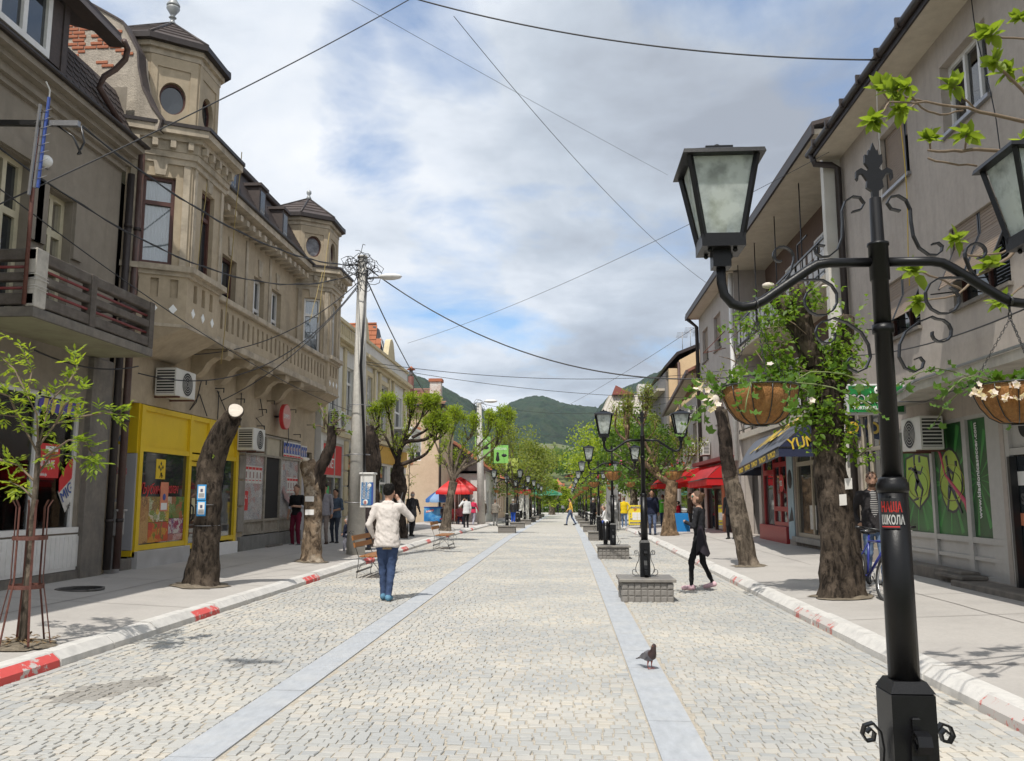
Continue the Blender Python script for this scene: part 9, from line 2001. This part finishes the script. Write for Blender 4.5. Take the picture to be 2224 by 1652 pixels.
b2=V((-6.2,33.6,gz(33.6)+.14));t=thing('sapling','thin wispy sapling with a pale stem past the freezer','tree',tuple(b2));rr=random.Random(3);mb=MB();mb.tube([b2,b2+V((.02,0,1.6)),b2+V((.05,0,3.6))],[.025,.02,.012],M_barkg,7);mb.put('trunk',t);tw,lv=MB(),[]
for k in range(16):z=1.5+.14*k;sprout_cluster(t,tw,lv,b2+V((.03,0,z)),rvec(rr)*.6,rr,2,.4,.06,LF['fresh'])
tw.put('branch',t);put_leaves(t,lv,40)
b3=at_g(985,1139,.13);gd=thing('tree_guard','thin empty iron tree guard beside the man in the white shirt','tree guard',tuple(b3))
for k in range(6):a=k*math.pi/3;c,s_=math.cos(a),math.sin(a);MB().tube([b3+V((.38*c,.38*s_,0)),b3+V((.2*c,.2*s_,.7)),b3+V((.2*c,.2*s_,2.1))],.014,M_rust,5).put('rod',gd)
for z in(.75,1.4,2.0):MB().tube([b3+V((.2*math.cos(k*math.pi/8),.2*math.sin(k*math.pi/8),z))for k in range(17)],.012,M_rust,5).put('hoop',gd)
# ---- broad crowned trees farther off
def crown_tree(label,b,h_tr,rx,ry,rz,cz,n,seed,lm,m=None,leafL=.14,r0=.22,group='broad crowned trees',lean=(0,0)):
 b=V(b);rr=random.Random(seed);t=thing('street_tree',label,'tree',tuple(b),group);m=m or M_barkg;mb=MB();tw=MB();top_=b+V((lean[0]*.5,lean[1]*.5,h_tr));rough(mb,[b,b.lerp(top_,.5)+V((.05,0,0)),top_],[r0*1.3,r0,r0*.85],m,12,.15,seed,4,3);mb.put('trunk',t);tips=[];C_=b+V((lean[0],lean[1],cz))
 cl=[]
 for k in range(26):
  while True:
   q=V((rr.uniform(-1,1),rr.uniform(-1,1),rr.uniform(-1,1)))
   if .35<q.length<1:break
  p=C_+V((q.x*rx,q.y*ry,q.z*rz));cl.append((p,rr.uniform(.28,.5)*min(rx,rz)))
  if k<14:mid=top_.lerp(p,.5)+rvec(rr)*.25;rough(tw,[top_-V((0,0,.1)),mid,p],[r0*.5,r0*.28,.02],m,6,.1,seed,4,3)
 tw.put('limb',t);q=MB()
 for k in range(n):
  p,r_=cl[rr.randrange(len(cl))];v=rvec(rr)*r_*(rr.random()**.45);v.z*=.75;c=p+v;leaf(q,c,rvec(rr)+V((0,0,-.1)),V((0,0,1))+rvec(rr)*.8,leafL*rr.uniform(.6,1.2),leafL*.75,lm,.2,2)
 tag(q.put('crown',t),kind='stuff');return t
def gx(u,y):return at_y(u,1100,y).x
crown_tree('bright green broad crowned tree behind the third awning side lamp',(gx(1375,52),52,gz(52)+.1),2.3,2.5,2.2,2.3,4.4,5200,41,LF['mid'],leafL=.20,r0=.24)
crown_tree('large bright green tree whose crown hangs over the street by the fourth lamp',(gx(1345,64),64,gz(64)+.1),2.6,3.4,2.6,3.2,5.3,6500,42,LF['bright'],leafL=.22,r0=.28,lean=(-.7,0))
crown_tree('dark trunked green tree behind the yellow exchange board',(gx(1402,44),44,gz(44)+.1),2.2,1.9,1.7,1.7,3.6,3200,43,LF['mid'],leafL=.17,r0=.26)
crown_tree('far round green tree beyond the man in yellow',(gx(1290,92),92,gz(92)),1.8,1.8,1.8,1.5,2.8,2600,44,LF['bright'],leafL=.24,r0=.2)
crown_tree('pale olive feathery tree over the roofs past the grey pavement tree',(gx(1120,66),66,gz(66)+.1),2.4,2.6,2.4,2.9,4.9,4800,45,LF['olive'],leafL=.19,r0=.2)
crown_tree('second pale olive tree over the lamps of the bench side row',(gx(1150,84),84,gz(84)+.1),2.4,2.8,2.4,2.9,5.0,4200,46,LF['olive'],leafL=.23,r0=.2)
crown_tree('small round dark trunked tree in the middle distance beyond the white car',(gx(1198,120),120,gz(120)),1.6,3.0,2.4,1.6,2.9,3000,47,LF['bright'],leafL=.32,r0=.42)
crown_tree('far green tree down the street on the bench side',(gx(1170,104),104,gz(104)),2.0,2.0,2.0,1.8,3.2,2400,48,LF['olive'],leafL=.28,r0=.22)
crown_tree('far pale tree between the lamps at the end of the street',(gx(1268,125),125,gz(125)),1.8,2.2,2.0,1.5,2.9,2200,49,LF['far'],leafL=.34,r0=.25)
crown_tree('tall green tree behind the roof of the last awning side shops',(gx(1300,108),108,gz(108)),3.0,2.8,2.6,3.2,6.0,3200,50,LF['bright'],leafL=.30,r0=.3)
crown_tree('leafy garden tree rising behind the wall before the far flats',(gx(1430,58)-.4,57,gz(57)),4.6,1.6,1.6,2.4,6.4,2600,51,LF['olive'],leafL=.17,r0=.15)
crown_tree('green tree closing the far end of the street',(gx(1235,150),150,gz(150)),1.6,3.5,2.4,1.2,2.2,2400,52,LF['far'],leafL=.36,r0=.3)
hd=MB();rr=random.Random(66)
for k in range(2600):leaf(hd,V((rr.uniform(-6,9),158+rr.uniform(-1,1),gz(158)+rr.uniform(0,1.9))),rvec(rr),rvec(rr),.4,.3,LF['mid'],.2,2)
he=tag(hd.put('hedge'),'low dark hedge across the far end of the street','hedge')
wd=MB()
for k in range(360):
 u=rr.uniform(1040,1420);f=rr.random();yy_=430+260*f;c=at_y(u,1012-34*f+rr.uniform(-6,6),yy_);rt=rr.uniform(2.2,5.2)
 for j in range(34):v=rvec(rr)*rt*rr.uniform(.5,1);v.z*=.9;leaf(wd,c+v,rvec(rr),rvec(rr),rt*.75,rt*.6,LF[('far','mid','olive')[k%3]],.2,2)
tag(wd.put('woodland'),kind='stuff')
# ---- ivy grown tree on the awning side
b=at_g(1828,1294,.17);y=b.y;rr=random.Random(12);t=thing('ivy_tree','massive dark trunk overgrown with fresh climbing leaves beside the bicycle','tree',tuple(b))
mb=MB();rough(mb,[b+V((0,0,-.08)),b+V((0,0,.1)),at_y(1822,1190,y),at_y(1812,1090,y),at_y(1800,990,y),at_y(1797,900,y),at_y(1800,830,y)],[.40,.33,.27,.245,.235,.24,.26],M_bark,34,.14,8,5,7,.75)
rough(mb,[at_y(1797,880,y),at_y(1770,790,y+.1),at_y(1738,720,y+.1),at_y(1700,660,y+.15),at_y(1672,630,y+.2)],[.22,.20,.17,.15,.13],M_bark,18,.14,9,6,5);rough(mb,[at_y(1800,850,y),at_y(1822,770,y+.2),at_y(1835,720,y+.2),at_y(1838,690,y+.25)],[.2,.16,.13,.12],M_bark,16,.14,10,6,5);rough(mb,[at_y(1770,790,y),at_y(1750,720,y-.1),at_y(1738,650,y-.1),at_y(1728,612,y)],[.15,.13,.12,.11],M_bark,16,.14,11,6,5);mb.put('trunk',t)
for(u,v,r_)in((1668,620,.10),(1728,608,.09),(1790,622,.05),(1838,850,.06)):q=MB();q.ball(at_y(u,v,y),r_,M_cut,10,1,.8,.5);q.put('cut_face',t)
tw,lv=MB(),[]
zones=[(1740,650,60,30,70),(1700,690,45,30,45),(1660,720,40,40,40),(1690,780,55,55,90),(1740,830,55,45,90),(1830,760,45,60,110),(1812,800,32,50,80),(1800,880,60,40,90),(1750,900,60,30,60),(1825,955,40,26,46),(1790,950,30,25,30),(1620,700,35,40,26),(1700,830,50,40,60),(1600,800,18,25,10),(1870,985,26,12,16)]
for(u,v,su,sv,n)in zones:
 for k in range(n):
  p=at_y(rr.gauss(u,su*.6),rr.gauss(v,sv*.6),y+rr.uniform(-.42,.25));dn=V((rr.uniform(-.6,.6),rr.uniform(-1,.1),rr.uniform(-.7,.4)))
  for j in range(4):lv.append((p+rvec(rr)*.07,dn+rvec(rr)*.7,V((0,-.5,1))+rvec(rr)*.5,rr.uniform(.06,.125),.62,LF['ivy'],0))
 for k in range(3):p=at_y(rr.gauss(u,su*.4),rr.gauss(v,sv*.4),y-.1);e=(rvec(rr)+V((0,-.3,.3))).normalized();tw.tube([p,p+e*.18,p+e*.4-V((0,0,.05))],[.012,.008,.004],M_twig,5)
for(u0,v0,u1,v1)in((1740,900,1640,760),(1700,845,1655,815),(1760,830,1700,800),(1700,930,1660,870)):tw.tube([at_y(u0,v0,y-.2),at_y((u0+u1)/2,(v0+v1)/2+8,y-.3),at_y(u1,v1,y-.35)],[.012,.010,.006],M_twig,5)
tw.put('branch',t);put_leaves(t,lv,300)
for(u,v)in((1842,1050),(1830,1085)):p=at_y(u,v,y-.26);q=MB();q.obox(p,(1,-.2,.1),.05,(0,0,1),.08,(0,1,0),.003,M_paper);nn=solo(q,'paper_notice','small torn paper notice on the ivy tree trunk, '+('upper one' if v<1060 else 'lower one'),'notice',tuple(p),'notices on the ivy tree')
soil_patch(b,.50)
# ---- leaning tree behind the hanging basket
b=at_g(1626,1228,.16);y=b.y;rr=random.Random(14);t=thing('leaning_tree','slim tree leaning towards the street under the flower basket, two toned bark','tree',tuple(b))
mb=MB();rough(mb,[b+V((0,0,-.05)),b+V((-.02,0,.12)),at_y(1612,1160,y),at_y(1598,1090,y),at_y(1586,1040,y),at_y(1578,990,y),at_y(1575,940,y),at_y(1566,890,y)],[.26,.21,.20,.185,.17,.14,.13,.12],M_barkg,18,.13,15,7,5,.3);mb.put('trunk',t);mb=MB();rough(mb,[at_y(1585,1035,y-.05),at_y(1577,990,y-.05),at_y(1572,940,y-.05),at_y(1562,885,y)],[.15,.15,.14,.10],M_barkd,14,.2,16,8,4);mb.put('bark',t)
q=MB();c=at_y(1552,868,y-.1);q.ball(c,.13,M_cut,12,.8,.5,.9);q.put('cut_face',t);tw,lv=MB(),[]
for(u,v)in((1545,850),(1530,860),(1560,830)):sprout_cluster(t,tw,lv,at_y(u,v,y),(-.3,0,.6),rr,4,.5,.09,LF['fresh'])
tw.put('branch',t);put_leaves(t,lv,80);soil_patch(b,.42)
# ---- third tree on the awning side
y=34.0;pollard('crooked brown pavement tree with a limb reaching over the kerb by the second lamp',(at_g(1456,1164,.14).x,y,gz(y)+.14),[yq(1455,1110),yq(1458,1060),yq(1460,1045)],[.30,.24,.23,.22],[([yq(1460,1050),yq(1430,1035),yq(1400,1005),yq(1375,985),yq(1362,960)],.20),([yq(1430,1035),yq(1420,1000),yq(1400,960),yq(1395,930)],.14),([yq(1462,1045),yq(1468,1030)],.12)],29,M_barky,LF['olive'],4,.115,2,.75,60,7,.15,.5,1.0)
# ---- branch reaching in from a tree on the near pavement
b=V((3.75,5.2,.15));rr=random.Random(77);t=thing('young_street_tree','young tree with long bare twigs tipped by leaf rosettes above the nearest lamp','tree',tuple(b));yb=6.2
mb=MB();rough(mb,[b,b+V((.05,.1,1.4)),b+V((.1,.3,2.8)),b+V((.05,.6,4.0))],[.07,.06,.05,.035],M_barkg,10,.1,4,7,4);mb.put('trunk',t)
tw,lv=MB(),[]
twigs=[[(2300,275),(2180,255),(2100,235),(2010,222),(1930,222)],[(2010,222),(1960,210),(1940,200)],[(1930,222),(1915,195)],[(1930,222),(1912,250),(1895,262)],[(2180,255),(2120,240),(2070,190)],[(2090,240),(2040,250),(2000,235),(1965,190)],[(1995,222),(1965,240),(1955,238)],[(2300,330),(2120,325),(2070,328),(2015,328)],[(2020,328),(2018,305)],[(2095,327),(2098,295)],[(2300,300),(2223,200),(2160,135)],[(2205,180),(2185,158)],[(2330,120),(2223,85),(2150,78)],[(2300,60),(2215,40)],[(2300,420),(2190,560),(2120,600),(2080,640),(1995,655)],[(2200,540),(2160,552),(2100,556),(2075,520)],[(2090,630),(2050,610),(2000,590),(1985,590)],[(2130,595),(2150,580)],[(2120,360),(2060,355),(2015,345)],[(2223,620),(2175,655)]]
tipv={(1940,200),(1915,195),(1895,262),(2070,190),(1965,190),(1955,238),(2018,305),(2098,295),(2160,135),(2185,158),(2150,78),(2215,40),(1995,655),(2075,520),(1985,590),(2150,580),(2175,655),(2000,235)}
for i,w in enumerate(twigs):
 pts=[at_y(u,v,yb-.25*j*(1 if i%2 else .5)+.15*(i%3))for j,(u,v)in enumerate(w)];pts=[p.lerp(q,f)for p,q in zip(pts[:-1],pts[1:])for f in(0,.33,.66)]+[pts[-1]];tw.tube([p+V((0,0,.006*math.sin(j*2.3)))for j,p in enumerate(pts)],[max(.0045,.016-.0009*j)if i in(0,7,10,14)else .0075 for j in range(len(pts))],M_twig,6)
 if w[-1]in tipv:
  e=(pts[-1]-pts[-2]).normalized();big=rr.uniform(.10,.15)
  whorl(lv,pts[-1],e+V((0,0,.2)),17,big,rr,.95,0,LF['bright'],.5)
for a_,c_ in(((2300,275),3.2),((2300,330),3.0),((2300,300),3.3),((2330,120),3.9),((2300,60),4.0),((2300,420),2.6)):p=at_y(*a_,yb);q=b+V((.08,.35,c_));tw.tube([q,q.lerp(p,.5)+V((0,0,.1)),p],[.025,.02,.015],M_twig,6)
tw.put('branch',t);put_leaves(t,lv,300);soil_patch(b,.4)
for k,(dx,dz)in enumerate(((.25,4.3),(-.5,3.9),(.4,3.6),(-.2,4.6))):
 lv2=[];p=b+V((dx,.5+.2*k,dz));q=MB();q.tube([b+V((.05,.55,3.8)),p],[.02,.008],M_twig,5);q.put('branch',t);whorl(lv2,p,(dx,0,1),14,.13,rr,.9,0,LF['bright'],.5);qq=MB();[leaf(qq,c,d,n_,L,L*wf,m_,.2,0)for c,d,n_,L,wf,m_,kd in lv2];tag(qq.put('crown',t),kind='stuff')
 # =========================== bicycle, pigeons, car
def bicycle(at,yaw,lean):
 t=thing('bicycle','blue mountain bicycle leaning against the ivy covered tree','bicycle',at);ca,sa=math.cos(yaw),math.sin(yaw);Rw=.33
 T=lambda p:V((at[0]+p[0]*ca-(p[1]+math.sin(lean)*p[2])*sa,at[1]+p[0]*sa+(p[1]+math.sin(lean)*p[2])*ca,at[2]+p[2]*math.cos(lean)))
 M_bf=mat('bicycle_blue',(.03,.04,.26),.3,.1,9,coat=.5);M_tyre=mat('tyre_rubber',(.03,.03,.03),.8,.2,20)
 for i,x in enumerate((.54,-.52)):
  w=MB();w.tube([T((x+Rw*math.cos(a),0,Rw+Rw*math.sin(a)))for a in[k*math.pi/20 for k in range(41)]],.026,M_tyre,8,False);wo_=w.put('wheel',t);MB().tube([T((x+(Rw-.03)*math.cos(a),0,Rw+(Rw-.03)*math.sin(a)))for a in[k*math.pi/20 for k in range(41)]],.010,M_chrome,6,False).put('rim',wo_);MB().tube([T((x,-.05,Rw)),T((x,.05,Rw))],.022,M_chrome,8).put('hub',wo_);sp_=MB()
  for k in range(18):a=k*math.pi/9;sp_.tube([T((x,.02*(-1)**k,Rw)),T((x+(Rw-.03)*math.cos(a),0,Rw+(Rw-.03)*math.sin(a)))],.0018,M_chrome,4)
  sp_.put('spokes',wo_)
 tb=lambda n_,a,b,r,m:MB().tube([T(a),T(b)],r,m,10).put(n_,t)
 tb('top_tube',(-.18,0,.80),(.36,0,.82),.019,M_bf);tb('down_tube',(-.08,0,.29),(.37,0,.74),.022,M_bf);tb('seat_tube',(-.08,0,.28),(-.20,0,.90),.018,M_bf);tb('chain_stay',(-.08,0,.29),(-.52,.04,.33),.012,M_bf);tb('seat_stay',(-.19,0,.78),(-.52,-.04,.33),.011,M_bf);tb('head_tube',(.355,0,.86),(.39,0,.70),.024,M_bf)
 for s_ in(-.05,.05):MB().tube([T((.39,s_*.9,.70)),T((.42,s_,.62)),T((.54,s_,.33))],.014,M_bf,8).put('fork',t)
 tb('stem',(.35,0,.86),(.36,0,.98),.014,M_chrome);MB().tube([T((.33,-.32,1.02)),T((.38,-.12,.99)),T((.40,0,.98)),T((.38,.12,.99)),T((.33,.32,1.02))],.013,M_iron,8).put('handlebar',t)
 for s_ in(-1,1):MB().tube([T((.33,s_*.32,1.02)),T((.31,s_*.44,1.03))],.018,M_iron,8).put('grip',t);MB().tube([T((.36,s_*.26,1.0)),T((.44,s_*.34,.98))],.007,M_chrome,6).put('brake_lever',t)
 q=MB();q.ball(T((-.22,0,.94)),.11,M_iron,10,1.2,.6,.35);q.put('saddle',t);MB().tube([T((-.08+.09*math.cos(a),.05,.29+.09*math.sin(a)))for a in[k*math.pi/10 for k in range(21)]],.008,M_chrome,5).put('chainring',t);MB().tube([T((-.08,.06,.29)),T((.05,.08,.18)),T((.05,.16,.18))],.011,M_iron,6).put('crank',t);q=MB();q.ball(T((.42,0,.84)),.06,M_chrome,8);q.put('headlamp',t);MB().tube([T((.44,-.02,.98)),T((.5,-.05,.88)),T((.42,-.03,.74))],.004,M_iron,5).put('brake_cable',t)
pf=at_g(1896,1300,.17);bicycle((pf.x+.02,pf.y+.25,.17),R(-85),R(9))
def pigeon(label,at,yaw,s=1.0,fly=False,dark=(.12,.10,.10)):
 t=thing('pigeon',label,'pigeon',at,'pigeons');ca,sa=math.cos(yaw),math.sin(yaw);T=lambda p:V((at[0]+s*(p[0]*ca-p[1]*sa),at[1]+s*(p[0]*sa+p[1]*ca),at[2]+s*p[2]))
 M_pg=mat('pigeon_grey',(.13,.125,.135),.6,.2,30);M_pd=mat('pigeon_dark',(.045,.026,.024),.45,.3,30);M_pl=mat('pigeon_leg',(.35,.10,.08),.6)
 sp_=[(-.16,.105,.016),(-.12,.115,.034),(-.06,.13,.058),(.0,.145,.070),(.06,.165,.062),(.085,.20,.044),(.095,.235,.034),(.102,.262,.032),(.115,.282,.027),(.13,.285,.012)];bd=MB();k=12;vs=[]
 for i,(x,z,r)in enumerate(sp_):
  a_=sp_[max(0,i-1)];b_=sp_[min(len(sp_)-1,i+1)];d=V((b_[0]-a_[0],0,b_[1]-a_[1])).normalized();n_=V((-d.z,0,d.x))
  for j in range(k):an=2*math.pi*j/k;q=V((x,0,z))+n_*(r*math.cos(an))+V((0,1,0))*(r*.92*math.sin(an));vs.append(T(q))
 for i in range(len(sp_)-1):bd.add(vs[i*k:(i+2)*k],[(j,(j+1)%k,k+(j+1)%k,k+j)for j in range(k)],M_pd if i>=4 else M_pg,True)
 bd.add(vs[:k],[tuple(range(k))],M_pg);bd.add(vs[-k:],[tuple(range(k))],M_pd);bd.put('body',t)
 q=MB();q.slab([T((-.13,-.025,.125)),T((-.13,.025,.125)),T((-.25,.035,.075)),T((-.25,-.035,.075))],(0,0,-.008*s),M_pd);q.put('tail',t);q=MB();q.tube([T((.13,0,.283)),T((.155,0,.272))],[.007*s,.002*s],M_pd,6);q.put('beak',t)
 for s_ in(-1,1):
  q=MB()
  if fly:q.slab([T((.06,s_*.03,.16)),T((.10,s_*.18,.20)),T((.06,s_*.34,.19)),T((-.04,s_*.30,.18)),T((-.06,s_*.04,.15))],(0,0,.006),M_pg)
  else:
   pr=[(.06,.155,.06),(.02,.185,.066),(-.06,.165,.060),(-.15,.115,.035),(-.19,.095,.018),(-.10,.10,.055),(.0,.105,.066)];q.slab([T((x,s_*(y_+.006),z))for x,z,y_ in pr],V((0,0,.003)),M_pg)
  q.put('wing',t);q=MB();q.tube([T((.015,s_*.025,.09)),T((.005,s_*.027,.045)),T((.01,s_*.027,.006))],[.014*s,.006*s,.005*s],M_pl,6)
  for a_ in(-.5,0,.5):q.tube([T((.01,s_*.027,.006)),T((.045*math.cos(a_)+.01,s_*.027+.045*math.sin(a_),.004))],.004*s,M_pl,4)
  q.put('foot',t);q=MB();q.ball(T((.112,s_*.026,.273)),.005*s,mat('orange_eye',(.5,.12,.02),.3),6);q.put('eye',t)
p=at_g(1410,1453);pigeon('grey pigeon with a dark brown neck strolling on the blue stone band',(p.x,p.y,p.z+.012),R(-62),.78)
p=at_g(1391,1166);pigeon('distant dark pigeon on the cobbles behind the third lamp',(p.x,p.y,p.z+.01),R(160),.8)
p=at_g(530,1441);pigeon('pigeon in flight high above the street',tuple(p+TO_SUN*10.5),R(80),1.0,True)
def car(label,at,col,yaw=0.0):
 t=thing('parked_car',label,'car',at);ca,sa=math.cos(yaw),math.sin(yaw);T=lambda p:V((at[0]+p[0]*ca-p[1]*sa,at[1]+p[0]*sa+p[1]*ca,at[2]+p[2]));mp=mat('car_paint_%.2f'%col[0],col,.25,.02,3,coat=.8)
 st=[(-2.05,.55,.30,.62),(-2.0,.75,.28,.86),(-1.5,.82,.24,.92),(-.6,.83,.22,.95),(.8,.83,.22,.93),(1.6,.80,.24,.80),(2.0,.72,.30,.66),(2.06,.5,.36,.56)];b=MB();vs=[]
 for y_,w,z0,z1 in st:vs+=[T((-w,y_,z0)),T((-w-.02,y_,(z0+z1)/2)),T((-w+.06,y_,z1)),T((w-.06,y_,z1)),T((w+.02,y_,(z0+z1)/2)),T((w,y_,z0))]
 b.add(vs,[(i*6+j,i*6+(j+1)%6,i*6+6+(j+1)%6,i*6+6+j)for i in range(7)for j in range(6)]+[tuple(range(6)),tuple(range(42,48))],mp,True);cab=[(-1.75,.70,.90),(-1.2,.60,1.40),(.35,.60,1.42),(1.05,.70,.92)]
 vs=[]
 for y_,w,z in cab:vs+=[T((-w,y_,z)),T((w,y_,z))]
 b.add(vs,[(2,3,5,4)],mp);bo=b.put('body',t);g=MB();g.add(vs,[(0,1,3,2)],M_pane);g.put('rear_window',t);g=MB();g.add(vs,[(4,5,7,6)],M_pane);g.put('windscreen',t)
 for s_ in(0,1):g=MB();g.add(vs,[(0+s_,2+s_,4+s_,6+s_)],M_pane);g.put('side_window',t)
 for x in(-.74,.74):
  for y_ in(-1.25,1.3):w=MB();w.tube([T((x-.09,y_,.3)),T((x+.09,y_,.3))],.30,M_acd,18);wo_=w.put('wheel',t);w=MB();w.tube([T((x-.1,y_,.3)),T((x+.1,y_,.3))],.17,M_galv,12);w.put('rim',wo_)
  MB().obox(T((x*.84,-2.0,.70)),(1,0,0),.13,(0,1,0),.05,(0,0,1),.10,M_red).put('tail_lamp',t)
 MB().obox(T((0,-2.07,.62)),(1,0,0),.26,(0,1,0),.02,(0,0,1),.06,M_white).put('number_plate',t);MB().obox(T((0,-2.04,.42)),(1,0,0),.78,(0,1,0),.07,(0,0,1),.09,M_acw if col[0]>.5 else M_acd).put('bumper',t)
p=at_g(1160,1115);car('white saloon car parked at the kerb far down the street',(p.x-.6,p.y+2,p.z),(.72,.72,.72));p=at_g(1183,1109);car('grey car parked beyond the white saloon',(p.x,p.y+5,p.z),(.2,.2,.22),.1)
for i,(u,v,y,lab)in enumerate(((1110,1100,66,'red shop stand beside the leather jacketed man'),)):
 p=at_y(u+26,1085,y);t=thing('red_stand',lab,'kiosk',(p.x,y,gz(y)));MB().box(p.x-.4,p.x+.4,y,y+.8,gz(y)+.1,gz(y)+2.2,M_creamw).put('body',t);MB().box(p.x-.55,p.x+.55,y-.2,y+.9,gz(y)+2.2,gz(y)+2.5,M_red).put('roof',t)
p=at_g(1105+20,1118,.1);t=thing('poster_stand','white and blue poster stand behind the lamps on the bench side','sign board',tuple(p));MB().box(p.x-.45,p.x+.45,p.y,p.y+.08,p.z+.1,p.z+1.5,M_white).put('board',t);MB().box(p.x-.38,p.x+.38,p.y-.006,p.y-.001,p.z+.2,p.z+.9,mat('sky_blue_print',(.06,.2,.42),.4)).put('print',t)
mh=at_g(174,1278,.24);q=MB();q.lathe([(.34,-.02),(.34,.012),(.30,.012),(.30,.006),(0,.006)],mh,mat('iron_cover',(.09,.085,.08),.6,.3,20,.5,60),28);c=solo(q,'manhole_cover','round iron manhole cover in the shaded pavement by the cabinet','manhole cover',tuple(mh))
for k in range(8):MB().box(mh.x-.26,mh.x+.26,mh.y-.24+.064*k,mh.y-.21+.064*k,mh.z+.0061,mh.z+.013,M_iron).put('rib',c)
for i,(u,v)in enumerate(((2070,1880*.717),(2080,1363),(2095,1357))):
 p=at_g(u,v,.15);q=MB();q.slab([p+V((-.05,-.03,.004)),p+V((.06,-.02,.004)),p+V((.05,.03,.004)),p+V((-.05,.03,.004))],(0,0,.003),M_white);solo(q,'litter',('small white paper scrap on the pavement near the kerb','second white paper scrap on the pavement','third white paper scrap on the pavement')[i],'litter',tuple(p),'paper scraps')
 # =========================== haze
hz=bpy.data.meshes.new('haze');x0,x1,y0,y1,z0,z1=-2520,2520,-70,2950,-4.0,560
hz.from_pydata([(x,y,z)for z in(z0,z1)for y in(y0,y1)for x in(x0,x1)],[],[(0,2,3,1),(4,5,7,6),(0,1,5,4),(2,6,7,3),(0,4,6,2),(1,3,7,5)])
hm=bpy.data.materials.new('haze');hm.use_nodes=True;n=hm.node_tree.nodes;n.remove(n['Principled BSDF']);pv_=n.new('ShaderNodeVolumePrincipled');pv_.inputs['Density'].default_value=.00007;pv_.inputs['Color'].default_value=(.55,.72,.95,1);pv_.inputs['Anisotropy'].default_value=.2
hm.node_tree.links.new(pv_.outputs[0],n['Material Output'].inputs['Volume']);hz.materials.append(hm);ho=bpy.data.objects.new('haze',hz);COL.objects.link(ho);ho['kind']='stuff'
for o in bpy.data.objects:
 if 'at' in o:del o['at']
